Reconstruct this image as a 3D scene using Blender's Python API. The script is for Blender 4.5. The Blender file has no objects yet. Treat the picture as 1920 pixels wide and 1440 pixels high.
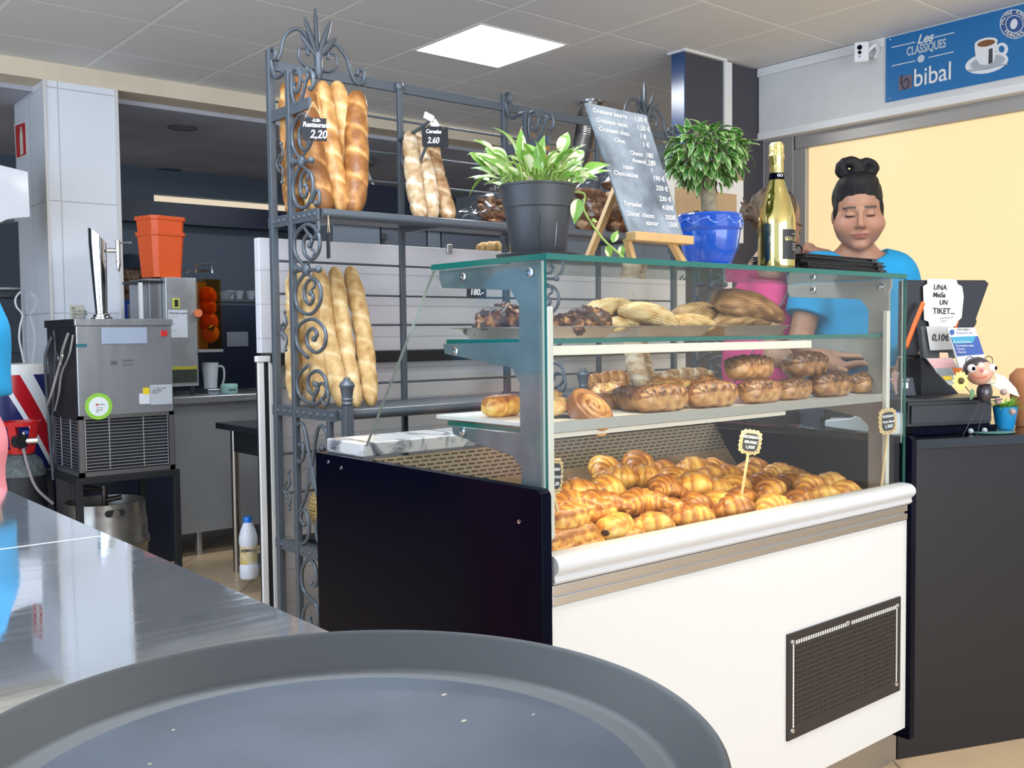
import bpy, math, random
import numpy as np
from mathutils import Vector, Matrix, noise
sc = bpy.context.scene
C = sc.collection
PI = math.pi
# ---------------------------------------------------------------- camera
FPX = 1875.38
yaw, pit, roll = math.radians(50.0599), math.radians(2.84472), math.radians(-0.62328)
cf = Vector((math.cos(yaw)*math.cos(pit), math.sin(yaw)*math.cos(pit), -math.sin(pit)))
r0 = Vector((math.sin(yaw), -math.cos(yaw), 0)); u0 = r0.cross(cf)
cr_ = r0*math.cos(roll) + u0*math.sin(roll); cu_ = -r0*math.sin(roll) + u0*math.cos(roll)
CAM = Vector((0, 0, 1.15))
cd = bpy.data.cameras.new('camera'); cam = bpy.data.objects.new('camera', cd); C.objects.link(cam)
cd.sensor_width = 36; cd.lens = FPX/1920*36; cd.clip_start = .02; cd.clip_end = 60
m = Matrix((cr_, cu_, -cf)).transposed().to_4x4(); m.translation = CAM; cam.matrix_world = m
sc.camera = cam
def P(px, py, ax, val):            # point seen at a pixel of the 1920x1440 frame on the plane ax = val
    d = cf*FPX + cr_*(px-960) - cu_*(py-720); i = 'xyz'.index(ax)
    return CAM + d*((val-CAM[i])/d[i])
def PP(px, py, o, n):              # the same on a free plane
    d = cf*FPX + cr_*(px-960) - cu_*(py-720); o = Vector(o); n = Vector(n)
    return CAM + d*((o-CAM).dot(n)/d.dot(n))
# ---------------------------------------------------------------- world, lights, exposure
sc.view_settings.view_transform = 'Standard'; sc.view_settings.look = 'None'
sc.view_settings.exposure = 0.0; sc.view_settings.gamma = 1
cy = sc.cycles
cy.transparent_max_bounces = 24; cy.max_bounces = 9; cy.diffuse_bounces = 4; cy.glossy_bounces = 5; cy.sample_clamp_indirect = 6
w = bpy.data.worlds.new('world'); sc.world = w; w.use_nodes = True
w.node_tree.nodes['Background'].inputs[0].default_value = (.70, .82, 1, 1)
w.node_tree.nodes['Background'].inputs[1].default_value = 1.15
def area(name, loc, target, sx, sy, power, col, spread=PI):
    l = bpy.data.lights.new(name, 'AREA'); l.shape = 'RECTANGLE'; l.size = sx; l.size_y = sy; l.energy = power; l.color = col; l.spread = spread
    o = bpy.data.objects.new(name, l); C.objects.link(o); o.location = loc
    o.rotation_euler = (Vector(target)-Vector(loc)).to_track_quat('-Z', 'Y').to_euler(); return o
area('shopfront_daylight', (-.5, -8.0, 1.9), (1.6, 3.0, 1.2), 9.0, 3.4, 465, (.90, .95, 1))
area('ceiling_fill_uplight', (1.0, -3.6, .25), (2.0, 1.6, 2.6), 5.0, 1.6, 120, (.86, .93, 1))  # unseen low uplight added to brighten the ceiling
area('side_daylight', (-2.8, 2.0, 1.5), (2, 3.2, 1.2), 4.5, 2.2, 120, (.64, .81, 1))
area('ceiling_panel_light', (3.27, 4.05, 2.60), (3.27, 4.05, 0), .56, .56, 26, (.97, .99, 1))
area('left_fill_light', (1.0, 2.2, 2.60), (1.0, 2.2, 0), 1.2, .6, 48, (.80, .90, 1))  # fill light added above the frame to brighten the left side
area('kitchen_ceiling_light', (3.6, 6.9, 2.42), (3.6, 6.9, 0), 1.0, .4, 10, (.85, .92, 1))
area('counter_ceiling_light', (2.2, .5, 2.60), (2.2, .5, 0), 1.2, .6, 30, (1, .96, .90))
# ---------------------------------------------------------------- materials
MATS = {}
def mat(name, col, rough=.5, metal=0, bump=0, bscale=60, var=0, vscale=8, spec=.5, coat=0, emit=None, estr=0, attr=None, sss=0, stretch=None, rvar=0, trans=0, col2=None, alpha=1):
    if name in MATS: return MATS[name]
    M = bpy.data.materials.new(name); M.use_nodes = True; N = M.node_tree.nodes; L = M.node_tree.links
    b = N['Principled BSDF']; I = b.inputs
    I['Base Color'].default_value = (*col, 1); I['Roughness'].default_value = rough; I['Metallic'].default_value = metal
    I['Specular IOR Level'].default_value = spec; I['Coat Weight'].default_value = coat; I['Coat Roughness'].default_value = .08
    I['Transmission Weight'].default_value = trans; I['Alpha'].default_value = alpha
    if sss: I['Subsurface Weight'].default_value = sss; I['Subsurface Radius'].default_value = (.02, .008, .004); I['Subsurface Scale'].default_value = .4
    if emit: I['Emission Color'].default_value = (*emit, 1); I['Emission Strength'].default_value = estr
    tc = N.new('ShaderNodeTexCoord'); src = tc.outputs['Object']
    if stretch:
        mp = N.new('ShaderNodeMapping'); mp.inputs['Scale'].default_value = stretch; L.new(src, mp.inputs['Vector']); src = mp.outputs[0]
    def nz(s, d=4):
        n = N.new('ShaderNodeTexNoise'); n.inputs['Scale'].default_value = s; n.inputs['Detail'].default_value = d; L.new(src, n.inputs['Vector']); return n.outputs['Fac']
    colout = None
    if attr:
        a = N.new('ShaderNodeAttribute'); a.attribute_name = attr; colout = a.outputs['Color']
    if var or col2:
        mx = N.new('ShaderNodeMix'); mx.data_type = 'RGBA'; mx.blend_type = 'MULTIPLY' if not col2 else 'MIX'
        rp = N.new('ShaderNodeMapRange'); rp.inputs['From Min'].default_value = .35; rp.inputs['From Max'].default_value = .65
        L.new(nz(vscale), rp.inputs[0])
        if col2:
            L.new(rp.outputs[0], mx.inputs[0]); mx.inputs[7].default_value = (*col2, 1)
        else:
            mx.inputs[0].default_value = 1
            rp.inputs['To Min'].default_value = 1-var; rp.inputs['To Max'].default_value = 1
            L.new(rp.outputs[0], mx.inputs[7])
        if colout: L.new(colout, mx.inputs[6])
        else: mx.inputs[6].default_value = (*col, 1)
        colout = mx.outputs[2]
    if colout: L.new(colout, I['Base Color'])
    if rvar:
        rr = N.new('ShaderNodeMapRange'); rr.inputs['From Min'].default_value = .3; rr.inputs['From Max'].default_value = .7
        rr.inputs['To Min'].default_value = max(.01, rough-rvar); rr.inputs['To Max'].default_value = rough+rvar
        L.new(nz(vscale), rr.inputs[0]); L.new(rr.outputs[0], I['Roughness'])
    if bump:
        bp = N.new('ShaderNodeBump'); bp.inputs['Strength'].default_value = 1; bp.inputs['Distance'].default_value = bump
        L.new(nz(bscale, 6), bp.inputs['Height']); L.new(bp.outputs[0], I['Normal'])
    MATS[name] = M; return M
def glassmat(name, tint, refl=1.45, rough=0.0):
    M = bpy.data.materials.new(name); M.use_nodes = True; N = M.node_tree.nodes; L = M.node_tree.links
    N.remove(N['Principled BSDF']); out = N['Material Output']
    t = N.new('ShaderNodeBsdfTransparent'); t.inputs[0].default_value = (*tint, 1)
    g = N.new('ShaderNodeBsdfGlossy'); g.inputs['Roughness'].default_value = rough
    ge = N.new('ShaderNodeNewGeometry'); dt = N.new('ShaderNodeVectorMath'); dt.operation = 'DOT_PRODUCT'; L.new(ge.outputs['Incoming'], dt.inputs[0]); L.new(ge.outputs['Normal'], dt.inputs[1])
    def mth(op, a, b_=None):
        n = N.new('ShaderNodeMath'); n.operation = op
        for i, q in enumerate((a, b_)):
            if q is None: continue
            if hasattr(q, 'is_linked'): L.new(q, n.inputs[i])
            else: n.inputs[i].default_value = q
        return n.outputs[0]
    f0 = ((refl-1)/(refl+1))**2; pw = mth('POWER', mth('SUBTRACT', 1, mth('ABSOLUTE', dt.outputs['Value'])), 5); fo = mth('ADD', mth('MULTIPLY', pw, 1-f0), f0)
    mx = N.new('ShaderNodeMixShader'); L.new(fo, mx.inputs[0]); L.new(t.outputs[0], mx.inputs[1]); L.new(g.outputs[0], mx.inputs[2]); L.new(mx.outputs[0], out.inputs[0])
    MATS[name] = M; return M
G_CLEAR = glassmat('clear_glass', (.975, .99, .98)); G_EDGE = mat('green_glass_edge', (.012, .13, .105), .15, coat=.4)
G_AMBER = glassmat('amber_plastic', (.75, .52, .22)); G_BAG = glassmat('clear_film', (.90, .92, .95), 1.6, .12)
STEEL = mat('brushed_steel', (.55, .57, .60), .28, .75, rvar=.03, vscale=4)
CHROME = mat('chrome', (.75, .76, .78), .07, 1)
IRON = mat('wrought_iron_grey', (.115, .135, .16), .42, .35, bump=.0006, bscale=90)
WHITE = mat('white_lacquer', (.80, .80, .79), .35)
BLACK = mat('black_gloss', (.001, .0016, .008), .16, spec=.06)
BLACKM = mat('black_matt', (.012, .013, .016), .5)
NAVY = mat('dark_blue_paint', (.012, .02, .045), .4)
WOOD = mat('pale_pine', (.62, .38, .16), .5, var=.25, vscale=6, stretch=(1, 1, .1), bump=.0004)
PAPER = mat('white_paper', (.78, .77, .76), .8)
CHALKW = mat('chalk_white', (.75, .76, .78), .9); INK = mat('ink_dark', (.03, .03, .04), .6)
SLATE = mat('chalkboard_black', (.018, .022, .03), .6, var=.3)
# ---------------------------------------------------------------- mesh builder
def V(*a): return Vector(a)
class MB:
    def __init__(s): s.v = []; s.f = []; s.m = []; s.mi = 0; s.col = None
    def add(s, vs, fs):
        o = len(s.v); s.v += [tuple(v) for v in vs]; s.f += [tuple(i+o for i in f) for f in fs]; s.m += [s.mi]*len(fs); return s
    def box(s, x0, x1, y0, y1, z0, z1, M=None):
        vs = [V(x, y, z) for z in (z0, z1) for y in (y0, y1) for x in (x0, x1)]
        if M: vs = [M @ v for v in vs]
        return s.add(vs, [(0, 2, 3, 1), (4, 5, 7, 6), (0, 1, 5, 4), (2, 6, 7, 3), (0, 4, 6, 2), (1, 3, 7, 5)])
    def bar(s, a, b, w, h, up=(0, 0, 1)):    # rectangular bar from a to b
        a = Vector(a); b = Vector(b); d = (b-a).normalized(); u = Vector(up); sd = d.cross(u)
        if sd.length < 1e-4: sd = d.cross(V(1, 0, 0))
        sd.normalize(); u = sd.cross(d)
        vs = [p+sd*w/2*i+u*h/2*j for p in (a, b) for j in (-1, 1) for i in (-1, 1)]
        return s.add(vs, [(0, 1, 3, 2), (4, 6, 7, 5), (0, 4, 5, 1), (2, 3, 7, 6), (0, 2, 6, 4), (1, 5, 7, 3)])
    def tube(s, pts, r, n=8, cap=True, closed=False, flat=1):
        pts = [Vector(p) for p in pts]; m = len(pts); rs = r if hasattr(r, '__len__') else [r]*m
        tan = [((pts[(i+1) % m] if closed else pts[min(i+1, m-1)])-(pts[i-1] if closed else pts[max(i-1, 0)])).normalized() for i in range(m)]
        u = tan[0].orthogonal().normalized(); vs = []; fs = []
        for i in range(m):
            u = (u-tan[i]*u.dot(tan[i]));
            if u.length < 1e-6: u = tan[i].orthogonal()
            u.normalize(); w_ = tan[i].cross(u)
            for k in range(n):
                a = 2*PI*k/n; vs.append(pts[i]+(u*math.cos(a)+w_*math.sin(a)*flat)*rs[i])
        for i in range(m if closed else m-1):
            j = (i+1) % m
            for k in range(n): fs.append((i*n+k, i*n+(k+1) % n, j*n+(k+1) % n, j*n+k))
        if cap and not closed: fs += [tuple(range(n-1, -1, -1)), tuple(range((m-1)*n, m*n))]
        return s.add(vs, fs)
    def cyl(s, a, b, r, r2=None, n=24): return s.tube([a, b], [r, r if r2 is None else r2], n)
    def lathe(s, prof, c=(0, 0, 0), n=32, axis=None):
        c = Vector(c); Q = Vector(axis).to_track_quat('Z', 'Y').to_matrix() if axis else Matrix.Identity(3)
        vs = []; fs = []
        for r, z in prof:
            for k in range(n): vs.append(c+Q @ V(r*math.cos(2*PI*k/n), r*math.sin(2*PI*k/n), z))
        for i in range(len(prof)-1):
            for k in range(n): fs.append((i*n+k, i*n+(k+1) % n, (i+1)*n+(k+1) % n, (i+1)*n+k))
        if prof[0][0] > 1e-5: fs.append(tuple(range(n-1, -1, -1)))
        if prof[-1][0] > 1e-5: fs.append(tuple(range((len(prof)-1)*n, len(prof)*n)))
        return s.add(vs, fs)
    def prism(s, pts, vec):
        pts = [Vector(p) for p in pts]; vec = Vector(vec); n = len(pts)
        nn = sum(((pts[i]-pts[0]).cross(pts[(i+1) % n]-pts[0]) for i in range(1, n)), V(0, 0, 0))
        if nn.dot(vec) < 0: pts = pts[::-1]
        return s.add(pts+[p+vec for p in pts], [tuple(range(n-1, -1, -1)), tuple(range(n, 2*n))]+[(i, (i+1) % n, n+(i+1) % n, n+i) for i in range(n)])
    def ball(s, c, r, n=16, m=10, M=None):
        c = Vector(c); r = r if hasattr(r, '__len__') else (r, r, r); vs = []; fs = []
        for i in range(m+1):
            t = PI*i/m
            for k in range(n):
                a = 2*PI*k/n; p = V(r[0]*math.sin(t)*math.cos(a), r[1]*math.sin(t)*math.sin(a), r[2]*math.cos(t))
                vs.append(c+(M @ p if M else p))
        for i in range(m):
            for k in range(n): fs.append((i*n+k, (i+1)*n+k, (i+1)*n+(k+1) % n, i*n+(k+1) % n))
        return s.add(vs, fs)
    def build(s, name, mats, parent=None, smooth=35, bevel=0, seg=2, weld=False, sub=0):
        me = bpy.data.meshes.new(name); me.from_pydata(s.v, [], s.f); me.validate()
        mats = mats if isinstance(mats, (list, tuple)) else [mats]
        for x in mats: me.materials.append(x)
        if len(mats) > 1 and len(me.polygons) == len(s.m): me.polygons.foreach_set('material_index', s.m)
        if smooth:
            me.polygons.foreach_set('use_smooth', [True]*len(me.polygons))
            if smooth < 180: me.set_sharp_from_angle(angle=math.radians(smooth))
        if s.col is not None:
            ca = me.color_attributes.new('tone', 'FLOAT_COLOR', 'POINT'); ca.data.foreach_set('color', np.array(s.col, dtype=np.float32).ravel())
        o = bpy.data.objects.new(name, me); C.objects.link(o)
        if parent: setpar(o, parent)
        if weld: md = o.modifiers.new('weld', 'WELD'); md.merge_threshold = 1e-5
        if bevel:
            md = o.modifiers.new('bevel', 'BEVEL'); md.width = bevel; md.segments = seg; md.limit_method = 'ANGLE'; md.angle_limit = math.radians(40); md.harden_normals = True
        if sub: md = o.modifiers.new('sub', 'SUBSURF'); md.levels = sub; md.render_levels = sub
        return o
def setpar(o, p):
    o.parent = p; o.matrix_parent_inverse = p.matrix_basis.inverted()
def tag(o, label, cat, group=None, kind=None):
    o['label'] = label; o['category'] = cat
    if group: o['group'] = group
    if kind: o['kind'] = kind
    return o
def thing(name, label, cat, loc=(0, 0, 0), group=None, rz=0):
    o = bpy.data.objects.new(name, None); C.objects.link(o); o.location = loc; o.rotation_euler = (0, 0, rz); o.empty_display_size = .05
    o.matrix_basis = Matrix.Translation(Vector(loc)) @ Matrix.Rotation(rz, 4, 'Z')
    return tag(o, label, cat, group)
def struct(o): o['kind'] = 'structure'; return o
def lab(o, t): o['label'] = t; return o
def dup(o, M, label=None, group=None):
    c = o.copy(); C.objects.link(c); c.matrix_basis = M
    if label: c['label'] = label
    if group: c['group'] = group
    for ch in list(o.children):
        k = ch.copy(); C.objects.link(k); k.parent = c
        for g in list(ch.children):
            q = g.copy(); C.objects.link(q); q.parent = k
    return c
def cr(pts, n=8, closed=False):          # Catmull-Rom
    pts = [Vector(p) for p in pts]; out = []; m = len(pts)
    for i in range(m if closed else m-1):
        a = pts[(i-1) % m] if closed or i else pts[0]; b = pts[i]; c = pts[(i+1) % m]; d = pts[(i+2) % m] if closed else pts[min(i+2, m-1)]
        for k in range(n):
            t = k/n; out.append(.5*((2*b)+(c-a)*t+(2*a-5*b+4*c-d)*t*t+(3*b-a-3*c+d)*t**3))
    if not closed: out.append(pts[-1])
    return out
def text(body, size, o, xd, yd, m, parent=None, shear=0, name='lettering', ext=.0006, align='LEFT', sp=1, line=1, off=0, wx=1):
    c = bpy.data.curves.new(name, 'FONT'); c.body = body; c.size = size; c.shear = shear; c.extrude = ext; c.align_x = align; c.space_line = line; c.space_character = sp; c.offset = off
    c.materials.append(m); t = bpy.data.objects.new(name, c); C.objects.link(t)
    me = bpy.data.meshes.new_from_object(t); bpy.data.objects.remove(t); t = bpy.data.objects.new(name, me); C.objects.link(t)
    if not me.materials: me.materials.append(m)
    x = Vector(xd).normalized(); y = Vector(yd).normalized(); z = x.cross(y); y = z.cross(x)
    M = Matrix((x*wx, y, z)).transposed().to_4x4(); M.translation = Vector(o)+z*ext; t.matrix_basis = M
    if parent: setpar(t, parent)
    return t
# ---------------------------------------------------------------- implicit surfaces (smooth organic meshes)
def nets(fn, lo, hi, h):
    ax = [np.arange(a, b+h, h, dtype=np.float32) for a, b in zip(lo, hi)]; nx, ny, nz_ = map(len, ax)
    G = np.empty((nx, ny, nz_), np.float32); Y, Z = np.meshgrid(ax[1], ax[2], indexing='ij')
    for i in range(0, nx, 8):
        xs = ax[0][i:i+8]; p = np.empty((len(xs), ny, nz_, 3), np.float32)
        p[..., 0] = xs[:, None, None]; p[..., 1] = Y; p[..., 2] = Z; G[i:i+8] = fn(p.reshape(-1, 3)).reshape(len(xs), ny, nz_)
    S = G < 0; c = [(i, j, k) for i in (0, 1) for j in (0, 1) for k in (0, 1)]
    sl = lambda A, o: A[o[0]:A.shape[0]-1+o[0], o[1]:A.shape[1]-1+o[1], o[2]:A.shape[2]-1+o[2]]
    n = sum(sl(S, o).astype(np.int8) for o in c); act = (n > 0) & (n < 8); idx = np.argwhere(act)
    num = -np.ones(act.shape, np.int64); num[act] = np.arange(len(idx)); acc = np.zeros((len(idx), 3)); cnt = np.zeros(len(idx))
    for a in c:
        for d in range(3):
            if a[d]: continue
            b = list(a); b[d] = 1; va = G[idx[:, 0]+a[0], idx[:, 1]+a[1], idx[:, 2]+a[2]]; vb = G[idx[:, 0]+b[0], idx[:, 1]+b[1], idx[:, 2]+b[2]]
            k = (va < 0) != (vb < 0); t = np.where(k, va/np.where(k, va-vb, 1), 0); q = np.tile(np.array(a, float), (len(idx), 1)); q[:, d] = t
            acc[k] += q[k]; cnt[k] += 1
    vs = (idx+acc/cnt[:, None])*h+np.array(lo); F = []
    for d in range(3):
        e1, e2 = [(1, 2), (2, 0), (0, 1)][d]; s0 = [slice(None)]*3; s1 = [slice(None)]*3; s0[d] = slice(0, -1); s1[d] = slice(1, None)
        A = S[tuple(s0)]; B = S[tuple(s1)]
        e = np.argwhere(A != B); e = e[(e[:, e1] > 0) & (e[:, e2] > 0) & (e[:, e1] < S.shape[e1]-1) & (e[:, e2] < S.shape[e2]-1)]
        q = []
        for a, b in ((1, 1), (0, 1), (0, 0), (1, 0)):
            g = e.copy(); g[:, e1] -= a; g[:, e2] -= b; q.append(num[g[:, 0], g[:, 1], g[:, 2]])
        q = np.stack(q, 1); fl = A[e[:, 0], e[:, 1], e[:, 2]]; q[~fl] = q[~fl][:, ::-1]; F.append(q)
    return vs, np.concatenate(F)
def netobj(name, fn, lo, hi, h, m, parent=None, colfn=None):
    vs, fs = nets(fn, lo, hi, h); me = bpy.data.meshes.new(name); me.from_pydata(vs.tolist(), [], fs.tolist()); me.materials.append(m)
    me.polygons.foreach_set('use_smooth', [True]*len(me.polygons))
    if colfn:
        cc = np.ones((len(vs), 4), np.float32); cc[:, :3] = colfn(vs); me.color_attributes.new('tone', 'FLOAT_COLOR', 'POINT').data.foreach_set('color', cc.ravel())
    o = bpy.data.objects.new(name, me); C.objects.link(o)
    if parent: setpar(o, parent)
    return o
def scap(p, a, b, ra, rb):
    a = np.array(a, np.float32); b = np.array(b, np.float32); d = b-a; t = np.clip(((p-a)@d)/(d@d+1e-9), 0, 1)
    return np.linalg.norm(p-a-t[:, None]*d, axis=1)-(ra+(rb-ra)*t)
def sell(p, c, r, R=None):
    q = p-np.array(c, np.float32)
    if R is not None: q = q@np.array(R, np.float32)
    r = np.array(r, np.float32); k0 = np.linalg.norm(q/r, axis=1); k1 = np.linalg.norm(q/(r*r), axis=1)+1e-9; return k0*(k0-1)/k1
def smin(a, b, k): h = np.clip(.5+.5*(b-a)/k, 0, 1); return b+(a-b)*h-k*h*(1-h)
def smax(a, b, k): return -smin(-a, -b, k)
def screws(name, m, parent, prof, pts, ax, n=12, label=None):
    for p in pts: setpar(MB().lathe(prof, p, n, ax).build(name, m), parent)
rnd = random.Random(7)
# ================================================================ THE ROOM
def tilemat(name, sx, sy, ox, oy, col, grout, gw, rough, axes='xy', rot=0, bev=.0, var=.0):
    M = bpy.data.materials.new(name); M.use_nodes = True; N = M.node_tree.nodes; L = M.node_tree.links; b = N['Principled BSDF']
    b.inputs['Roughness'].default_value = rough
    g = N.new('ShaderNodeNewGeometry'); mp = N.new('ShaderNodeMapping'); mp.vector_type = 'TEXTURE' if 0 else 'POINT'
    mp.inputs['Rotation'].default_value = (0, 0, rot); L.new(g.outputs['Position'], mp.inputs['Vector'])
    sp = N.new('ShaderNodeSeparateXYZ'); L.new(mp.outputs[0], sp.inputs[0]); ms = []
    for a, s, o in ((axes[0], sx, ox), (axes[1], sy, oy)):
        ad = N.new('ShaderNodeMath'); ad.operation = 'SUBTRACT'; L.new(sp.outputs[a.upper()], ad.inputs[0]); ad.inputs[1].default_value = o
        pp = N.new('ShaderNodeMath'); pp.operation = 'PINGPONG'; L.new(ad.outputs[0], pp.inputs[0]); pp.inputs[1].default_value = s/2; ms.append(pp)
    mn = N.new('ShaderNodeMath'); mn.operation = 'MINIMUM'; L.new(ms[0].outputs[0], mn.inputs[0]); L.new(ms[1].outputs[0], mn.inputs[1])
    lt = N.new('ShaderNodeMapRange'); L.new(mn.outputs[0], lt.inputs[0]); lt.inputs['From Min'].default_value = gw*.7; lt.inputs['From Max'].default_value = gw
    mx = N.new('ShaderNodeMix'); mx.data_type = 'RGBA'; L.new(lt.outputs[0], mx.inputs[0]); mx.inputs[6].default_value = (*grout, 1); mx.inputs[7].default_value = (*col, 1)
    if var:
        nz = N.new('ShaderNodeTexNoise'); nz.inputs['Scale'].default_value = 5; nz.inputs['Detail'].default_value = 6; L.new(g.outputs['Position'], nz.inputs['Vector'])
        m2 = N.new('ShaderNodeMix'); m2.data_type = 'RGBA'; L.new(nz.outputs['Fac'], m2.inputs[0]); m2.inputs[6].default_value = (*[c*(1-var) for c in col], 1); m2.inputs[7].default_value = (*[min(1, c*(1+var)) for c in col], 1); L.new(m2.outputs[2], mx.inputs[7])
    L.new(mx.outputs[2], b.inputs['Base Color'])
    bp = N.new('ShaderNodeBump'); bp.inputs['Distance'].default_value = .002; L.new(lt.outputs[0], bp.inputs['Height']); L.new(bp.outputs[0], b.inputs['Normal'])
    return M
CZ = 2.62
FLOORM = tilemat('beige_floor_tile', .45, .45, .1, .15, (.68, .50, .31), (.30, .23, .16), .003, .35, rot=.7, var=.12)
CEILM = tilemat('ceiling_tile', .6, .6, 2.97, 4.11, (.76, .76, .77), (.90, .90, .90), .012, .85, var=.03)
WT = tilemat('white_wall_tile', .33, .60, 1.63, .09, (.82, .86, .92), (.58, .61, .67), .0028, .10, axes='xz')
WTS = tilemat('white_wall_tile_side', .33, .60, .05, .09, (.82, .86, .92), (.58, .61, .67), .0028, .10, axes='yz')
CREAM = mat('cream_plaster', (.78, .68, .52), .8, var=.08, vscale=5)
GREYW = tilemat('grey_wall_panel', .30, 9, .1, 0, (.56, .62, .70), (.42, .47, .53), .004, .5, axes='yz')
KWALL = mat('kitchen_wall_blue_grey', (.07, .095, .13), .6); KCEIL = mat('kitchen_ceiling_grey', (.50, .51, .58), .8, var=.2, vscale=2)
PLASTER = mat('white_plaster', (.70, .70, .70), .75, var=.05)
struct(MB().box(-3, 9, -4.5, 9, -.1, 0).build('floor', FLOORM))
# ceiling with a hole for the lit panel
lx0, lx1, ly0, ly1 = 2.985, 3.555, 3.765, 4.335
cb = MB()
cb.box(-3, lx0, -4.5, 5.75, CZ, CZ+.1).box(lx1, 9, -4.5, 5.75, CZ, CZ+.1).box(lx0, lx1, -4.5, ly0, CZ, CZ+.1).box(lx0, lx1, ly1, 5.75, CZ, CZ+.1)
struct(cb.build('ceiling', CEILM))
struct(MB().box(-3, 6.9, 5.90, 9, 2.50, 2.6).build('ceiling_kitchen', KCEIL))
lp = thing('ceiling_light', 'square lit white light panel set flush in the grey tile ceiling', 'ceiling light', (3.27, 4.05, CZ))
f_ = MB(); t_ = .012
f_.box(lx0, lx1, ly0, ly0+t_, CZ-.003, CZ+.03).box(lx0, lx1, ly1-t_, ly1, CZ-.003, CZ+.03).box(lx0, lx0+t_, ly0+t_, ly1-t_, CZ-.003, CZ+.03).box(lx1-t_, lx1, ly0+t_, ly1-t_, CZ-.003, CZ+.03)
f_.build('frame', WHITE, lp)
MB().box(lx0+t_, lx1-t_, ly0+t_, ly1-t_, CZ+.004, CZ+.02).build('diffuser', mat('light_diffuser', (1, 1, 1), .5, emit=(.93, .97, 1), estr=4), lp)
# beam and tiled pillar
struct(MB().box(-3, 6.0, 5.70, 5.90, 2.525, CZ).build('trim_1', CREAM))
pb = MB().box(1.56, 1.925, 5.70, 6.30, 0, 2.525); pb.mi = 0
pl = struct(pb.build('wall_pillar', [WT, WTS]))
for p_ in pl.data.polygons:
    if abs(p_.normal.x) > .5: p_.material_index = 1
struct(MB().box(1.925, 1.943, 5.69, 5.705, 0, 2.525).box(1.553, 1.566, 5.69, 5.705, 0, 2.525).build('trim_2', mat('cream_edge', (.72, .70, .68), .5)))
# kitchen back
struct(MB().box(-3, 2.99, 8.0, 8.1, 0, 2.5).box(2.99, 4.6, 8.0, 8.1, 0, 2.235).box(2.99, 4.6, 8.0, 8.1, 2.305, 2.5).box(4.6, 9, 8.0, 8.1, 0, 2.5).build('wall_back', KWALL))
struct(MB().box(2.2, 5.5, 7.86, 7.995, 2.06, 2.225).build('trim_3', NAVY))
struct(MB().box(2.95, 4.7, 8.6, 8.65, 2.0, 2.6).build('glow_panel_beyond', mat('glowing_wall_beyond', (.8, .7, .55), .8, emit=(.95, .80, .58), estr=.75)))  # emissive panel behind the slot, its glow stands for a lit room
struct(MB().box(-3, -2.9, 4.5, 9, 0, 2.62).build('wall_left', KWALL))
# wall behind the rack, with the grey panelled end wall
struct(MB().box(6.0, 6.1, 3.6, 8, 0, CZ).build('wall_end', GREYW))
# right wall: header, window frame, lit pane
X = 4.72
struct(MB().box(X, X+.25, -4.5, 3.46, 2.23, CZ).build('wall_right', PLASTER, bevel=.008))
struct(MB().box(X-.012, X, 2.695, 3.46, 2.57, CZ-.002).box(X-.008, X+.1, -4.5, 3.46, 2.222, 2.262).build('trim_4', WHITE, bevel=.004))
ALU = mat('grey_aluminium', (.40, .38, .36), .4, .5)
wf = MB().box(X+.06, X+.14, -4.5, 3.26, 2.15, 2.225).box(X+.06, X+.14, 3.19, 3.27, 0, 2.15).box(X+.06, X+.14, 3.27, 3.46, 0, 2.225)
wo = struct(wf.build('window_1', ALU, bevel=.004))
PANEM = bpy.data.materials.new('lit_frosted_pane'); PANEM.use_nodes = True
N = PANEM.node_tree.nodes; L = PANEM.node_tree.links; b_ = N['Principled BSDF']; b_.inputs['Base Color'].default_value = (.40, .30, .16, 1); b_.inputs['Roughness'].default_value = .35
b_.inputs['Emission Color'].default_value = (1, .78, .43, 1); b_.inputs['Emission Strength'].default_value = .76
pn = MB().box(X+.09, X+.10, 1.98, 3.19, 0.0, 2.15).box(X+.09, X+.10, .7, 1.975, 0, 2.15).build('pane', PANEM, wo)
# pillar of dark panels beside it
PX0 = 4.09; DK = mat('dark_purple_grey_panel', (.055, .052, .065), .55); BL = mat('deep_blue_gloss', (.03, .07, .18), .2)
struct(MB().box(PX0+.005, 4.41, 3.46, 3.54, 0, CZ-.012).box(4.47, X+.05, 3.46, 3.54, 0, CZ-.012).build('wall_partition', DK))
struct(MB().box(PX0-.004, PX0+.005, 3.458, 3.545, 0, CZ-.012).build('trim_5', BL))
struct(MB().box(4.41, 4.47, 3.445, 3.54, 0, CZ-.01).build('trim_6', WHITE, bevel=.003))
struct(MB().box(PX0-.02, 4.42, 3.44, 3.56, CZ-.012, CZ-.001).build('trim_7', WHITE))
# closed shell behind the customer side so nothing outside leaks in (shopfront piers)
struct(MB().box(6.9, 7.0, -4.5, 9, 0, CZ).build('wall_far_right', PLASTER))
# white partition behind the bread rack
PART = tilemat('white_slatted_panel', 9, .125, 0, .02, (.76, .76, .80), (.66, .66, .71), .002, .16, axes='xz')
struct(MB().box(1.66, 4.05, 3.42, 3.46, 1.09, 1.515).box(1.705, 4.05, 3.42, 3.46, 0, 1.09).build('wall_low_partition', PART, bevel=.003))
struct(MB().box(1.655, 4.05, 3.34, 3.42, 1.045, 1.09).build('trim_8', BLACKM, bevel=.004))
struct(MB().box(1.608, 1.632, 3.34, 3.352, 0, 1.06).box(1.600, 1.655, 3.335, 3.355, 1.06, 1.082).box(1.650, 1.682, 3.34, 3.352, 0, 1.06).build('trim_9', WHITE, bevel=.003))
struct(MB().box(1.632, 1.650, 3.345, 3.41, 0, 1.055).build('trim_10', BLACKM))
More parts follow.
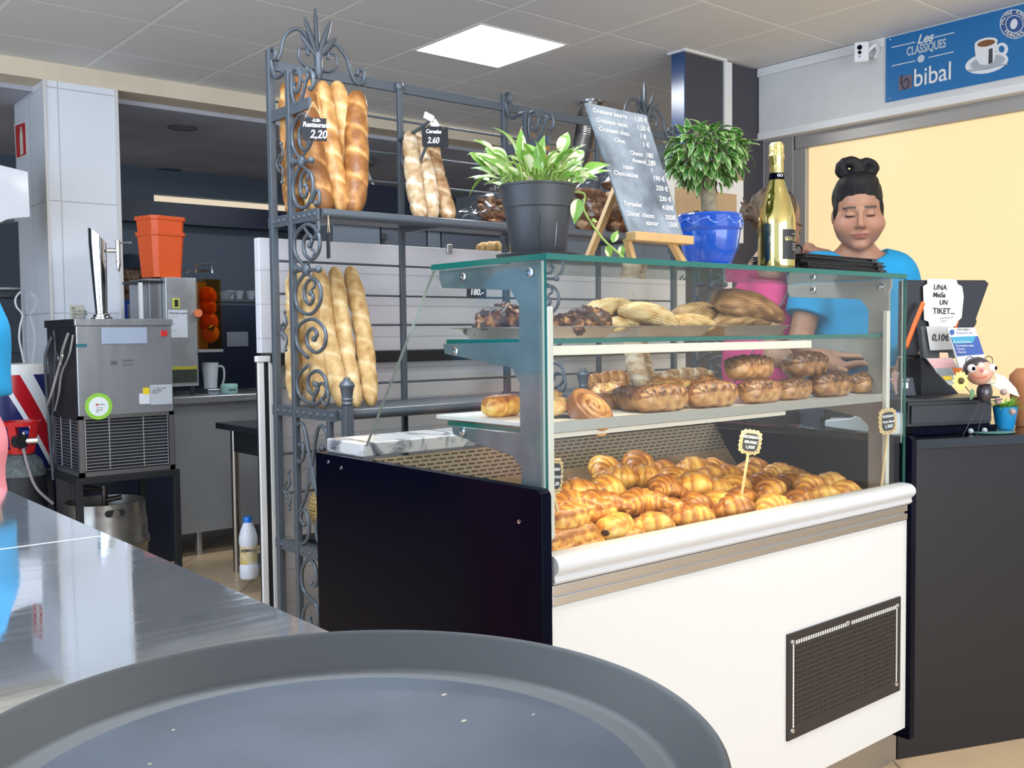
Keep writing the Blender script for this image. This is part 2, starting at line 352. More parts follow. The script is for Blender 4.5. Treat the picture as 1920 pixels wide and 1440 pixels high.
# recessed round lamps in the kitchen ceiling (off)
RIM = mat('dull_ring', (.10, .11, .14), .4)
for i_, (q, n_) in enumerate([((343, 239), 'nearest the tiled pillar'), ((317, 318), 'farther back above the pillar side'), ((487, 341), 'behind the first post of the bread rack')]):
    c_ = P(*q, 'z', 2.5); dl = thing('recessed_ceiling_lamp', 'unlit recessed lamp in the kitchen ceiling, '+n_, 'ceiling lamp', c_, 'recessed lamps of the kitchen ceiling')
    MB().lathe([(.075, -.001), (.092, -.006), (.095, 0), (.09, .003)], c_).build('ring', RIM, dl); MB().lathe([(0, -.003), (.075, -.003), (.075, .002), (0, .002)], c_).build('lens', mat('dark_lens', (.05, .055, .07), .2), dl)
# ================================================================ THE PASTRY DISPLAY CASE
cx0, cx1, cyf = 1.18, 2.42, 1.31
case = thing('display_case', 'glass fronted pastry display case with white front and black end panels', 'display case', (1.8, 1.7, 0))
SIDE_E = mat('polished_glass_edge', (.42, .50, .47), .15, .3)
def gslab(name, pts, vec, parent=case, m=None, em=None):
    b = MB(); b.prism(pts, vec); n = len(pts); b.m = [0, 0]+[1]*n; return b.build(name, [m or G_CLEAR, em or G_EDGE], parent, smooth=0)
def endpanel(x, t=.024):
    pts = [V(x, 2.10, .085), V(x, 2.10, .877), V(x, 1.312, .877)]+[V(x, 1.312-.014*math.sin(a), .863+.014*math.cos(a)) for a in (PI/6, PI/3, PI/2)]+[V(x, 1.298, .085)]
    return MB().prism(pts, (t, 0, 0)).build('side_panel', BLACK, case, bevel=.0015)
e1 = endpanel(1.151); e2 = endpanel(2.421)
screws('screw', CHROME, e1, [(.0045, -.001), (.004, .002), (0, .0025)], [P(*q, 'x', 1.151) for q in ((616, 866), (640, 877), (974, 978))], (-1, 0, 0))
MB().box(cx0, cx1, cyf, cyf+.02, .115, .662).build('front_panel', mat('cream_white_laminate', (.70, .69, .665), .34), case, bevel=.001)
MB().box(cx0, 2.466, 1.36, 1.38, 0, .113).build('kick_plate', mat('plinth_steel', (.40, .36, .31), .35, .7), case)
MB().box(cx0, cx1, 1.38, 2.08, .02, .69).build('cabinet_body', BLACKM, case)
b = MB(); b.box(cx0, cx1, cyf-.002, cyf+.008, .664, .702).box(cx0, cx1, cyf-.006, cyf+.01, .664, .681).box(cx0, cx1, cyf-.006, cyf+.01, .685, .702); b.build('chrome_trim', CHROME, case, bevel=.002)
b = MB(); pr = [V(cx0, cyf+.02, .704), V(cx0, cyf-.008, .704), V(cx0, cyf-.014, .710), V(cx0, cyf-.012, .719)]
pr += [V(cx0, cyf-.004-.020*math.cos(a), .738+.018*math.sin(a)) for a in np.linspace(-1.0, 1.45, 9)]+[V(cx0, cyf+.004, .757), V(cx0, cyf+.02, .757)]
b.prism(pr, (cx1-cx0, 0, 0)); b.build('bumper_rail', mat('white_plastic_rail', (.64, .64, .635), .38), case, smooth=40)
# ventilation grille
ga, gb, gc, gd = [P(*q, 'y', cyf-.004) for q in ((1476.6, 1191), (1688.5, 1118), (1684.4, 1294), (1474.5, 1392.8))]
gx0, gx1, gz0, gz1 = ga.x, gb.x, (gc.z+gd.z)/2, (ga.z+gb.z)/2
GM = tilemat('perforated_black_metal', .0115, .0115, 0, 0, (.004, .004, .004), (.030, .026, .026), .0031, .4, axes='xz')
gr = MB().box(gx0, gx1, cyf-.005, cyf, gz0, gz1).build('vent_grille', [mat('black_grille_frame', (.022, .018, .018), .4)], case)
setpar(MB().box(gx0+.028, gx1-.028, cyf-.0056, cyf-.005, gz0+.03, gz1-.03).build('perforated_mesh', GM), gr)
b = MB(); n_ = 46; zz = cyf-.0062
for i in range(n_):
    if i == n_//2: continue
    x = gx0+.03+(gx1-gx0-.06)*i/(n_-1); b.box(x, x+.0055, zz, zz+.001, gz1-.027, gz1-.018)
for i in range(24):
    z = gz0+.03+(gz1-gz0-.06)*i/23
    for x in (gx0+.018, gx1-.023): b.box(x, x+.005, zz, zz+.001, z-.003, z+.004)
setpar(b.build('perimeter_slots', mat('white_behind_slots', (.72, .7, .66), .5)), gr)
for x, z in ((gx0+.018, gz1-.02), (gx1-.016, gz1-.02), ((gx0+gx1)/2, gz1-.02), (gx0+.018, gz0+.02), (gx1-.018, gz0+.02)): screws('screw', CHROME, gr, [(.006, 0), (.005, .003), (0, .004)], [(x, cyf-.005, z)], (0, -1, 0))
# interior
DECK = mat('brown_stained_steel', (.24, .17, .11), .3, .6, var=.5, vscale=5)
MB().prism([V(cx0, 1.33, .69), V(cx0, 1.33, .705), V(cx0, 1.50, .725), V(cx0, 1.80, .745), V(cx0, 1.80, .69)], (cx1-cx0, 0, 0)).build('display_deck', DECK, case)
SLOT = bpy.data.materials.new('slotted_steel'); SLOT.use_nodes = True; N = SLOT.node_tree.nodes; L = SLOT.node_tree.links; b_ = N['Principled BSDF']; b_.inputs['Metallic'].default_value = .6; b_.inputs['Roughness'].default_value = .3
g_ = N.new('ShaderNodeNewGeometry'); s_ = N.new('ShaderNodeMapping'); s_.inputs['Scale'].default_value = (1, 1.9, 0); L.new(g_.outputs['Position'], s_.inputs[0])
br = N.new('ShaderNodeTexBrick'); br.inputs['Scale'].default_value = 1; br.inputs['Brick Width'].default_value = .026; br.inputs['Row Height'].default_value = .0105; br.offset = .5
br.inputs['Mortar Size'].default_value = .0036; br.inputs['Color1'].default_value = (.05, .035, .02, 1); br.inputs['Color2'].default_value = (.05, .035, .02, 1); br.inputs['Mortar'].default_value = (.36, .28, .20, 1)
L.new(s_.outputs[0], br.inputs['Vector']); L.new(br.outputs['Color'], b_.inputs['Base Color'])
MB().prism([V(cx0, 1.80, .70), V(cx0, 1.885, .80), V(cx0, 1.89, .80), V(cx0, 1.805, .69)], (cx1-cx0, 0, 0)).build('back_guard', mat('stained_steel_low', (.42, .27, .15), .35, .5, var=.5, vscale=6), case)
MB().prism([V(cx0, 1.885, .80), V(cx0, 1.93, .872), V(cx0, 1.935, .872), V(cx0, 1.89, .80)], (cx1-cx0, 0, 0)).build('slotted_panel', SLOT, case)
MARB = bpy.data.materials.new('grey_veined_marble'); MARB.use_nodes = True; N = MARB.node_tree.nodes; L = MARB.node_tree.links; b_ = N['Principled BSDF']; b_.inputs['Roughness'].default_value = .2
tc = N.new('ShaderNodeTexCoord'); mp = N.new('ShaderNodeMapping'); mp.inputs['Rotation'].default_value = (.3, .6, .7); mp.inputs['Scale'].default_value = (1, .45, 1); L.new(tc.outputs['Object'], mp.inputs[0])
wv = N.new('ShaderNodeTexNoise'); wv.inputs['Scale'].default_value = 16; wv.inputs['Detail'].default_value = 6; wv.inputs['Distortion'].default_value = 1.2; L.new(mp.outputs[0], wv.inputs[0])
rp = N.new('ShaderNodeValToRGB'); L.new(wv.outputs['Fac'], rp.inputs[0]); e = rp.color_ramp.elements; e[0].position = .36; e[0].color = (.07, .08, .11, 1); e[1].position = .52; e[1].color = (.70, .69, .68, 1); L.new(rp.outputs[0], b_.inputs['Base Color'])
MB().box(1.172, cx1, 1.925, 2.085, .878, .910).build('marble_top', MARB, case, bevel=.004)
# uprights with shelf arms
POSTM = mat('green_grey_steel', (.17, .215, .225), .38, .35, var=.3, vscale=14)
def upright(x):
    pts = [(1.349, .70), (1.349, 1.25), (1.343, 1.262), (1.343, 1.280), (1.655, 1.280), (1.655, 1.262), (1.645, 1.245), (1.43, 1.232), (1.407, 1.205), (1.407, 1.135), (1.645, 1.132), (1.64, 1.112), (1.43, 1.088), (1.407, 1.06), (1.407, .964), (1.62, .966), (1.615, .950), (1.43, .922), (1.405, .90), (1.405, .70)]
    u = MB().prism([V(x, *p) for p in pts], (.007, 0, 0)).build('shelf_upright', POSTM, case, bevel=.001)
    for y, z in ((1.571, 1.264), (1.371, 1.262), (1.60, 1.118), (1.58, .958)): screws('bolt', CHROME, u, [(.009, 0), (.009, .004), (.005, .005), (.005, .003), (0, .003)], [(x, y, z)], (-1, 0, 0))
    return u
upright(1.196); POSTM = mat('beige_grey_steel', (.42, .40, .36), .4, .3, var=.2, vscale=10); upright(2.393)
TUBEM = mat('lamp_profile_cream', (.62, .60, .54), .3, emit=(1, .93, .78), estr=.02)
for x in (1.207, 2.372): MB().box(x, x+.016, 1.341, 1.355, .72, 1.20).build('lamp_profile', TUBEM, case, bevel=.003)
lbm = MB().box(1.205, 2.06, 1.356, 1.372, 1.110, 1.128).build('shelf_lamp', mat('shelf_lamp_cream', (.70, .66, .58), .4, emit=(1, .90, .70), estr=.08), case, bevel=.002)
MB().box(1.21, 1.98, 1.372, 1.386, .955, .965).build('shelf_lamp', MATS['shelf_lamp_cream'], case, bevel=.002)  # invented strip under the lower board, added to go with the heap fill
area('shelf_lamp_light', (1.60, 1.375, 1.106), (1.60, 1.46, .7), .8, .02, .45, (1, .86, .60), 2.4)
area('heap_fill_light', (1.60, 1.379, .953), (1.60, 1.43, .7), .76, .012, 1.25, (1, .84, .52), 2.6)  # added fill that brightens the front of the croissant heap
# shelves and panes
gslab('glass_shelf', [V(1.205, 1.36, 1.132), V(1.205, 1.645, 1.132), V(2.39, 1.645, 1.132), V(2.39, 1.36, 1.132)], (0, 0, .009))
gslab('glass_shelf', [V(1.205, 1.40, .966), V(1.205, 1.645, .966), V(2.39, 1.645, .966), V(2.39, 1.40, .966)], (0, 0, .009))
MB().box(1.209, 2.385, 1.362, 1.69, .977, .985).build('shelf_board', mat('white_board', (.74, .72, .68), .4), case, bevel=.001)
MB().box(1.209, 2.385, 1.354, 1.362, .968, .988).build('board_edge', mat('aluminium_edge', (.6, .58, .53), .3, .8), case)
gslab('front_glass', [V(cx0+.004, 1.316, .750), V(cx0+.004, 1.316, 1.280), V(cx1, 1.316, 1.280), V(cx1, 1.316, .750)], (0, .007, 0))
gslab('top_glass', [V(cx0, 1.312, 1.281), V(cx0, 1.66, 1.281), V(cx1-.006, 1.66, 1.281), V(cx1-.006, 1.312, 1.281)], (0, 0, .011))
for x in (1.180, 2.412): gslab('side_glass', [V(x, 1.325, .86), V(x, 1.325, 1.279), V(x, 1.655, 1.279), V(x, 1.955, .86)], (.007, 0, 0), em=SIDE_E)
# ---------------------------------------------------------------- price flags stuck among the pastries
WOODT = mat('laser_cut_birch', (.70, .50, .25), .6); 
def scallop(name, label, c, wd, ht, lines, sizes, tip, tilt=0, turn=0, grp='scalloped price flags in the case'):
    c = Vector(c); t = thing(name, label, 'price flag', c, grp); R_ = Matrix.Rotation(turn, 3, 'Z') @ Matrix.Rotation(tilt, 3, 'Y')
    def q(x, z, y=0): return c+R_ @ V(x, y, z)
    out = []; n = 72
    for i in range(n):
        a = 2*PI*i/n; ca, sa = math.cos(a), math.sin(a); k = (abs(ca)**4+abs(sa)**4)**-.25; s = 1+.05*math.cos(a*18)
        out.append((wd/2*ca*k*s, ht/2*sa*k*s))
    MB().prism([q(x, z) for x, z in out], R_ @ V(0, .003, 0)).build('frame', WOODT, t)
    ins = [(x*.70, z*.74) for x, z in out]
    MB().prism([q(x, z, -.0012) for x, z in ins], R_ @ V(0, .001, 0)).build('slate', SLATE, t)
    b = MB()
    for i in range(22):
        a = 2*PI*(i+.5)/22; ca, sa = math.cos(a), math.sin(a); k = (abs(ca)**4+abs(sa)**4)**-.25
        b.cyl(q(wd/2*ca*k*.85, ht/2*sa*k*.88, -.0008), q(wd/2*ca*k*.85, ht/2*sa*k*.88, .0001), ht*.022, n=8)
    b.build('cut_out', mat('dark_cutout', (.10, .07, .04), .8), t)
    z = ht*.16
    for ln, sz in zip(lines, sizes):
        text(ln, sz, q(0, z, -.0015), R_ @ V(1, 0, 0), R_ @ V(0, 0, 1), CHALKW, t, .15, align='CENTER', off=.0002); z -= ht*.21
    tip = Vector(tip); top = q(0, -ht*.46, .0025); MB().bar(top, tip, .006, .003, up=(0, 1, 0)).build('stick', WOODT, t)
    return t
scallop('price_flag', 'scalloped wooden price flag reading croissant beurre, on a stick in the croissants', P(1407, 829, 'y', 1.40), .052, .056, ['CROISSANT', 'BEURRE', '1,50€'], [.0085, .0085, .0095], P(1383, 975, 'y', 1.372), .16, -.62)
scallop('price_flag', 'scalloped wooden price flag by the end of the case, reading 1.90€', P(1665, 790, 'y', 1.331), .062, .064, ['CROISSANT', 'Pecio Becor', '1.90€'], [.0085, .0085, .012], P(1652, 915, 'y', 1.334), -.05, -.22)
scallop('price_flag', 'scalloped wooden price flag in the corner beside the black end panel', P(1041, 893, 'y', 1.350), .038, .064, ['PAIN', 'CHOCOLAT', '1.50'], [.008, .0062, .009], P(1046, 960, 'y', 1.36), .08)
# ================================================================ PASTRIES
def crust(name, a, bc, vscale=26, rough=.38, coat=.25, bump=.0012):
    M = bpy.data.materials.new(name); M.use_nodes = True; N = M.node_tree.nodes; L = M.node_tree.links; b = N['Principled BSDF']
    at = N.new('ShaderNodeAttribute'); at.attribute_name = 'tone'; tc = N.new('ShaderNodeTexCoord'); oi = N.new('ShaderNodeObjectInfo')
    ad = N.new('ShaderNodeVectorMath'); L.new(tc.outputs['Object'], ad.inputs[0]); L.new(oi.outputs['Random'], ad.inputs[1])
    nz = N.new('ShaderNodeTexNoise'); nz.inputs['Scale'].default_value = vscale; nz.inputs['Detail'].default_value = 8; nz.inputs['Roughness'].default_value = .65; L.new(ad.outputs[0], nz.inputs['Vector'])
    sp = N.new('ShaderNodeSeparateColor'); L.new(at.outputs['Color'], sp.inputs[0])
    s1 = N.new('ShaderNodeMath'); s1.operation = 'MULTIPLY_ADD'; L.new(nz.outputs['Fac'], s1.inputs[0]); s1.inputs[1].default_value = .75; L.new(sp.outputs[0], s1.inputs[2])
    s2 = N.new('ShaderNodeMath'); s2.operation = 'MULTIPLY_ADD'; L.new(oi.outputs['Random'], s2.inputs[0]); s2.inputs[1].default_value = .34; L.new(s1.outputs[0], s2.inputs[2])
    rp = N.new('ShaderNodeValToRGB'); L.new(s2.outputs[0], rp.inputs[0]); e = rp.color_ramp.elements
    e[0].position = .35; e[0].color = (*a[0], 1); e[1].position = 1.15 if 0 else 1.0; e[1].color = (*a[-1], 1)
    for i, c_ in enumerate(a[1:-1]): q = e.new(.35+.65*(i+1)/(len(a)-1)); q.color = (*c_, 1)
    L.new(rp.outputs[0], b.inputs['Base Color']); b.inputs['Roughness'].default_value = rough; b.inputs['Coat Weight'].default_value = coat; b.inputs['Coat Roughness'].default_value = .25
    bp = N.new('ShaderNodeBump'); bp.inputs['Distance'].default_value = bump; L.new(nz.outputs['Fac'], bp.inputs['Height']); L.new(bp.outputs[0], b.inputs['Normal'])
    return M
CROI = crust('croissant_crust', [(.95, .66, .20), (.90, .50, .10), (.68, .27, .05), (.34, .11, .02)], 0)
DARKC = crust('dark_caramel_crust', [(.62, .32, .12), (.42, .17, .05), (.22, .07, .02), (.07, .022, .008)], 0, 40, .5, .2, .002)
PUFF = crust('pale_puff_crust', [(.85, .66, .36), (.76, .52, .22), (.60, .34, .11), (.40, .19, .05)], 0, 40, .6, 0)
GOLD = crust('golden_loaf_crust', [(.82, .56, .27), (.68, .38, .13), (.48, .21, .055), (.27, .10, .025)], 0, 22, .5, .1)
PALE = crust('pale_baguette_crust', [(.80, .62, .36), (.72, .50, .24), (.58, .36, .14), (.40, .21, .07)], 0, 45, .7, 0)
RUST = crust('rustic_loaf_crust', [(.78, .66, .50), (.60, .42, .24), (.42, .24, .11), (.24, .11, .045)], 0, 60, .75, 0, .002)
CHOC = mat('chocolate', (.035, .012, .006), .3); CREAMY = mat('yellow_custard', (.85, .55, .12), .4); ICING = mat('white_icing', (.85, .80, .76), .35, bump=.001)
def loft(cen, rad, tone, n=48, m=24):
    vs, fs, col = [], [], []
    for i in range(n+1):
        t = i/n; p, T, U, W = cen(t)
        for k in range(m):
            a = 2*PI*k/m; ru, rw, ex = rad(t, a); vs.append(p+U*(ru*math.cos(a))+W*(rw*math.sin(a))+ex); c_ = tone(t, a); col.append((c_, c_, c_, 1))
    for i in range(n):
        for k in range(m): fs.append((i*m+k, i*m+(k+1) % m, (i+1)*m+(k+1) % m, (i+1)*m+k))
    fs += [tuple(range(m-1, -1, -1)), tuple(range(n*m, (n+1)*m))]
    b = MB(); b.v = [tuple(v) for v in vs]; b.f = fs; b.m = [0]*len(fs); b.col = col; return b
def nz3(x, y, z, s=1): return noise.noise(V(x*s, y*s, z*s))
Z0 = V(0, 0, 0)
def croissant_mb(seed, L=.125, bend=1.5, fat=.031, ridges=8):
    R = L/(2*math.sin(min(bend, PI)/2))
    def cen(t):
        a = (t-.5)*bend; p = V(R*math.sin(a), R*math.cos(a)-R, fat*.86*(1-.35*abs(2*t-1)**2)); T = V(math.cos(a), -math.sin(a), 0); U = V(math.sin(a), math.cos(a), 0); return p, T, U, V(0, 0, 1)
    def rad(t, a):
        s = abs(2*t-1); r = fat*(1-s**2.3)**.62*(.78+.22*math.cos(s*PI))+.0035*(1-s)
        ph = t*ridges*1.0+.16*math.sin(a)*(1 if t > .5 else -1); st = ph-math.floor(ph); r *= 1+.23*(st if t > .5 else 1-st)-.11
        r *= 1+.10*nz3(t*6+seed, math.cos(a), math.sin(a), 1.3); return r*1.08, r*.88, Z0
    def tone(t, a):
        ph = t*ridges+.16*math.sin(a)*(1 if t > .5 else -1); st = ph-math.floor(ph); st = st if t > .5 else 1-st
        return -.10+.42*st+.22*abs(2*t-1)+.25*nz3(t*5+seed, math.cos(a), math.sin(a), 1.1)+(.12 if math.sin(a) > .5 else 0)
    return loft(cen, rad, tone, 72, 26)
def roll_mb(seed, L=.105, W=.030, H=.025, dark=.2, ridge=9, n_=48, m_=28):
    def cen(t): return V((t-.5)*L, .002*math.sin(t*6+seed), H*.95), V(1, 0, 0), V(0, 1, 0), V(0, 0, 1)
    def rad(t, a):
        s = abs(2*t-1); e = (1-s**5)**.5*.95+.05 if s < 1 else .05
        k = (abs(math.cos(a))**2.4+abs(math.sin(a))**2.4)**(-1/2.4); w_ = 1+.010*math.sin(t*ridge*2*PI+3*a)+.09*nz3(t*5+seed, math.cos(a), math.sin(a), 1.5); return W*e*k*w_, H*e*k*w_, Z0
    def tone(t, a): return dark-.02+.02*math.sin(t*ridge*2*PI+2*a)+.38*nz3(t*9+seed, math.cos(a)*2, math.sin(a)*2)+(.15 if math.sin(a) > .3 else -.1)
    return loft(cen, rad, tone, n_, m_)
def log_mb(seed, L=.15, W=.030):
    b = roll_mb(seed, L, W, W*.88, .2, 12, 96, 48); col = []
    for i, (v, c_) in enumerate(zip(b.v, b.col)):
        x, y, z = v; k = c_[0]-.1; n_ = noise.noise(Vector(v)*210+V(seed, 0, 0)); n3 = noise.noise(Vector(v)*60+V(0, seed, 0)); dv = V(0, y, z-W*.85).normalized()
        f = max(0, min(1, (z-W*1.0+.25*W*n3)/(W*.3))); h = .0065*max(0, n_+.15)*f+.003*n3; fold = .0014*math.sin(x*70+y*60+seed)
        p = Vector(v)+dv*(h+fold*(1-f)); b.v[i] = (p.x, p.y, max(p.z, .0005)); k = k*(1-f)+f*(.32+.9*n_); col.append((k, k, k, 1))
    b.col = col; return b
def snail_mb(seed, R=.055, H=.030):
    b = MB(); n, m = 26, 84; vs, fs, col = [], [], []
    for i in range(n+1):
        r = i/n
        for k in range(m):
            a = 2*PI*k/m; sp = (r*3.0-a/(2*PI)+seed) % 1; rr = R*r*(1+.04*math.sin(a*2+seed)); h = H*(1-.25*r*r)*(1 if r < .93 else max(0, 1-((r-.93)/.07)**2)**.5)-.007*(1 if sp < .18 else 0)+.004*math.sin(sp*PI)
            vs.append((rr*math.cos(a), rr*math.sin(a), h if i < n else 0)); c_ = .05+.35*sp+.25*r+.2*nz3(rr*50, a, seed); col.append((c_,)*3+(1,))
    for i in range(n):
        for k in range(m): fs.append((i*m+k, (i+1)*m+k, (i+1)*m+(k+1) % m, i*m+(k+1) % m))
    b.v, b.f, b.m, b.col = vs, fs, [0]*len(fs), col; return b
def puff_mb(seed, L=.16, W=.04, H=.018, dark=-.05, strm=26, lift=.012):
    def cen(t): return V((t-.5)*L, 0, H*.95+lift*math.sin(t*PI)), V(1, 0, 0), V(0, 1, 0), V(0, 0, 1)
    def rad(t, a):
        s = abs(2*t-1); e = (1-s**4)**.5+.02; g = 1+.075*math.sin(strm*a+t*9+4*nz3(t*4, seed, 0))+.10*nz3(t*8+seed, math.cos(a)*2, math.sin(a)*2); return W*e*g, H*e*g, Z0
    def tone(t, a): return dark+.24*math.sin(strm*a+t*9+4*nz3(t*4, seed, 0))+.35*nz3(t*6+seed, math.cos(a)*2, math.sin(a)*2)+.08
    return loft(cen, rad, tone, 60, 72)
def lump_mb(seed, R=.045, H=.05):
    b = MB().ball((0, 0, H*.5), (R*1.15, R*.9, H*.55), 72, 48); col = []
    for i, v in enumerate(b.v):
        p = Vector(v); q = noise.noise(p*55+V(seed, 0, 0)); q2 = noise.noise(p*150+V(0, seed, 0)); p2 = p+(p-V(0, 0, H*.4)).normalized()*(q*.012+abs(q2)*.008+.003*noise.noise(p*320)); b.v[i] = (p2.x, p2.y, max(p2.z, 0)); c_ = .30+.9*q+.6*q2; col.append((c_,)*3+(1,))
    b.col = col; return b
def place(o, c, rz=0, rx=0, ry=0, s=1): o.matrix_basis = Matrix.Translation(Vector(c)) @ Matrix.Rotation(rz, 4, 'Z') @ Matrix.Rotation(rx, 4, 'X') @ Matrix.Rotation(ry, 4, 'Y') @ Matrix.Scale(s, 4)
USED = set()
class Kind:
    def __init__(s, name, cat, meshes, mt):
        s.name, s.cat, s.objs, s.i = name, cat, [m_.build(name, mt, smooth=180) for m_ in meshes], 0
        for o in s.objs: o['category'] = cat
    def put(s, label, group, c, rz=0, rx=0, ry=0, sc_=1, k=None):
        k = (s.i if k is None else k) % len(s.objs); s.i += 1; o = s.objs[k]
        if o.name in USED: o = o.copy(); C.objects.link(o)
        else: USED.add(o.name)
        tag(o, label, s.cat, group); place(o, c, rz, rx, ry, sc_); return o
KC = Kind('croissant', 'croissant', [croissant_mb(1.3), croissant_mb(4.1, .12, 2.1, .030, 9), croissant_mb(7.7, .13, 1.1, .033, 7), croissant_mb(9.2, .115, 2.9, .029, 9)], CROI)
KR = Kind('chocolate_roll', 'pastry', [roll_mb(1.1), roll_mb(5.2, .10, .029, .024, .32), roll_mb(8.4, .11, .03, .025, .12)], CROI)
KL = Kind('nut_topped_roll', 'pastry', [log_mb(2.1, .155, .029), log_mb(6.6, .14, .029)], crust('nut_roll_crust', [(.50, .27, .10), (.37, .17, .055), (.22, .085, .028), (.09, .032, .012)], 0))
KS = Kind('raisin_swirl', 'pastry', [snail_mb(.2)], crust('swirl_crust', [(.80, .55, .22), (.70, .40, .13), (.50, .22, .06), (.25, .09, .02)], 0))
KP = Kind('flaky_pastry', 'pastry', [puff_mb(1.5), puff_mb(3.8, .15, .045, .02)], PUFF)
KE = Kind('ear_pastry', 'pastry', [puff_mb(6.2, .24, .065, .026, .10, 34, .02)], crust('ear_crust', [(.66, .42, .18), (.52, .29, .10), (.36, .17, .05), (.20, .08, .02)], 0, 40, .6, 0))
KD = Kind('caramel_bun', 'pastry', [lump_mb(1.7), lump_mb(4.4, .04, .045)], DARKC)
ORD = ['first', 'second', 'third', 'fourth', 'fifth', 'sixth', 'seventh', 'eighth', 'ninth', 'tenth', 'eleventh', 'twelfth']
DZ = .70
# px, py of the middle of each one and the depth row it lies in
rows = {1: [(1225, 985, 1.385), (1302, 968, 1.385), (1378, 950, 1.385), (1448, 944, 1.40), (1503, 936, 1.40), (1547, 930, 1.40), (1586, 921, 1.39)],
        2: [(1198, 937, 1.46), (1258, 956, 1.45), (1300, 943, 1.47), (1345, 944, 1.47), (1390, 934, 1.47), (1448, 918, 1.48), (1514, 908, 1.47), (1556, 910, 1.46)],
        3: [(1063, 940, 1.47), (1122, 939, 1.47), (1078, 917, 1.55), (1132, 915, 1.55), (1240, 908, 1.55), (1298, 908, 1.55), (1343, 917, 1.56), (1376, 914, 1.56), (1432, 905, 1.57), (1480, 905, 1.57)],
        4: [(1160, 890, 1.64), (1205, 892, 1.64), (1262, 893, 1.64), (1335, 893, 1.65), (1361, 888, 1.66), (1402, 888, 1.64), (1468, 886, 1.64), (1500, 893, 1.62)],
        5: [(1130, 872, 1.73), (1190, 870, 1.73), (1243, 878, 1.73), (1300, 878, 1.73), (1335, 876, 1.73), (1434, 876, 1.73)]}
rname = {1: 'front row against the glass', 2: 'second row back', 3: 'middle row', 4: 'fourth row back', 5: 'hindmost row'}
for r_, L_ in rows.items():
    for i, (px, py, y) in enumerate(sorted(L_)):
        p = P(px, py, 'y', y); z = max(p.z-.030, DZ)
        if p.x > 2.34: p.x = 2.34
        KC.put('golden croissant, %s of the heap, %s from the black end panel' % (rname[r_], ORD[i]), 'croissants heaped in the display case', (p.x, y, z), rnd.uniform(-.5, .5)+(PI if rnd.random() < .35 else 0), rnd.uniform(-.25, .35), rnd.uniform(-.2, .2), rnd.uniform(.95, 1.08))
for i, (px, py, y, rz, t_) in enumerate([(1062, 970, 1.39, .1, 'orange glazed, half behind the scalloped price flag corner'), (1113, 957, 1.44, -.15, 'red brown and shiny, lying behind the two front ones'), (1153, 987, 1.385, .30, 'shiny with dark chocolate at its end, beside the croissants'), (1080, 1003, 1.38, .12, 'pale golden, on top at the front corner by the black panel'), (1043, 1012, 1.37, .1, 'cut off by the edge of the black end panel'), (1098, 1030, 1.37, .1, 'lowest of all, below the pale golden one at the rail'), (1175, 1012, 1.372, .2, 'dark, under the one showing chocolate, low by the rail'), (1046, 1037, 1.36, .1, 'lowest at the black end panel, touching the white rail')]):
    p = P(px, py, 'y', y); ro = KR.put('chocolate roll, '+t_, 'chocolate rolls at the end of the case', (p.x, y, max(DZ, p.z-.025)), rz+.1, 0, 0, 1); ch_ = MB().ball((-.0505, 0, .022), (.006, .011, .008), 12, 8).build('chocolate_filling', CHOC); ch_.parent = ro
def shelfput(K, px, py, y, label, group, z=None, rz=0, rx=0, ry=0, s=1, k=None, h=.025):
    p = P(px, py, 'y', y); return K.put(label, group, (p.x, y, (p.z-h) if z is None else z), rz, rx, ry, s, k)
S2 = .985; g2 = 'pastries on the lower shelf'
shelfput(KR, 942, 772, 1.56, 'small sugared roll alone on the shelf board beside the steel upright', g2, S2, .2, s=.9)
shelfput(KP, 1045, 755, 1.47, 'pale pastry partly behind the corner of the glass', g2, S2, .5, s=.8)
shelfput(KS, 1100, 758, 1.42, 'round raisin swirl leaning on its side near the glass corner', g2, .988, .2, .75, s=1.0)
shelfput(KS, 1133, 742, 1.56, 'raisin swirl lying flat behind the leaning swirl', g2, S2, .8)
for (px, py, y, rz, lb, s, k, z) in [(1187, 752, 1.46, 1.2, 'butter yellow roll with a pale open end, beside the raisin swirl', 1, 1, S2), (1240, 757, 1.41, .12, 'long nut topped roll at the front, first after the yellow roll', 1.08, 0, S2), (1335, 746, 1.41, .10, 'long nut topped roll at the front, second after the yellow roll', 1.1, 0, S2), (1425, 742, 1.41, .15, 'shiny glazed roll at the front in the middle of the shelf', 1.05, 1, S2), (1487, 738, 1.42, .2, 'dark topped roll just right of the glazed one', 1.0, 1, S2), (1558, 731, 1.42, .1, 'long roll near the end of the front row', 1.15, 0, S2), (1622, 724, 1.43, .25, 'last nut topped roll against the far upright', 1.05, 1, S2), (1405, 702, 1.46, .1, 'nut topped roll stacked on top, above the glazed one', 1.15, 1, 1.035), (1512, 695, 1.45, .15, 'nut topped roll with yellow end stacked on top, the larger of two', 1.2, 0, 1.035)]:
    shelfput(KL, px, py, y, lb, g2, z, rz, s=s, k=k)
dn = Kind('iced_bun', 'pastry', [lump_mb(3.3, .05, .05)], crust('yellow_bun_crust', [(.92, .66, .25), (.90, .55, .14), (.80, .40, .10), (.5, .2, .05)], 0, 20, .4, .2))
shelfput(dn, 1255, 728, 1.54, 'round yellow iced bun behind the nut topped rolls', g2, S2, s=1.1)
shelfput(dn, 1318, 722, 1.54, 'yellow bun with red brown topping behind the nut topped rolls', g2, S2, 1.2, s=1.1)
shelfput(dn, 1150, 738, 1.64, 'orange yellow bun at the back of the shelf behind the swirls', g2, S2, 2.2, s=.9)
shelfput(dn, 1015, 748, 1.60, 'yellow bun behind the steel upright', g2, S2, .2, s=.85)
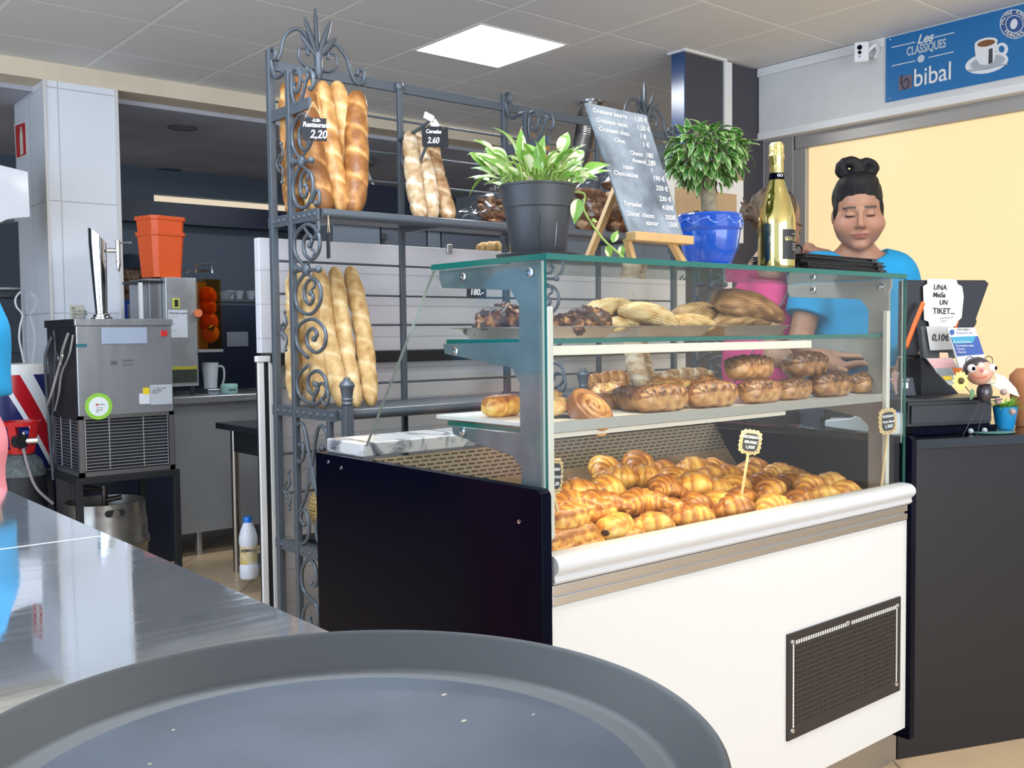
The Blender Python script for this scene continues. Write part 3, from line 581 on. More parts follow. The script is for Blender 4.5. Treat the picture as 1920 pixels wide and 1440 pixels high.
# upper shelf: three steel trays
TR = mat('tray_steel', (.52, .48, .44), .25, .9)
def tray(x0, x1, y0, y1, z, label):
    t = thing('pastry_tray', label, 'tray', ((x0+x1)/2, (y0+y1)/2, z), 'steel trays on the upper glass shelf'); b = MB()
    def ring(g, zz): return [V(x0+g, y0+g, zz), V(x1-g, y0+g, zz), V(x1-g, y1-g, zz), V(x0+g, y1-g, zz)]
    R_ = [ring(.022, z), ring(.006, z+.020), ring(-.008, z+.021), ring(-.008, z+.0225), ring(.007, z+.0215), ring(.024, z+.0015)]
    vs = sum(R_, []); fs = [(3, 2, 1, 0)]+[(i*4+k, i*4+(k+1) % 4, (i+1)*4+(k+1) % 4, (i+1)*4+k) for i in range(5) for k in range(4)]+[(20, 21, 22, 23)]
    b.add(vs, fs); b.build('pan', TR, t, smooth=0, bevel=.002); return t
z1 = 1.1415
tx = [P(1158, 630, 'y', 1.39).x, P(1192, 630, 'y', 1.39).x, P(1335, 630, 'y', 1.39).x, P(1348, 630, 'y', 1.39).x, P(1478, 630, 'y', 1.39).x]
tray(1.222, tx[0], 1.38, 1.64, z1, 'steel tray of dark caramel buns nearest the corner of the case'); tray(tx[1], tx[2], 1.38, 1.63, z1, 'steel tray of pale flaky pastries in the middle of the upper shelf'); tray(tx[3]+.012, tx[4], 1.38, 1.63, z1, 'steel tray under the big ear shaped pastries')
g1 = 'caramel buns on the first tray'; zt = z1+.004
shelfput(KD, 945, 603, 1.56, 'large dark caramel bun at the back left of the steel upright', g1, zt, s=1.15)
shelfput(KD, 905, 625, 1.60, 'small brown piece at the end of the first tray', g1, zt, .5, s=.6, k=1)
shelfput(KD, 1010, 612, 1.50, 'reddish caramel bun half behind the steel upright', g1, zt, .9, s=.9)
shelfput(KD, 1062, 612, 1.42, 'reddish crusted bun just inside the corner of the glass', g1, zt, 1.9, s=.8)
shelfput(KD, 1100, 608, 1.45, 'blackened caramel bun beside the pale flaky pastries', g1, zt, 2.7, s=1.0)
g3 = 'flaky pastries on the upper shelf'
shelfput(KP, 1143, 594, 1.50, 'pale flaky pastry bent upwards, resting on the one below it', g3, 1.178, .1, 0, -.1, .9)
shelfput(KP, 1168, 617, 1.46, 'pale flaky pastry on the tray between bun and rolled one', g3, zt+.002, .3, 0, 0, .85)
shelfput(KP, 1212, 603, 1.42, 'crumbly flaky pastry slanting down towards the middle tray', g3, 1.158, .1, 0, .28, 1.0)
shelfput(KP, 1290, 610, 1.43, 'flat pale flaky pastry lying straight on the middle tray', g3, zt+.002, -.05, 0, 0, .9)
shelfput(KE, 1395, 583, 1.46, 'large ear shaped pastry with curved ridges, on top of the others', g3, 1.183, -.2, .5, .12, .85)
shelfput(KE, 1310, 590, 1.54, 'long brown pastry behind, under the large ear shaped one', g3, 1.163, .3, .1, -.12, .8)
shelfput(KE, 1385, 605, 1.46, 'flat brown pastry lowest on the end tray', g3, zt+.003, 0, 0, 0, .75)
# ================================================================ THE WROUGHT IRON BREAD RACK
RX = [1.61, 2.653, 3.70]; RY = 3.20
rack = thing('bread_rack', 'tall dark grey wrought iron bread rack with scrolled end frames', 'bread rack', (2.65, 3.0, 0))
def spiral(c, r0, a0, turns, dirn=1, r1=.008, n=26):
    return [(c[0]+(r0+(r1-r0)*(i/n)**.8)*math.cos(a0+dirn*turns*2*PI*i/n), c[1]+(r0+(r1-r0)*(i/n)**.8)*math.sin(a0+dirn*turns*2*PI*i/n)) for i in range(n+1)]
def endframe(x, full=True):
    def Q(y, z, dx=0): return V(x+dx, y, z)
    parts = []
    b = MB(); b.box(x-.012, x+.012, RY-.012, RY+.012, 0, 2.135); b.box(x-.010, x+.010, 3.055, 3.077, 0, 2.04)
    po = b.build('post', IRON, rack, bevel=.002)
    s = MB()
    def tb(pts, r=.0065, ball=0):
        p3 = [Q(*p) for p in pts]; s.tube(cr(p3, 3), r, 8)
        if ball: s.ball(p3[-1], ball, 10, 8)
    # top hook
    tb([(RY-.01, 2.13), (RY-.03, 2.135), (RY-.045, 2.115), (RY-.035, 2.095), (RY-.02, 2.105)], .007)
    tb([(RY-.012, 2.10), (RY-.02, 2.06), (RY-.05, 2.03), (RY-.10, 2.035), (3.066, 2.03)], .008)
    # shelf bars
    for y1, z in ((2.925, 1.905), (2.885, 1.545), (2.80, .895), (2.76, .425)):
        s.bar((x, RY+.03, z), (x, y1, z), .010, .036)
    # rivets
    for y1, z in ((2.885, 1.545), (2.80, .895), (2.76, .425)):
        k = 9
        for i in range(k): s.ball((x-.006, y1+.015+(RY-.03-y1)*i/(k-1), z), (.004, .007, .007), 8, 6)
    # scroll between 1.905 and 2.04 : S scrolls
    tb([(3.02, 1.99), (3.03, 1.975), (3.015, 1.955), (2.995, 1.965), (2.985, 2.0), (3.01, 2.03), (3.04, 2.02), (3.045, 1.96), (3.02, 1.915), (2.985, 1.925), (2.955, 1.965), (2.93, 2.005), (2.905, 1.995), (2.90, 1.965), (2.915, 1.945), (2.93, 1.955)])
    tb([(3.0, 2.03), (2.975, 1.99), (2.95, 1.975), (2.93, 2.0), (2.945, 2.02)], .0055)
    # C pair with rosette : 1.54 - 1.89
    def cpair(zt, zb, y0, y1, ros=True):
        zm = (zt+zb)/2; w_ = y0-y1
        for sg, ze in ((1, zt), (-1, zb)):
            hh = abs(ze-zm); cz = zm+sg*hh*.55
            sp = spiral((y0-w_*.52, cz), hh*.36, PI/2*sg, 1.35, 1, .010)
            lead = [(y0-w_*.35, zm+sg*.012), (y0-w_*.03, zm+sg*hh*.35), (y0-w_*.02, zm+sg*hh*.72), (y0-w_*.30, ze-sg*.012)]
            tb(lead+[(p[0], p[1]) for p in sp[1:]] if 0 else lead+[(y0-w_*.62, ze-sg*hh*.08), (y0-w_*.88, zm+sg*hh*.68), (y0-w_*.86, zm+sg*hh*.36), (y0-w_*.62, zm+sg*hh*.20), (y0-w_*.36, zm+sg*hh*.34), (y0-w_*.34, zm+sg*hh*.62), (y0-w_*.52, zm+sg*hh*.74), (y0-w_*.64, zm+sg*hh*.60), (y0-w_*.55, zm+sg*hh*.50)], .0065, .010)
        if ros:
            s.ball(Q(y0-w_*.40, zm), (.014, .022, .022), 12, 8); s.tube([Q(y0-w_*.08, zm+.006), Q(y0-w_*.3, zm), Q(y0-w_*.80, zm-.004)], [.012, .006, .006], 8); s.ball(Q(y0-w_*.05, zm+.006), .014, 8, 6); s.ball(Q(y0-w_*.84, zm-.004), .012, 8, 6)
            tb([(y0-w_*.42, zm+.015), (y0-w_*.62, zm+.03), (y0-w_*.70, zm+.055), (y0-w_*.60, zm+.065)], .0045)
            tb([(y0-w_*.42, zm-.015), (y0-w_*.62, zm-.03), (y0-w_*.70, zm-.055), (y0-w_*.60, zm-.065)], .0045)
    cpair(1.885, 1.565, 3.05, 2.90)
    cpair(1.525, 1.215, 3.05, 2.86, True); cpair(1.215, .92, 3.05, 2.83, False)
    tb([(2.93, 1.585), (2.89, 1.62), (2.875, 1.60), (2.88, 1.575), (2.90, 1.58)], .0055, .009); tb([(2.98, 1.51), (2.93, 1.47), (2.885, 1.485), (2.885, 1.52)], .0055)
    tb([(2.95, .93), (2.90, .995), (2.855, .985), (2.845, .945), (2.865, .925), (2.885, .945)], .006, .009)
    # lower : crossed stems 0.44 - 0.88
    for sg in (1, -1):
        m_ = 2.965
        tb([(m_-sg*.01+sg*.0, .66), (m_+sg*.02, .78), (m_+sg*.055, .855), (m_+sg*.105, .84), (m_+sg*.115, .77), (m_+sg*.085, .725), (m_+sg*.055, .745), (m_+sg*.055, .785), (m_+sg*.075, .785)], .0065, .008)
        tb([(m_+sg*.005, .72), (m_+sg*.04, .62), (m_+sg*.11, .53), (m_+sg*.12, .48), (m_+sg*.085, .445), (m_+sg*.03, .48), (m_+sg*.03, .54), (m_+sg*.065, .565), (m_+sg*.085, .53), (m_+sg*.06, .515)], .0065, .008)
    tb([(2.99, .03), (3.045, .12), (3.04, .22), (2.96, .26), (2.94, .20), (2.98, .17), (3.0, .20)], .0065, .008)
    tb([(2.96, .26), (3.04, .29), (3.045, .36), (2.99, .405), (2.945, .37), (2.95, .32), (2.985, .32)], .0065, .008)
    tb([(2.86, .03), (2.80, .14), (2.80, .22), (2.86, .26), (2.89, .21), (2.86, .18)], .0065, .008)
    for z in (1.74, 1.17, .62):        # small lozenge ornaments between the posts
        s.tube(cr([Q(3.130, z+.06), Q(3.118, z+.025), Q(3.145, z), Q(3.118, z-.025), Q(3.130, z-.06)], 4), .004, 6); s.tube(cr([Q(3.140, z+.03), Q(3.165, z), Q(3.140, z-.03)], 4), .004, 6); s.ball(Q(3.130, z+.065), .007, 8, 6); s.ball(Q(3.130, z-.065), .007, 8, 6)
    s.build('scroll_panel', IRON, rack, smooth=50)
    MB().box(x-.009, x+.009, 2.828, 2.848, 0, .88).build('post', IRON, rack, bevel=.002)
    f = MB(); f.box(x+.012, x+.042, 2.758, 2.788, 0, .93).lathe([(.016, 0), (.020, .004), (.016, .012), (.020, .018), (.017, .024), (.022, .055), (.026, .062), (.022, .072), (.012, .080), (.010, .088), (0, .090)], (x+.027, 2.773, .93), 16)
    f.build('front_post', IRON, rack, bevel=.002)
for x in RX: endframe(x)
MB().box(RX[0], RX[2], RY-.006, RY+.006, 2.065, 2.10).build('top_rail', IRON, rack, bevel=.002)
for x in ((RX[0]+RX[1])/2, (RX[1]+RX[2])/2):
    MB().box(x-.011, x+.011, RY-.022, RY-.006, 0, 2.085).ball((x, RY-.015, 2.085), (.018, .012, .02), 12, 8).build('mid_bar', IRON, rack, bevel=.002)
for z in [P(800, q, 'y', RY).z for q in (235, 298, 351)]+[P(745, q, 'y', RY).z for q in (499, 555, 609, 716)]+[.74, .60]:
    MB().cyl((RX[0], RY-.008, z), (RX[2], RY-.008, z), .0045, n=8).build('back_rod', IRON, rack, smooth=60)
for y1, z in ((2.885, 1.545), (2.80, .895), (2.76, .425)):
    b = MB().box(RX[0]+.012, RX[2]-.012, y1, RY-.02, z+.008, z+.014)
    b.tube([(RX[0]+.01, y1, z+.002), (RX[2]-.01, y1, z+.002)], .017, 16)
    b.box((RX[0]+RX[1])/2-.015, (RX[0]+RX[1])/2+.015, y1, RY-.02, z-.01, z+.008).box((RX[1]+RX[2])/2-.015, (RX[1]+RX[2])/2+.015, y1, RY-.02, z-.01, z+.008)
    b.build('shelf', IRON, rack, smooth=50)
def crest(x):
    b = MB(); y = RY-.01
    def T(pts, r=.007, ball=0):
        p = cr([V(x+a, y, 2.10+c) for a, c in pts], 4); b.tube(p, r, 8)
        if ball: b.ball(p[-1], ball, 8, 6)
    T([(-.16, .0), (-.145, .03), (-.13, .085), (-.09, .12), (-.045, .105), (0, .03)]); T([(.02, .09), (.07, .095), (.115, .055), (.13, .01), (.155, -.03), (.185, -.02), (.185, .015), (.165, .02), (.16, .005)], .007, .009)
    for sg in (-1, 1): T([(0, .0), (sg*.04, -.005), (sg*.075, .02), (sg*.072, .055), (sg*.045, .06), (sg*.04, .042)], .0055, .008)
    for k, (ax_, ln) in enumerate(((-.75, .10), (-.45, .14), (-.05, .17), (.32, .14), (.75, .11))):
        p0 = V(x, y, 2.135); d = V(math.sin(ax_), -.12*(k % 2), math.cos(ax_)); b.tube([p0, p0+d*ln*.4, p0+d*ln*.8, p0+d*ln], [.010, .019, .016, .006], 8, flat=.5)
    b.tube([(x, y, 2.06), (x, y, 2.085), (x, y, 2.12), (x, y, 2.15)], [.004, .016, .014, .018], 10)
    return b.build('crest_ornament', IRON, rack, smooth=60)
crest(P(594, 110, 'y', RY).x); crest(P(1208, 215, 'y', RY).x)
for x, y1 in ((P(742, 240, 'y', RY).x, 2.96), (P(745, 240, 'y', RY).x+1.05, 2.96)):   # price hooks
    b = MB(); b.tube(cr([(x, RY-.02, 1.885), (x, 3.06, 1.90), (x, y1, 1.925)], 4), .007, 8)
    b.tube(cr([(x, 2.97, 1.90), (x, 3.03, 1.80), (x, 3.10, 1.75), (x, 3.16, 1.80), (x, 3.14, 1.87), (x, 3.09, 1.87), (x, 3.085, 1.835)], 4), .0055, 8); b.ball((x, 3.085, 1.835), .01, 8, 6)
    b.build('price_hook', IRON, rack, smooth=60)
# ---------------------------------------------------------------- loaves
def baguette_mb(seed, L=.52, R=.033, cuts=6, pale=0, depth=.0035):
    def cen(t): return V(.006*math.sin(t*5+seed), .005*math.sin(t*4+seed*2), t*L), V(0, 0, 1), V(1, 0, 0), V(0, 1, 0)
    def sl(t, a): ph = (t*cuts+a/(2*PI)*1.0+seed*.3) % 1; return max(0, 1-abs(ph-.5)*7)*(1 if .06 < t < .94 else 0)
    def rad(t, a):
        s = abs(2*t-1); e = (1-s**7)**.5 if s < 1 else 0; g = 1+.06*nz3(t*9+seed, math.cos(a), math.sin(a), 1.6)+.022*math.cos(2*PI*(t*cuts+a/(2*PI)+seed*.3))
        return max(.003, R*e*g-sl(t, a)*depth), max(.003, R*.9*e*g-sl(t, a)*depth), Z0
    def tone(t, a): return pale-.34*sl(t, a)+.30*nz3(t*14+seed, math.cos(a)*1.4, math.sin(a)*1.4)+.05*math.cos(2*PI*(t*cuts+a/(2*PI)+seed*.3))
    return loft(cen, rad, tone, 90, 26)
KG = Kind('golden_loaf', 'bread loaf', [baguette_mb(1.0, .53, .042, 5, .22), baguette_mb(3.2, .54, .045, 5, .30), baguette_mb(5.7, .50, .040, 5, .16)], GOLD)
KW = Kind('pale_baguette', 'baguette', [baguette_mb(2.0, .50, .033, 6, .12), baguette_mb(4.4, .51, .034, 6, .20)], PALE)
KU = Kind('rustic_loaf', 'bread loaf', [baguette_mb(6.0, .42, .031, 4, .10), baguette_mb(8.1, .44, .033, 4, .22)], RUST)
def lean(K, top, bot, yt, yb, label, group, z, k=None, s=1, rz=0, L0=.52):
    a = P(*top, 'y', yt); b = P(*bot, 'y', yb)
    if a.x < 1.66: a = P(*top, 'x', 1.66)
    if b.x < 1.66: b = P(*bot, 'x', 1.66)
    a.y = min(a.y, 3.155); b.z = z; a.z = max(a.z, z+.3)
    d = a-b; Q = d.to_track_quat('Z', 'Y').to_matrix().to_4x4(); i_ = (K.i if k is None else k) % len(K.objs); hgt = max(v[2] for v in K.objs[i_].bound_box)
    o = K.put(label, group, (0, 0, 0), k=i_); o.matrix_basis = Matrix.Translation(b) @ Q @ Matrix.Rotation(rz, 4, 'Z') @ Matrix.Diagonal((s, s, d.length/hgt, 1)); return o
g = 'golden loaves standing on the top rack shelf'; Zt = 1.562
for (tp, bt, yt, yb, lb, k, rz) in [((672, 170), (662, 398), 3.13, 2.96, 'tall golden loaf, the rightmost and nearest of the golden group', 1, 0), ((604, 152), (640, 400), 3.15, 2.99, 'golden loaf leaning behind the rightmost one', 0, 1), ((628, 152), (664, 398), 3.17, 3.05, 'golden loaf standing mostly hidden between the two on the right', 2, 2), ((560, 142), (612, 402), 3.12, 2.98, 'golden loaf behind the black tag reading Restaurant', 1, 3), ((588, 170), (585, 404), 3.12, 3.02, 'golden loaf behind the upper scrollwork', 2, 4.1), ((545, 150), (560, 400), 3.14, 3.06, 'reddish golden loaf close to the second iron post', 0, 5), ((522, 160), (548, 404), 3.16, 3.10, 'golden loaf seen between the two iron posts of the end frame', 2, .6)]:
    lean(KG, tp, bt, yt, yb, lb, g, Zt, k, .95, rz)
g = 'pale baguettes leaning on the lower rack shelf'; Zl = .912
for (tp, bt, lb, k, rz) in [((657, 500), (700, 752), 'pale baguette, rightmost of the leaning row', 0, 0), ((626, 500), (668, 758), 'pale baguette, second from the right of the leaning row', 1, 1.5), ((594, 500), (640, 765), 'pale baguette, third from the right of the leaning row', 0, 2.6), ((565, 500), (612, 768), 'pale baguette, fourth from the right, behind the scroll tips', 1, 3.3), ((553, 492), (585, 768), 'pale baguette behind the big lower scroll', 0, 4.3), ((530, 500), (556, 770), 'browner baguette beside the second iron post', 1, 5.0)]:
    lean(KW, tp, bt, 3.13, 2.90, lb, g, Zl, k, 1, rz)
g = 'rustic floured loaves on the top rack shelf'
for (tp, bt, lb, k, rz) in [((764, 246), (790, 412), 'floured rustic loaf standing left in the middle group of three', 0, 0), ((782, 248), (813, 412), 'floured rustic loaf in the middle of the three rustic loaves', 0, 2), ((806, 262), (840, 410), 'browner rustic loaf under the 2.60 tag', 1, 3)]:
    lean(KU, tp, bt, 3.12, 2.98, lb, g, Zt, k, 1.05, rz)
lean(KG, (985, 235), (1005, 420), 3.12, 3.0, 'golden loaf behind the potted pothos on the top rack shelf', 'golden loaves standing on the top rack shelf', Zt, 0, .9, 1)
lean(KG, (1015, 260), (1030, 420), 3.12, 3.0, 'second golden loaf half hidden by the pothos leaves', 'golden loaves standing on the top rack shelf', Zt, 2, .8, 2)
g = 'loaves on the lower rack shelf seen through the case'
lean(KU, (1175, 640), (1205, 720), 3.05, 2.90, 'grey floured loaf leaning on the lower rack shelf behind the flaky pastries', g, Zl, 0, 1.4, 0)
lean(KU, (1195, 625), (1222, 725), 3.08, 2.95, 'brown crusted loaf leaning beside the grey floured one', g, Zl, 1, .9, 2)
o = KU.put('round bottomed loaf lying flat on the lower rack shelf behind the yellow buns', g, (0, 0, 0)); p = P(1225, 716, 'y', 2.95); place(o, (p.x, 2.95, Zl+.035), -.1, 0, PI/2, 1); o.scale = (1.2, 1.2, .85)
o = KG.put('short brown loaf lying flat on the lower rack shelf beside the finial', g, (0, 0, 0)); p = P(1095, 716, 'y', 2.95); place(o, (p.x, 2.95, Zl+.04), -.1, 0, PI/2, 1); o.scale = (.9, .9, .45)
# ---------------------------------------------------------------- hanging tags
TWINE = mat('natural_twine', (.55, .42, .25), .9)
def tagboard(name, label, corners, lines, hook, grp='black price tags on the bread rack', thick=.004):
    a, b_, c_, d_ = corners; t = thing(name, label, 'price tag', (a+b_+c_+d_)/4, grp); n = (b_-a).cross(d_-a).normalized(); xd = (b_-a).normalized(); yd = (a-d_).normalized()
    MB().prism([a, b_, c_, d_], n*(thick if n.y > 0 else -thick)).build('slate_board', SLATE, t, bevel=.001)
    nn = xd.cross(yd).normalized(); wdt = (b_-a).length
    for s_, u_, v_, sh, body in lines: text(body, s_, a+(b_-a)*u_+(d_-a)*v_+nn*.0012, xd, yd, CHALKW, t, sh, off=.0006)
    if hook:
        hk = Vector(hook); mb = MB()
        for k in (.15, .85): mb.tube([a+(b_-a)*k-yd*.006, hk], .0012, 5)
        mb.build('twine', TWINE, t)
    return t
yT = 2.90
tagboard('price_tag', 'black tag reading Restaurant 2,20, hanging before the golden loaves', [P(563, 219, 'y', yT), P(612, 222, 'y', yT), P(613, 265, 'y', yT), P(568, 262, 'y', yT)], [(.022, .03, .42, .3, 'Restaurant'), (.013, .42, .18, .1, '-2.30-'), (.036, .26, .90, .3, '2,20')], P(587, 191, 'y', 2.93))
tagboard('price_tag', 'black tag reading 2.60, hanging before the rustic loaves', [P(791, 236, 'y', 2.94), P(840, 238, 'y', 2.94), P(841, 277, 'y', 2.94), P(793, 275, 'y', 2.94)], [(.019, .12, .34, .3, 'Cereales'), (.030, .16, .82, .3, '2.60')], P(813, 222, 'y', 2.95))
b = MB(); c_ = P(812, 226, 'y', 2.945); b.box(-.04, 0, -.003, .003, -.008, .016, Matrix.Translation(c_) @ Matrix.Rotation(.3, 4, 'Y')); b.box(0, .028, -.003, .003, -.02, .012, Matrix.Translation(c_) @ Matrix.Rotation(.9, 4, 'Y'))
tag(b.build('paper_scrap', PAPER), 'torn white paper scrap tied above the 2.60 tag', 'paper scrap')
tagboard('price_tag', 'black tag reading Baguette 180, hanging below the glass top arm', [P(876, 528, 'y', 2.80), P(912, 529, 'y', 2.80), P(912, 559, 'y', 2.80), P(876, 557, 'y', 2.80)], [(.0165, .02, .26, 0, 'BAGUETTE'), (.030, .12, .85, .15, '180.-')], P(893, 500, 'y', 2.82))
x_ = P(618, 440, 'y', 2.87).x
tagboard('price_tag', 'narrow black tag seen edge-on, tied below the top shelf end', [V(x_, 2.885, 1.485), V(x_-.012, 2.845, 1.483), V(x_-.012, 2.845, 1.40), V(x_, 2.885, 1.402)], [(.02, .2, .75, 0, '1')], V(x_-.005, 2.868, 1.54))
for q, lb in (((1172, 566, 1198, 592), 'small dark tag with a twine loop, first of the two behind the flaky pastries'), ((1209, 581, 1236, 600), 'small dark tag on a wire hanger, second of the two behind the flaky pastries')):
    tagboard('price_tag', lb, [P(q[0], q[1], 'y', 2.85), P(q[2], q[1], 'y', 2.85), P(q[2], q[3], 'y', 2.85), P(q[0], q[3], 'y', 2.85)], [], P((q[0]+q[2])/2, q[1]-22, 'y', 2.85))
# ---------------------------------------------------------------- bags of sliced bread
def bag(label, c, sx, sy, sz, seed, knot, yneck=.02):
    t = thing('bread_bag', label, 'bag of sliced bread', c, 'clear bags of sliced bread on the top rack shelf'); c = Vector(c)
    def fn(v, k): p = Vector(v); q = noise.noise((p-c)*22+V(seed, 0, 0)); return p+(p-c).normalized()*q*k
    b = MB().ball(c+V(0, 0, sz), (sx, sy, sz), 28, 20); b.v = [tuple(fn(v, .018)) for v in b.v]; b.v = [(v[0], v[1], max(v[2], c.z+.001)) for v in b.v]
    top = c+V(0, 0, sz*1.95); kn = Vector(knot); n_ = 14; vs, fs = [], []
    for i in range(6):
        f = i/5; p = top.lerp(kn, f); r = [.055, .03, .012, .03, .055, .075][i]
        for k in range(n_): a = 2*PI*k/n_; rr = r*(1+.35*math.sin(a*4+seed+f*2)); vs.append(p+V(rr*math.cos(a), rr*.6*math.sin(a), .012*math.sin(a*5)*f))
    for i in range(5):
        for k in range(n_): fs.append((i*n_+k, i*n_+(k+1) % n_, (i+1)*n_+(k+1) % n_, (i+1)*n_+k))
    b.add(vs, fs); bo = b.build('film', G_BAG, t, smooth=70)
    BR = crust('sliced_bread', [(.80, .58, .36), (.62, .38, .20), (.34, .15, .06), (.15, .055, .02)], 0, 60, .7, 0) if 'sb' not in MATS else MATS['sb']; MATS['sb'] = BR
    k_ = 0
    for i in range(5):
        for j in range(4):
            f = (i+.5)/5*2-1; zz = sz*(.22+.44*j) ; w_ = (1-((zz-sz)/sz)**2)**.5 if abs(zz-sz) < sz else .1
            p = c+V(f*sx*.78*w_, rnd.uniform(-.3, .1)*sy, zz); q = MB().lathe([(.0, -.006), (sz*.32, -.006), (sz*.36, 0), (sz*.32, .006), (0, .006)], (0, 0, 0), 18)
            R_ = Matrix.Rotation(rnd.uniform(-.5, .5), 3, 'X') @ Matrix.Rotation(rnd.uniform(.2, 1.2), 3, 'Y'); q.v = [tuple(p+R_ @ Vector(v)) for v in q.v]; q.col = [(.15+.5*(abs(math.hypot(*(Vector(v)-p)[:2])) > sz*.3),)*3+(1,) for v in q.v]; q.build('bread_slice', BR, t, smooth=60)
    return t
p = P(925, 415, 'y', 3.02); bag('low clear bag of brown bread slices beside the pot of pothos', (p.x, 3.02, Zt), .095, .08, .062, 1, (p.x-.01, 2.98, Zt+.20))
p = P(1100, 432, 'y', 3.02); bag('clear bag of dark bread slices right of the pothos pot, partly behind it', (p.x, 3.02, Zt), .10, .09, .105, 2, (p.x+.03, 2.98, Zt+.24))
p = P(1165, 436, 'y', 3.00); bag('tall clear bag of bread slices between easel leg and chalkboard', (p.x, 3.00, Zt), .115, .10, .135, 3, (p.x-.02, 2.96, Zt+.30))
p = P(880, 405, 'y', 3.0); b = MB(); b.ball((p.x, 3.0, Zt+.025), (.06, .05, .03), 20, 12); b.v = [tuple(Vector(v)+V(0, 0, 1)*noise.noise(Vector(v)*40)*.025) for v in b.v]; b.v = [(v[0], v[1], max(v[2], Zt)) for v in b.v]
tag(b.build('crumpled_bag', G_BAG, smooth=60), 'empty crumpled clear film bag beside the rustic loaves', 'plastic bag')
# boxes at the end of the shelf
p0, p1 = P(1258, 345, 'y', 3.0), P(1362, 478, 'y', 3.0)
cb_ = thing('cardboard_box', 'open white and brown cardboard box behind the variegated tree', 'cardboard box', ((p0.x+p1.x)/2, 3.05, Zt))
bx0, bx1 = p0.x-.14, p1.x; zt_ = P(1300, 330, 'y', 2.95).z
CARD = mat('brown_cardboard', (.50, .34, .19), .8, var=.1); CARDW = mat('white_cardboard', (.74, .72, .69), .7)
MB().box(bx0, bx1, 2.90, 3.16, Zt, zt_).build('carton', CARDW, cb_, bevel=.003); 
setpar(MB().box(bx0+.05, bx1-.06, 2.895, 2.899, Zt+.035, zt_-.07).build('window_panel', CARD), cb_)
MB().prism([V(bx0, 2.90, zt_), V(bx1, 2.90, zt_), V(bx1-.02, 2.93, zt_+.05), V(bx0+.06, 2.93, zt_+.05)], (0, .003, 0)).build('flap', CARD, cb_)
# basket on the bottom shelf
t = thing('woven_basket', 'round yellow woven straw basket on the bottom rack shelf', 'basket', (1.72, 2.95, .44)); bk = MB(); prof = []
for i in range(26): f = i/25; prof.append((.065+.045*math.sin(f*PI*.75)+.003*(i % 2), .0+f*.15))
STRAW = mat('woven_straw', (.72, .52, .20), .7, var=.5, vscale=70); bk.lathe(prof, (1.765, 3.045, .455), 40); bk.build('basket_body', STRAW, t, smooth=20)
tag(MB().box(1.66, 1.90, 2.95, 3.15, .441, .455).build('baking_tray', BLACKM, bevel=.003), 'black flat tray under the straw basket', 'tray')
# ================================================================ THINGS ON TOP OF THE CASE
ZT = 1.2925
# potted pothos
c = V(1.284, 1.45, ZT)
pot = thing('potted_pothos', 'variegated trailing pothos in a dark grey plastic pot on the glass top', 'potted plant', c)
PL = mat('dark_grey_plastic', (.042, .045, .052), .45)
MB().lathe([(.060, 0), (.078, .002), (.083, .009), (.079, .010), (.060, .004), (0, .004)], c, 40).build('saucer', PL, pot, smooth=50)
sc_ = .93
MB().lathe([(.050, .006), (.052, .008), (.0645, .096), (.067, .098), (.0725, .136), (.0745, .137), (.0745, .141), (.069, .141), (.066, .128), (0, .124)], c, 48).build('pot', PL, pot, smooth=40)
b = MB(); vp = math.atan2(-c.y, -c.x)
b.tube([c+V(math.cos(vp+.04+.03*math.sin(i*1.9))*r_, math.sin(vp+.04+.03*math.sin(i*1.9))*r_, z_) for i, (r_, z_) in enumerate([(.0525, .010), (.0545, .025), (.0570, .042), (.0592, .058), (.0615, .074), (.0632, .086)])], [.0003, .0007, .0006, .0008, .0005, .0002], 5)
b.build('crack', BLACKM, pot); b = MB(); b.tube([c+V(math.cos(vp+.62)*r_, math.sin(vp+.62)*r_, z_) for r_, z_ in ((.0545, .022), (.0583, .050), (.0607, .066))], [.0003, .0009, .0003], 5); b.build('pale_scratch', mat('scratch_grey', (.35, .37, .40), .6), pot)
SOIL = mat('soil', (.05, .03, .02), .95, bump=.004, bscale=80)
def leafmat(name, g, edge, amt):
    M = bpy.data.materials.new(name); M.use_nodes = True; N = M.node_tree.nodes; L = M.node_tree.links; b = N['Principled BSDF']; b.inputs['Roughness'].default_value = .4
    at = N.new('ShaderNodeAttribute'); at.attribute_name = 'tone'; sp = N.new('ShaderNodeSeparateColor'); L.new(at.outputs['Color'], sp.inputs[0])
    tc = N.new('ShaderNodeTexCoord'); nz = N.new('ShaderNodeTexNoise'); nz.inputs['Scale'].default_value = 90; L.new(tc.outputs['Object'], nz.inputs[0])
    ma = N.new('ShaderNodeMath'); ma.operation = 'MULTIPLY_ADD'; L.new(nz.outputs['Fac'], ma.inputs[0]); ma.inputs[1].default_value = amt; L.new(sp.outputs[0], ma.inputs[2])
    rp = N.new('ShaderNodeValToRGB'); L.new(ma.outputs[0], rp.inputs[0]); e = rp.color_ramp.elements; e[0].position = .55; e[0].color = (*g, 1); e[1].position = .72; e[1].color = (*edge, 1)
    L.new(rp.outputs[0], b.inputs['Base Color']); b.inputs['Subsurface Weight'].default_value = .0; b.inputs['Transmission Weight'].default_value = 0
    return M
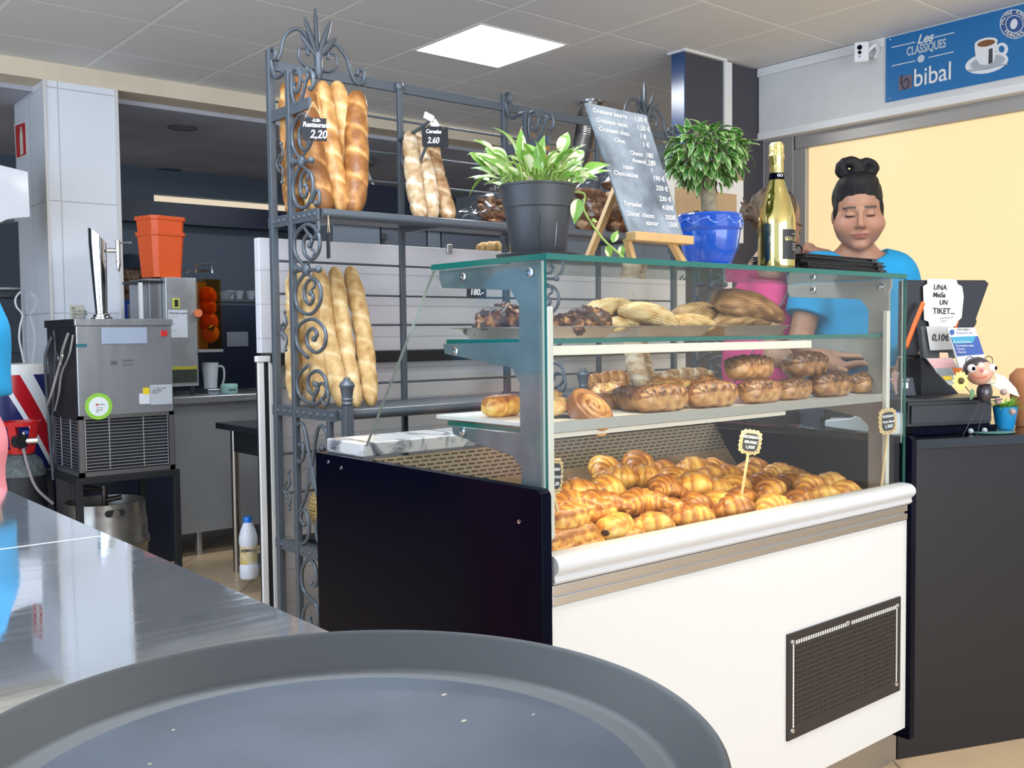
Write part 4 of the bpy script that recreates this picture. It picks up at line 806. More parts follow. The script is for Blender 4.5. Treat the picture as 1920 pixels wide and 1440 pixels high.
def leaf(b, base, d, up, L, W, curl=.3, var=0, pat='edge'):
    base = Vector(base); d = Vector(d).normalized(); s = d.cross(Vector(up)).normalized(); u = s.cross(d); n = 7; o = len(b.v); vs, fs = [], []
    if b.col is None: b.col = []
    for i in range(n+1):
        t = i/n; w_ = W*math.sin(PI*min(1, t**.75))**.9*(1-.15*t) if 0 < t < 1 else 0
        p = base+d*(L*t*(1-.15*curl*t))-u*(curl*L*t*t*.6)
        for k in (-1, -.5, 0, .5, 1):
            vs.append(p+s*(w_*k)+u*(abs(k)*w_*.35)); e = abs(k)*.55+.25*(t > .85) if pat == 'edge' else ((.7 if (k > 0) == (var > 0) else 0)*abs(math.sin(t*4+var*3))+.1)
            b.col.append((e, e, e, 1))
    for i in range(n):
        for k in range(4): fs.append((i*5+k, i*5+k+1, (i+1)*5+k+1, (i+1)*5+k))
    b.add(vs, fs)
PO = leafmat('pothos_leaf', (.20, .40, .06), (.72, .78, .46), .55); FI = leafmat('ficus_leaf', (.065, .20, .03), (.58, .68, .32), .30)
STEMM = mat('pothos_stem', (.34, .48, .12), .5)
r = random.Random(3); stems = MB(); top = c+V(0, 0, .128)
MB().lathe([(0, .126), (.067, .130)], c, 24).build('soil', SOIL, pot)
def stemleaf(p0, tip, L, W, up=(0, -.4, 1), par=pot, m=PO, pat='half', dd=None):
    p0 = Vector(p0); tip = Vector(tip); mid = (p0+tip)/2+V(0, 0, .02); stems.tube(cr([p0, mid, tip], 4), .0018, 5)
    b = MB(); d = Vector(dd) if dd else (tip-p0)*V(1, 1, .3).length; leaf(b, tip, d, up, L, W, r.uniform(.3, .9), r.choice((-1, 1)), pat); b.build('leaf', m, par, smooth=180)
right = V(math.sin(yaw), -math.cos(yaw), 0); fwd = V(math.cos(yaw), math.sin(yaw), 0)
for i in range(26):
    a = r.uniform(0, 2*PI); q = r.uniform(0, .05); p0 = top+V(math.cos(a)*q, math.sin(a)*q, 0); stems.tube(cr([p0, p0+V(math.cos(a)*.012, math.sin(a)*.012, .03), p0+V(math.cos(a)*.035, math.sin(a)*.035, r.uniform(.03, .07))], 4), .0022, 5)
for i in range(52):
    a = r.uniform(0, 2*PI); q = r.uniform(.01, .058); ln = r.uniform(.03, .11); sp_ = r.uniform(.3, 1.25)
    d = V(math.cos(a)*sp_, math.sin(a)*sp_, r.uniform(.35, 1.1)).normalized(); p0 = top+V(math.cos(a)*q, math.sin(a)*q, 0)
    stemleaf(p0, p0+d*ln*.8, r.uniform(.042, .07), r.uniform(.012, .018), (r.uniform(-.3, .3)-fwd.x*.5, -.5+r.uniform(-.3, .3), 1))
stemleaf(top, top-right*.03+V(0, 0, .055), .075, .012, (-.6, -.6, 0), dd=(-.05, 0, 1)); stemleaf(top, top-right*.095+V(0, 0, .035), .06, .013, (0, 0, 1), dd=-right+V(0, 0, -.6))
stemleaf(top, top+right*.045+V(0, 0, .075), .055, .014, (-.6, -.6, .2), dd=right*.25+V(0, 0, 1)); stemleaf(top, top-right*.06+V(0, 0, .06), .055, .016, (-.6, -.6, .3), dd=-right*.6+V(0, 0, .5))
vine = cr([top+right*.045, top+right*.088+V(0, 0, -.002), P(1095, 395, 'y', 1.39), P(1128, 445, 'y', 1.38), P(1160, 475, 'y', 1.37), P(1172, 488, 'y', 1.36)], 6); stems.tube(vine, .0022, 6); stems.build('stem', STEMM, pot)
for (px, py), L_, d in (((1085, 372), .05, (-.1, 0, -.4)), ((1092, 345), .045, (-.3, 0, 1)), ((1135, 462), .035, (.5, 0, -.5)), ((1148, 455), .03, (.3, -.2, .8)), ((1166, 460), .028, (-.1, 0, -1)), ((1110, 415), .02, (.6, 0, .2)), ((1160, 480), .03, (1, 0, -.5))):
    b = MB(); leaf(b, P(px, py, 'y', 1.375), V(*d), (-.6, -.7, .3), L_, L_*.27, .5, 1, 'half'); b.build('leaf', PO, pot, smooth=180)
# ficus in blue pot
c = V(P(1331, 470, 'y', 1.44).x, 1.44, ZT); K_ = 1.2
fic = thing('potted_ficus', 'small variegated ficus tree in a glossy blue ceramic pot', 'potted plant', c)
BLUE = mat('cobalt_glaze', (.012, .09, .52), .12, coat=.6, var=.15)
MB().lathe([(r_*K_*.97, z_) for r_, z_ in [(.038, 0), (.048, .001), (.0485, .006), (.040, .008), (.042, .012), (.0535, .045), (.058, .078), (.0585, .083), (.060, .085), (.0615, .088), (.0605, .112), (.0625, .116), (.0605, .119), (.056, .118), (.054, .108), (0, .106)]], c, 56).build('pot', BLUE, fic, smooth=40)
b = MB()
for i in range(60):
    a = 2*PI*i/60; k = i % 6; rr = .0618*K_*.97; z = .100+.006*math.sin(a*9); b.tube([c+V(rr*math.cos(a), rr*math.sin(a), z), c+V(rr*math.cos(a+.12), rr*math.sin(a+.12), .100+.006*math.sin((a+.12)*9))], .0012, 6)
    if k == 0: b.ball(c+V(rr*math.cos(a), rr*math.sin(a), .106), (.004, .004, .004), 8, 6); b.ball(c+V(rr*math.cos(a+.2), rr*math.sin(a+.2), .095), (.003, .003, .003), 8, 6)
b.build('relief_band', mat('pale_blue_relief', (.10, .22, .66), .2, coat=.5), fic)
MB().lathe([(0, .114), (.054, .110)], c, 24).build('soil', SOIL, fic)
b = MB()
rr_ = random.Random(12)
for i in range(40): p = c+V(rr_.uniform(-.035, .035), rr_.uniform(-.035, .035), .114+rr_.uniform(0, .010)); b.ball(p, (.007, .005, .004), 6, 5)
b.build('bark_chips', mat('bark_chip', (.10, .055, .035), .9), fic)
TRK = mat('ficus_bark', (.34, .28, .18), .8, var=.3, vscale=90, bump=.002, bscale=160)
tk = MB(); tk.tube(cr([c+V(0, 0, .10), c+V(-.002, 0, .135), c+V(-.008, 0, .17), c+V(-.012, 0, .20)], 4), [.022, .021, .0195, .0185, .018, .0175, .017, .0168, .017, .0175, .018, .019, .020][:13], 14)
for i in range(9): a = i*2*PI/9; tk.tube(cr([c+V(-.012, 0, .19), c+V(-.012+.03*math.cos(a), .03*math.sin(a), .225), c+V(-.012+.06*math.cos(a), .06*math.sin(a), .25+.02*(i % 3))], 3), .003, 5)
tk.build('trunk', TRK, fic, smooth=60)
r = random.Random(5); cc = c+V(-.008, 0, .252); b = MB(); FOL = []
for i in range(520):
    while True:
        q = V(r.uniform(-1, 1), r.uniform(-1, 1), r.uniform(-1, 1))
        if .35 < q.length < 1: break
    p = cc+V(q.x*.086, q.y*.086, q.z*.064); d = V(q.x+r.uniform(-.6, .6), q.y+r.uniform(-.6, .6), q.z*.6-.25+r.uniform(-.45, .45)).normalized(); leaf(b, p, d, (r.uniform(-.4, .4), r.uniform(-.4, .4), 1), r.uniform(.026, .040), r.uniform(.006, .0095), r.uniform(.2, .9), 1, 'edge')
fo = b.build('foliage', FI, fic, smooth=180); fo['kind'] = 'stuff'
# chalkboard on easel
L1, L2 = P(1183, 446, 'y', 1.375), P(1288, 453, 'y', 1.375); bz = L1.z
es = thing('easel_stand', 'small pine table easel carrying the chalkboard on the glass top', 'easel', (1.55, 1.42, ZT))
MB().bar(V(L1.x-.004, 1.372, bz+.003), V(L2.x+.003, 1.372, bz+.003), .028, .018).build('ledge', WOOD, es, bevel=.002)
lw = .014
MB().bar(V(L1.x+.012, 1.382, ZT), V(L1.x+.006, 1.392, bz), .012, lw, up=(0, 1, 0)).build('leg', WOOD, es, bevel=.001)
MB().bar(V(L2.x-.002, 1.382, ZT), V(L2.x-.03, 1.392, bz), .012, lw, up=(0, 1, 0)).build('leg', WOOD, es, bevel=.001)
BT = P(1098, 192, 'y', 1.50); BTR = P(1210, 217, 'y', 1.50)
# board quad: bottom edge on ledge, leaning back
bl = V(L1.x+.0, 1.378, bz+.010); brr = V(L2.x-.006, 1.378, bz+.010)
tl = P(1098, 192, 'y', 1.475); tr_ = P(1212, 216, 'y', 1.475)
MB().bar(V(P(1098, 487, 'y', 1.50).x, 1.50, ZT), P(1150, 320, 'y', 1.50)+V(.01, -.02, 0), .014, .012, up=(0, 1, 0)).build('back_leg', WOOD, es, bevel=.001)
MB().bar(P(1150, 322, 'y', 1.49), V((L1.x+L2.x)/2, 1.40, bz+.02), .012, .010, up=(0, 1, 0)).build('spine', WOOD, es, bevel=.001)
cb2 = thing('chalkboard_menu', 'grey chalk smeared menu board with handwritten prices, leaning on the easel', 'chalkboard', (bl+brr)/2)
SM = bpy.data.materials.new('chalk_smeared_slate'); SM.use_nodes = True; N = SM.node_tree.nodes; L = SM.node_tree.links; b_ = N['Principled BSDF']; b_.inputs['Roughness'].default_value = .8
tc = N.new('ShaderNodeTexCoord'); nz = N.new('ShaderNodeTexNoise'); nz.inputs['Scale'].default_value = 9; nz.inputs['Detail'].default_value = 9; nz.inputs['Roughness'].default_value = .6; L.new(tc.outputs['Object'], nz.inputs[0])
rp = N.new('ShaderNodeValToRGB'); L.new(nz.outputs['Fac'], rp.inputs[0]); e = rp.color_ramp.elements; e[0].position = .32; e[0].color = (.07, .09, .115, 1); e[1].position = .72; e[1].color = (.33, .39, .46, 1); L.new(rp.outputs[0], b_.inputs['Base Color'])
nrm = (brr-bl).cross(tl-bl).normalized()
MB().prism([bl, brr, tr_, tl], -nrm*.005).build('board', [SM], cb2, bevel=.0006)
rows_ = [(.07, 'Croissant beurre', '1,50 €', .06, 0), (.145, 'Croissant recto', '1,50 €', .06, 0), (.215, 'Croissant choc.', '1 8', .06, 0), (.285, 'Choc', '1 €', .26, 0), (.37, 'Choco', '180', .46, 0), (.43, 'Amand___', '180', .46, 0), (.495, 'raisin', '1', .26, 0), (.555, 'Chocolatine', '190 €', .06, 0), (.635, '', '250 €', .06, 0), (.72, '', '230 €', 0, 0), (.79, 'Tortadas', '4.00€', .05, 0), (.868, 'Donut  choco', '200€', .04, 0), (.925, '          azucar', '150€', .1, 0), (.985, 'Past', '2.50€', .06, 0)]
xd = (brr-bl).normalized()
for v_, a_, p_, u_, _ in rows_:
    def at(u, v): return tl.lerp(bl, v).lerp(tr_.lerp(brr, v), u)
    yd = (at(.5, v_-.05)-at(.5, v_+.01)).normalized(); xx = (at(.9, v_)-at(.1, v_)).normalized()
    if v_ > .96: continue
    if a_: text(a_, .0145, at(u_, v_)+nrm*.0006, xx, yd, CHALKW, cb2, .3, ext=.0002, off=.0003)
    if p_: text(p_, .0155, at(.74, v_)+nrm*.0006, xx, yd, CHALKW, cb2, .25, ext=.0002, off=.0003)
# gold bottle
c = V(1.967, 1.39, ZT); bot = thing('gold_bottle', 'shiny gold sparkling wine bottle standing on the glass top', 'bottle', c)
GOLDM = mat('mirror_gold', (.80, .66, .25), .10, 1); FOILM = mat('gold_foil', (.78, .62, .25), .28, 1, bump=.003, bscale=70)
H = P(1462, 268, 'y', 1.39).z-ZT; k = H/.30
MB().lathe([(r_*.96, z*k) for r_, z in [(.036, 0), (.0425, .003), (.044, .008), (.044, .10), (.0435, .118), (.040, .140), (.033, .165), (.025, .188), (.0185, .208), (.0155, .225), (.0145, .24)]], c, 64).build('glass_body', GOLDM, bot, smooth=50)
b = MB(); pr = [(.0150, .206*k+.0), (.0158, .238*k), (.0150, .258*k), (.0172, .262*k), (.0172, .270*k), (.0160, .273*k), (.0165, .290*k), (.0130, .2985*k), (0, .3*k)]; b.lathe(pr, c, 40); b.v = [(c.x+(v[0]-c.x)*(1+.05*math.sin(math.atan2(v[1]-c.y, v[0]-c.x)*12)*(v[2] > ZT+.25*k)), c.y+(v[1]-c.y)*(1+.05*math.sin(math.atan2(v[1]-c.y, v[0]-c.x)*12)*(v[2] > ZT+.25*k)), v[2]) for v in b.v]; b.build('foil_cap', FOILM, bot, smooth=60)
def wrapc(z0, z1, r0_, r1_, a0, a1, m_, nm, n=30):
    b = MB(); vs = []
    for i in range(n+1):
        a = a0+(a1-a0)*i/n; vs += [c+V(r0_*math.cos(a), r0_*math.sin(a), z0), c+V(r1_*math.cos(a), r1_*math.sin(a), z1)]
    b.add(vs, [(2*i, 2*i+2, 2*i+3, 2*i+1) for i in range(n)]); return b.build(nm, m_, bot, smooth=180)
wrapc(.212*k, .227*k, .0184, .0164, 0, 2*PI, BLACK, 'neck_band', 48); vd = math.atan2(CAM.y-c.y, CAM.x-c.x)
la = vd+.32; lo_ = wrapc(.022*k, .092*k, .0427, .0427, la, la+1.15, BLACKM, 'label_front', 24)
GT = mat('gold_print', (.75, .62, .25), .35, .8)
def wrtext(body, size, a, z, R_, m_, sh=0):
    n_ = V(math.cos(a), math.sin(a), 0); text(body, size, c+n_*(R_+.0004)+V(0, 0, z), V(0, 0, 1).cross(n_), V(0, 0, 1), m_, bot, sh, ext=.0002, align='CENTER', off=.0002)
wrtext('GO', .009, vd+.42, .217*k, .0178, CHALKW); 
for i_, ch in enumerate('GOLD'): wrtext(ch, .0115, la+.22+i_*.22, .066*k, .0428, GT)
for zz in (.080, .056, .050, .044): wrtext('- - -', .008, la+.75, zz*k, .0428, CHALKW)
# stack of black menu holders
A, B_ = P(1502, 503, 'y', 1.37), P(1668, 510, 'y', 1.36)
x0, x1 = A.x, B_.x-.01
for i, (dx, dy, dz, rz, l) in enumerate([(.02, 0, 0, .0, 'lowest black menu holder of the stack on the glass top'), (.012, .008, .0100, .02, 'second black menu holder from the bottom of the stack'), (.0, .012, .0200, -.03, 'third black menu holder from the bottom of the stack'), (-.012, .004, .0300, .05, 'uppermost black menu holder, turned slightly on its stack')]):
    cx = (x0+x1)/2+dx; m_ = thing('menu_holder', l, 'menu holder', (cx, 1.44, ZT+dz), 'stack of black menu holders', rz)
    M_ = m_.matrix_basis; hw = (x1-x0)/2*.98
    MB().box(-hw, hw, -.075, .075, 0, .0030, M_).build('cover', mat('black_leatherette', (.010, .010, .012), .35), m_, bevel=.0008); MB().box(-hw+.004, hw-.02, -.07, .07, .0032, .0066, M_).build('pages', mat('black_card', (.006, .006, .008), .3), m_); MB().box(-hw, hw-.01, -.075, .075, .0066, .0095, M_).build('cover', BLACKM, m_, bevel=.0008)
    b = MB().box(hw-.045, hw-.022, -.0765, -.074, .0, .0097, M_).build('clip', mat('grey_black_clip', (.03, .03, .035), .4), m_)
# flat black tray behind the bottle
tag(MB().box(1.76, 1.90, 1.40, 1.52, ZT, ZT+.006).build('black_folder', BLACKM, bevel=.002), 'thin black folder lying behind the blue pot and bottle', 'folder')
# ================================================================ STEEL COUNTER IN FRONT, WITH THE SERVING TRAY
HC = .90; XE = .418
sc1 = thing('steel_counter', 'long brushed steel counter running away under the black serving tray', 'counter', (-.3, 1.0, 0))
CTOP = bpy.data.materials.new('worn_counter_steel'); CTOP.use_nodes = True; N = CTOP.node_tree.nodes; L = CTOP.node_tree.links; b_ = N['Principled BSDF']
b_.inputs['Base Color'].default_value = (.80, .85, .92, 1); b_.inputs['Metallic'].default_value = .90
tc = N.new('ShaderNodeTexCoord'); mp = N.new('ShaderNodeMapping'); mp.inputs['Scale'].default_value = (4, 40, 1); L.new(tc.outputs['Object'], mp.inputs[0])
nz = N.new('ShaderNodeTexNoise'); nz.inputs['Scale'].default_value = 3; nz.inputs['Detail'].default_value = 6; L.new(mp.outputs[0], nz.inputs[0])
n2 = N.new('ShaderNodeTexNoise'); n2.inputs['Scale'].default_value = 3.5; n2.inputs['Detail'].default_value = 3; L.new(tc.outputs['Object'], n2.inputs[0])
rr = N.new('ShaderNodeMapRange'); rr.inputs['From Min'].default_value = .35; rr.inputs['From Max'].default_value = .65; rr.inputs['To Min'].default_value = .015; rr.inputs['To Max'].default_value = .10
av = N.new('ShaderNodeMath'); av.operation = 'MULTIPLY_ADD'; L.new(nz.outputs['Fac'], av.inputs[0]); av.inputs[1].default_value = .5; hf = N.new('ShaderNodeMath'); hf.operation = 'MULTIPLY'; L.new(n2.outputs['Fac'], hf.inputs[0]); hf.inputs[1].default_value = .5; L.new(hf.outputs[0], av.inputs[2]); L.new(av.outputs[0], rr.inputs[0]); L.new(rr.outputs[0], b_.inputs['Roughness'])
bp = N.new('ShaderNodeBump'); bp.inputs['Distance'].default_value = .0006; L.new(n2.outputs['Fac'], bp.inputs['Height']); L.new(bp.outputs[0], b_.inputs['Normal'])
CTOP2 = CTOP
MB().box(-.8, XE, -1.2, 1.3015, HC-.035, HC).build('worktop', CTOP, sc1, bevel=.002)
MB().box(-.8, XE, 1.3035, 2.0, HC-.035, HC).build('worktop', CTOP, sc1, bevel=.002)
MB().box(-.8, XE-.05, -1.2, 1.96, .08, HC-.035).build('cabinet', mat('counter_body_grey', (.25, .26, .28), .5, .5), sc1)
TRM = bpy.data.materials.new('grey_rubber_tray'); TRM.use_nodes = True; N = TRM.node_tree.nodes; L = TRM.node_tree.links; b_ = N['Principled BSDF']; b_.inputs['Roughness'].default_value = .55
tc = N.new('ShaderNodeTexCoord'); nz = N.new('ShaderNodeTexNoise'); nz.inputs['Scale'].default_value = 12; nz.inputs['Detail'].default_value = 8; L.new(tc.outputs['Object'], nz.inputs[0])
rp = N.new('ShaderNodeValToRGB'); L.new(nz.outputs['Fac'], rp.inputs[0]); e = rp.color_ramp.elements; e[0].position = .3; e[0].color = (.048, .064, .092, 1); e[1].position = .75; e[1].color = (.080, .108, .150, 1); L.new(rp.outputs[0], b_.inputs['Base Color'])
tc_ = V(.263, .470, HC+.001)
ty = thing('serving_tray', 'round dark grey rubber lined serving tray lying on the steel counter', 'tray', tc_)
RT = .212
MB().lathe([(RT-.035, 0), (RT-.016, .003), (RT-.002, .024), (RT, .027), (RT-.002, .029), (RT-.006, .027), (RT-.020, .008), (RT-.026, .0052)], tc_, 128).build('rim', mat('dark_tray_rim', (.050, .055, .062), .5), ty, smooth=40)
MB().lathe([(0, 0), (RT-.034, 0), (RT-.026, .0042), (RT-.028, .0050), (RT-.036, .0048), (RT-.040, .0056), (0, .0056)], tc_, 128).build('tray_floor', TRM, ty, smooth=40)
r = random.Random(2)
for i, (px, py) in enumerate([(833, 1303), (870, 1352), (860, 1258), (325, 1369), (281, 1433), (402, 1290), (477, 1268), (1000, 1340)]):
    p = P(px, py, 'z', HC+.0068); b = MB().ball(p, (.0012, .0008, .0006) if i > 2 else (.0022, .0014, .0008), 8, 6); o = b.build('crumb', mat('bread_crumb', (.55, .50, .42), .8)); tag(o, 'tiny pale crumb on the serving tray, '+['by the far rim', 'pale flake below the far rim', 'on the raised far edge', 'on the left half of the flat', 'at the left edge of the picture bottom', 'left inside the rim', 'upper left near the rim', 'at the right rim'][i], 'crumb', 'crumbs on the serving tray')
# ================================================================ KITCHEN SIDE
# beer cooler on a black stand
bx0, bx1, by0, by1, bz0, bz1 = 1.327, 1.745, 4.50, 4.93, .55, 1.237
st = thing('beer_cooler', 'steel beer cooler with black side and vent grille, on a black frame', 'beer cooler', (1.54, 4.7, bz0))
SS = mat('cooler_steel', (.50, .51, .54), .25, .7, rvar=.05, vscale=3, stretch=(6, 6, 1))
MB().box(bx0+.002, bx1, by0, by1, .815, bz1-.03).build('front_panel', SS, st, bevel=.003)
MB().box(bx0, bx0+.003, by0+.01, by1, .80, bz1-.03).build('side_panel', BLACKM, st)
MB().box(bx0-.004, bx1+.004, by0-.008, by1+.02, bz1-.03, bz1).build('lid', SS, st, bevel=.003)
MB().box(bx0-.005, bx0-.003, by0+.01, by1+.02, bz1-.034, bz1-.001).build('lid_side', BLACKM, st)
fr = MB()
for x in (bx0, bx1-.022): fr.box(x, x+.022, by0, by0+.02, bz0, .815); fr.box(x, x+.022, by1-.02, by1, bz0, .815)
fr.box(bx0, bx1, by0, by0+.02, bz0, bz0+.02).box(bx0, bx0+.02, by0, by1, bz0, bz0+.02).box(bx0, bx1, by0, by0+.015, .80, .815)
fr.box(bx1-.02, bx1, by0, by1, bz0, bz0+.02).box(bx0, bx1, by1-.02, by1, bz0, bz0+.02)
fr.build('corner_frame', mat('dull_frame_steel', (.26, .25, .25), .4, .8), st)
MB().box(bx0+.02, bx1-.02, by0+.05, by1, bz0+.02, .80).build('condenser', mat('dark_fins', (.02, .025, .035), .6), st)
WIRE = mat('plated_wire', (.5, .52, .56), .3, .9)
b = MB()
for i in range(17): z = bz0+.027+i*.0142; b.cyl((bx0+.028, by0+.004, z), (bx1-.028, by0+.004, z), .0024, n=6)
for x in (bx0+.028, bx0+.13, bx0+.28, bx1-.028): b.cyl((x, by0+.006, bz0+.025), (x, by0+.006, .80), .002, n=6)
b.build('front_grille', WIRE, st)
b = MB()
for i in range(17): z = bz0+.027+i*.0142; b.cyl((bx0+.004, by0+.03, z), (bx0+.004, by1-.03, z), .0022, n=6)
for y in (by0+.14, by0+.28): b.cyl((bx0+.006, y, bz0+.025), (bx0+.006, y, .80), .002, n=6)
b.build('side_grille', WIRE, st)
yF = by0-.0015
def plate(name, px0, py0, px1, py1, m_, par, y=yF, th=.002, kind='box', bev=0):
    a = P(px0, py0, 'y', y); d = P(px1, py1, 'y', y); return MB().box(min(a.x, d.x), max(a.x, d.x), y-th, y, min(a.z, d.z), max(a.z, d.z)).build(name, m_, par, bevel=bev)
plate('blank_badge', 190, 614, 276, 644, mat('badge_blue_grey', (.38, .44, .56), .3), st, th=.004, bev=.003)
plate('switch', 301, 620, 313, 630, mat('red_switch', (.65, .03, .03), .4), st, th=.006)
plate('small_badge', 143, 645, 163, 651, mat('teal_badge', (.03, .15, .2), .4), st)
plate('data_label', 281, 722, 323, 757, mat('silver_label', (.52, .54, .58), .4), st); plate('warning_label', 268, 727, 280, 739, mat('warning_yellow', (.85, .65, .02), .5), st, th=.0025); plate('paper_label', 261, 738, 281, 757, mat('label_white', (.72, .73, .78), .5), st, th=.0022)
a = P(185, 762, 'y', yF); RG = mat('sticker_green', (.30, .62, .06), .5); RW = mat('sticker_white', (.80, .86, .86), .5)
MB().lathe([(.058, 0), (.058, .001), (0, .001)], a, 40, (0, -1, 0)).build('round_sticker', RG, st); MB().lathe([(.042, .001), (.042, .0016), (0, .0016)], a, 40, (0, -1, 0)).build('sticker_centre', RW, st)
q = a+V(0, -.003, 0); MB().box(q.x-.012, q.x-.002, q.y, q.y+.001, q.z+.004, q.z+.012).build('sticker_mark', mat('mark_red', (.6, .05, .04), .5), st)
for i, (w_, dz) in enumerate(((.02, .006), (.03, -.008), (.024, -.018), (.018, -.026))): text(['mahou', 'o o o o', 'cerveza', 'fria'][i], .009, q+V(-.012 if i else .001, 0, dz), (1, 0, 0), (0, 0, 1), INK, st, ext=.0002)
text('m', .034, P(208, 684, 'y', yF)+V(0, -.0005, 0), (1, 0, 0), (0, 0, 1), mat('dark_print', (.10, .08, .08), .4), st, ext=.0004, off=.001); text('MAHOU', .013, P(229, 678, 'y', yF), (1, 0, 0), (0, 0, 1), MATS['dark_print'], st, ext=.0003); text('SAN MIGUEL', .008, P(229, 685, 'y', yF), (1, 0, 0), (0, 0, 1), MATS['dark_print'], st, ext=.0003)
text('°  2  MAX 35W\n230V 50Hz\nR134a  C', .010, P(284, 730, 'y', yF)+V(0, -.002, 0), (1, 0, 0), (0, 0, 1), INK, st, ext=.0003)
# black stand
sd = thing('cooler_stand', 'black square tube stand under the beer cooler, straddling the keg', 'stand', (1.54, 4.7, 0)); q = .028
for x in (bx0-.02, bx1-.01):
    for y in (by0-.01, by1+.0): MB().box(x, x+q, y, y+q, 0, .52).build('leg', BLACKM, sd, bevel=.002)
MB().box(bx0-.02, bx1+.018, by0-.01, by1+.028, .52, .548).build('top_frame', BLACKM, sd, bevel=.002)
# hoses
HG = mat('grey_hose', (.30, .29, .29), .5); HD = mat('dark_hose', (.06, .065, .08), .5)
def hose(pts, ax, r_, m_, nm, lb, n=6):
    b = MB(); b.tube(cr([P(px, py, ax[0], v) for px, py, v in pts], n), r_, 8); return tag(b.build(nm, m_, smooth=60), lb, 'hose', 'hoses of the beer cooler')
hose([(128, 625, bx0-.02), (118, 655, bx0-.03), (110, 690, bx0-.03), (96, 740, bx0-.05), (88, 765, bx0-.04), (92, 790, bx0-.02)], 'x', .006, HG, 'drink_hose', 'pale grey hose looping over the black cooler side')
hose([(137, 628, bx0-.012), (130, 665, bx0-.02), (116, 700, bx0-.02), (110, 740, bx0-.02), (103, 770, bx0-.012)], 'x', .0045, HG, 'drink_hose', 'thin grey hose beside the pale loop')
hose([(97, 632, bx0-.03), (86, 665, bx0-.05), (86, 700, bx0-.05), (90, 760, bx0-.03), (92, 800, bx0-.03), (97, 860, bx0-.02), (100, 900, bx0-.02)], 'x', .008, HD, 'drink_hose', 'thick dark hose bowing out left of the cooler')
hose([(101, 620, bx0-.012), (104, 660, bx0-.015), (102, 720, bx0-.015), (99, 790, bx0-.012), (101, 850, bx0-.012)], 'x', .005, HD, 'drink_hose', 'thin dark hose straight down the cooler side')
b = MB()
for s_ in (-1, 1): b.tube(cr([P(112+s_*6, 660, 'x', bx0-.04), P(113+s_*4, 672, 'x', bx0-.045), P(106+s_*8, 684, 'x', bx0-.04)], 4), .003, 6)
tag(b.build('hose_clip', CHROME), 'shiny wire clip pinching the hoses on the cooler side', 'clip')
# tap column
c = P(191, 596, 'y', 4.62); c.z = bz1; tp = thing('beer_tap', 'curved chrome beer tap column with side lever on the cooler', 'beer tap', c)
H_ = P(178, 418, 'y', 4.62).z-bz1
b = MB(); n_ = 32; vs, fs = [], []
for i in range(15):
    f = i/14; r_ = .036-.004*f if f > .05 else .038; r_ = .024+.014*f**.8
    off = -.010*f
    for k in range(n_):
        a = 2*PI*k/n_; z = H_*f*.86; 
        if i == 14: z += .075*(-math.cos(a)*.5+.0)+.02*0
        vs.append(c+V(off+r_*math.cos(a), r_*math.sin(a)*.9, z))
for i in range(14):
    for k in range(n_): fs.append((i*n_+k, i*n_+(k+1) % n_, (i+1)*n_+(k+1) % n_, (i+1)*n_+k))
fs.append(tuple(range(14*n_, 15*n_))); b.add(vs, fs); b.build('column', CHROME, tp, smooth=50)
MB().lathe([(.045, 0), (.045, .008), (.036, .012), (.036, .02), (.030, .024), (0, .024)], c, 32).build('base', CHROME, tp, smooth=40)
q = c+V(.028, -.01, H_*.72); b = MB(); b.cyl(q, q+V(.035, -.01, 0), .011); b.cyl(q+V(.045, -.012, -.045), q+V(.045, -.012, .045), .010); b.lathe([(.009, -.045), (.012, -.055), (.006, -.085), (.004, -.095)], q+V(.045, -.012, 0), 14)
b.build('faucet', CHROME, tp, smooth=50); b = MB(); b.tube([q+V(.045, -.012, .035), q+V(.09, -.012, .037), q+V(.105, -.012, .038)], [.004, .004, .006], 8); b.build('lever', CHROME, tp)
# keg and CO2
c = V(P(198, 940, 'y', 4.75).x, 4.76, 0); kg = thing('beer_keg', 'dented steel beer keg under the black cooler stand', 'keg', c); KM = mat('keg_steel', (.36, .34, .31), .34, .9, rvar=.1, vscale=12)
zt = .40; 
MB().lathe([(.165, 0), (.175, .01), (.178, .06), (.185, .07), (.188, .085), (.184, .10), (.184, .19), (.192, .20), (.195, .215), (.190, .23), (.184, .24), (.184, .30), (.178, .33), (.176, zt), (.171, zt), (.170, .34), (.14, .355), (0, .36)], c, 64).build('barrel', KM, kg, smooth=40)
hd = P(214, 953, 'y', 4.6); hv = (hd-c)*V(1, 1, 0).length if 0 else V(hd.x-c.x, hd.y-c.y, 0).normalized(); sdv = hv.cross(V(0, 0, 1)); pz = c+V(0, 0, .363)
b = MB(); pts = [pz+hv*(.177-.006*(abs(u)/.045)**2)+sdv*u+V(0, 0, v) for u, v in [(-.045, 0), (-.04, .012), (-.03, .016), (.03, .016), (.04, .012), (.045, 0), (.04, -.012), (.03, -.016), (-.03, -.016), (-.04, -.012)]]
b.prism(pts, hv*.003); b.build('handle_hole', BLACKM, kg)
b = MB(); b.cyl(c+V(0, 0, .36), c+V(0, 0, .47), .014); b.cyl(c+V(0, 0, .40), c+V(.07, -.02, .41), .012); b.cyl(c+V(-.10, 0, .47), c+V(0, 0, .45), .01); b.build('coupler', mat('dark_brass', (.10, .09, .08), .3, .8), kg)
c = V(P(42, 900, 'y', 4.9).x, 4.9, 0); gz = P(45, 848, 'y', 4.9).z
g = thing('gas_cylinder', 'black gas cylinder with grey shoulder and red valve guard', 'gas cylinder', c)
zz = P(45, 845, 'y', 4.9).z
MB().lathe([(.095, 0), (.10, .02), (.10, zz-.11)], c, 32).build('bottle_body', BLACKM, g, smooth=50)
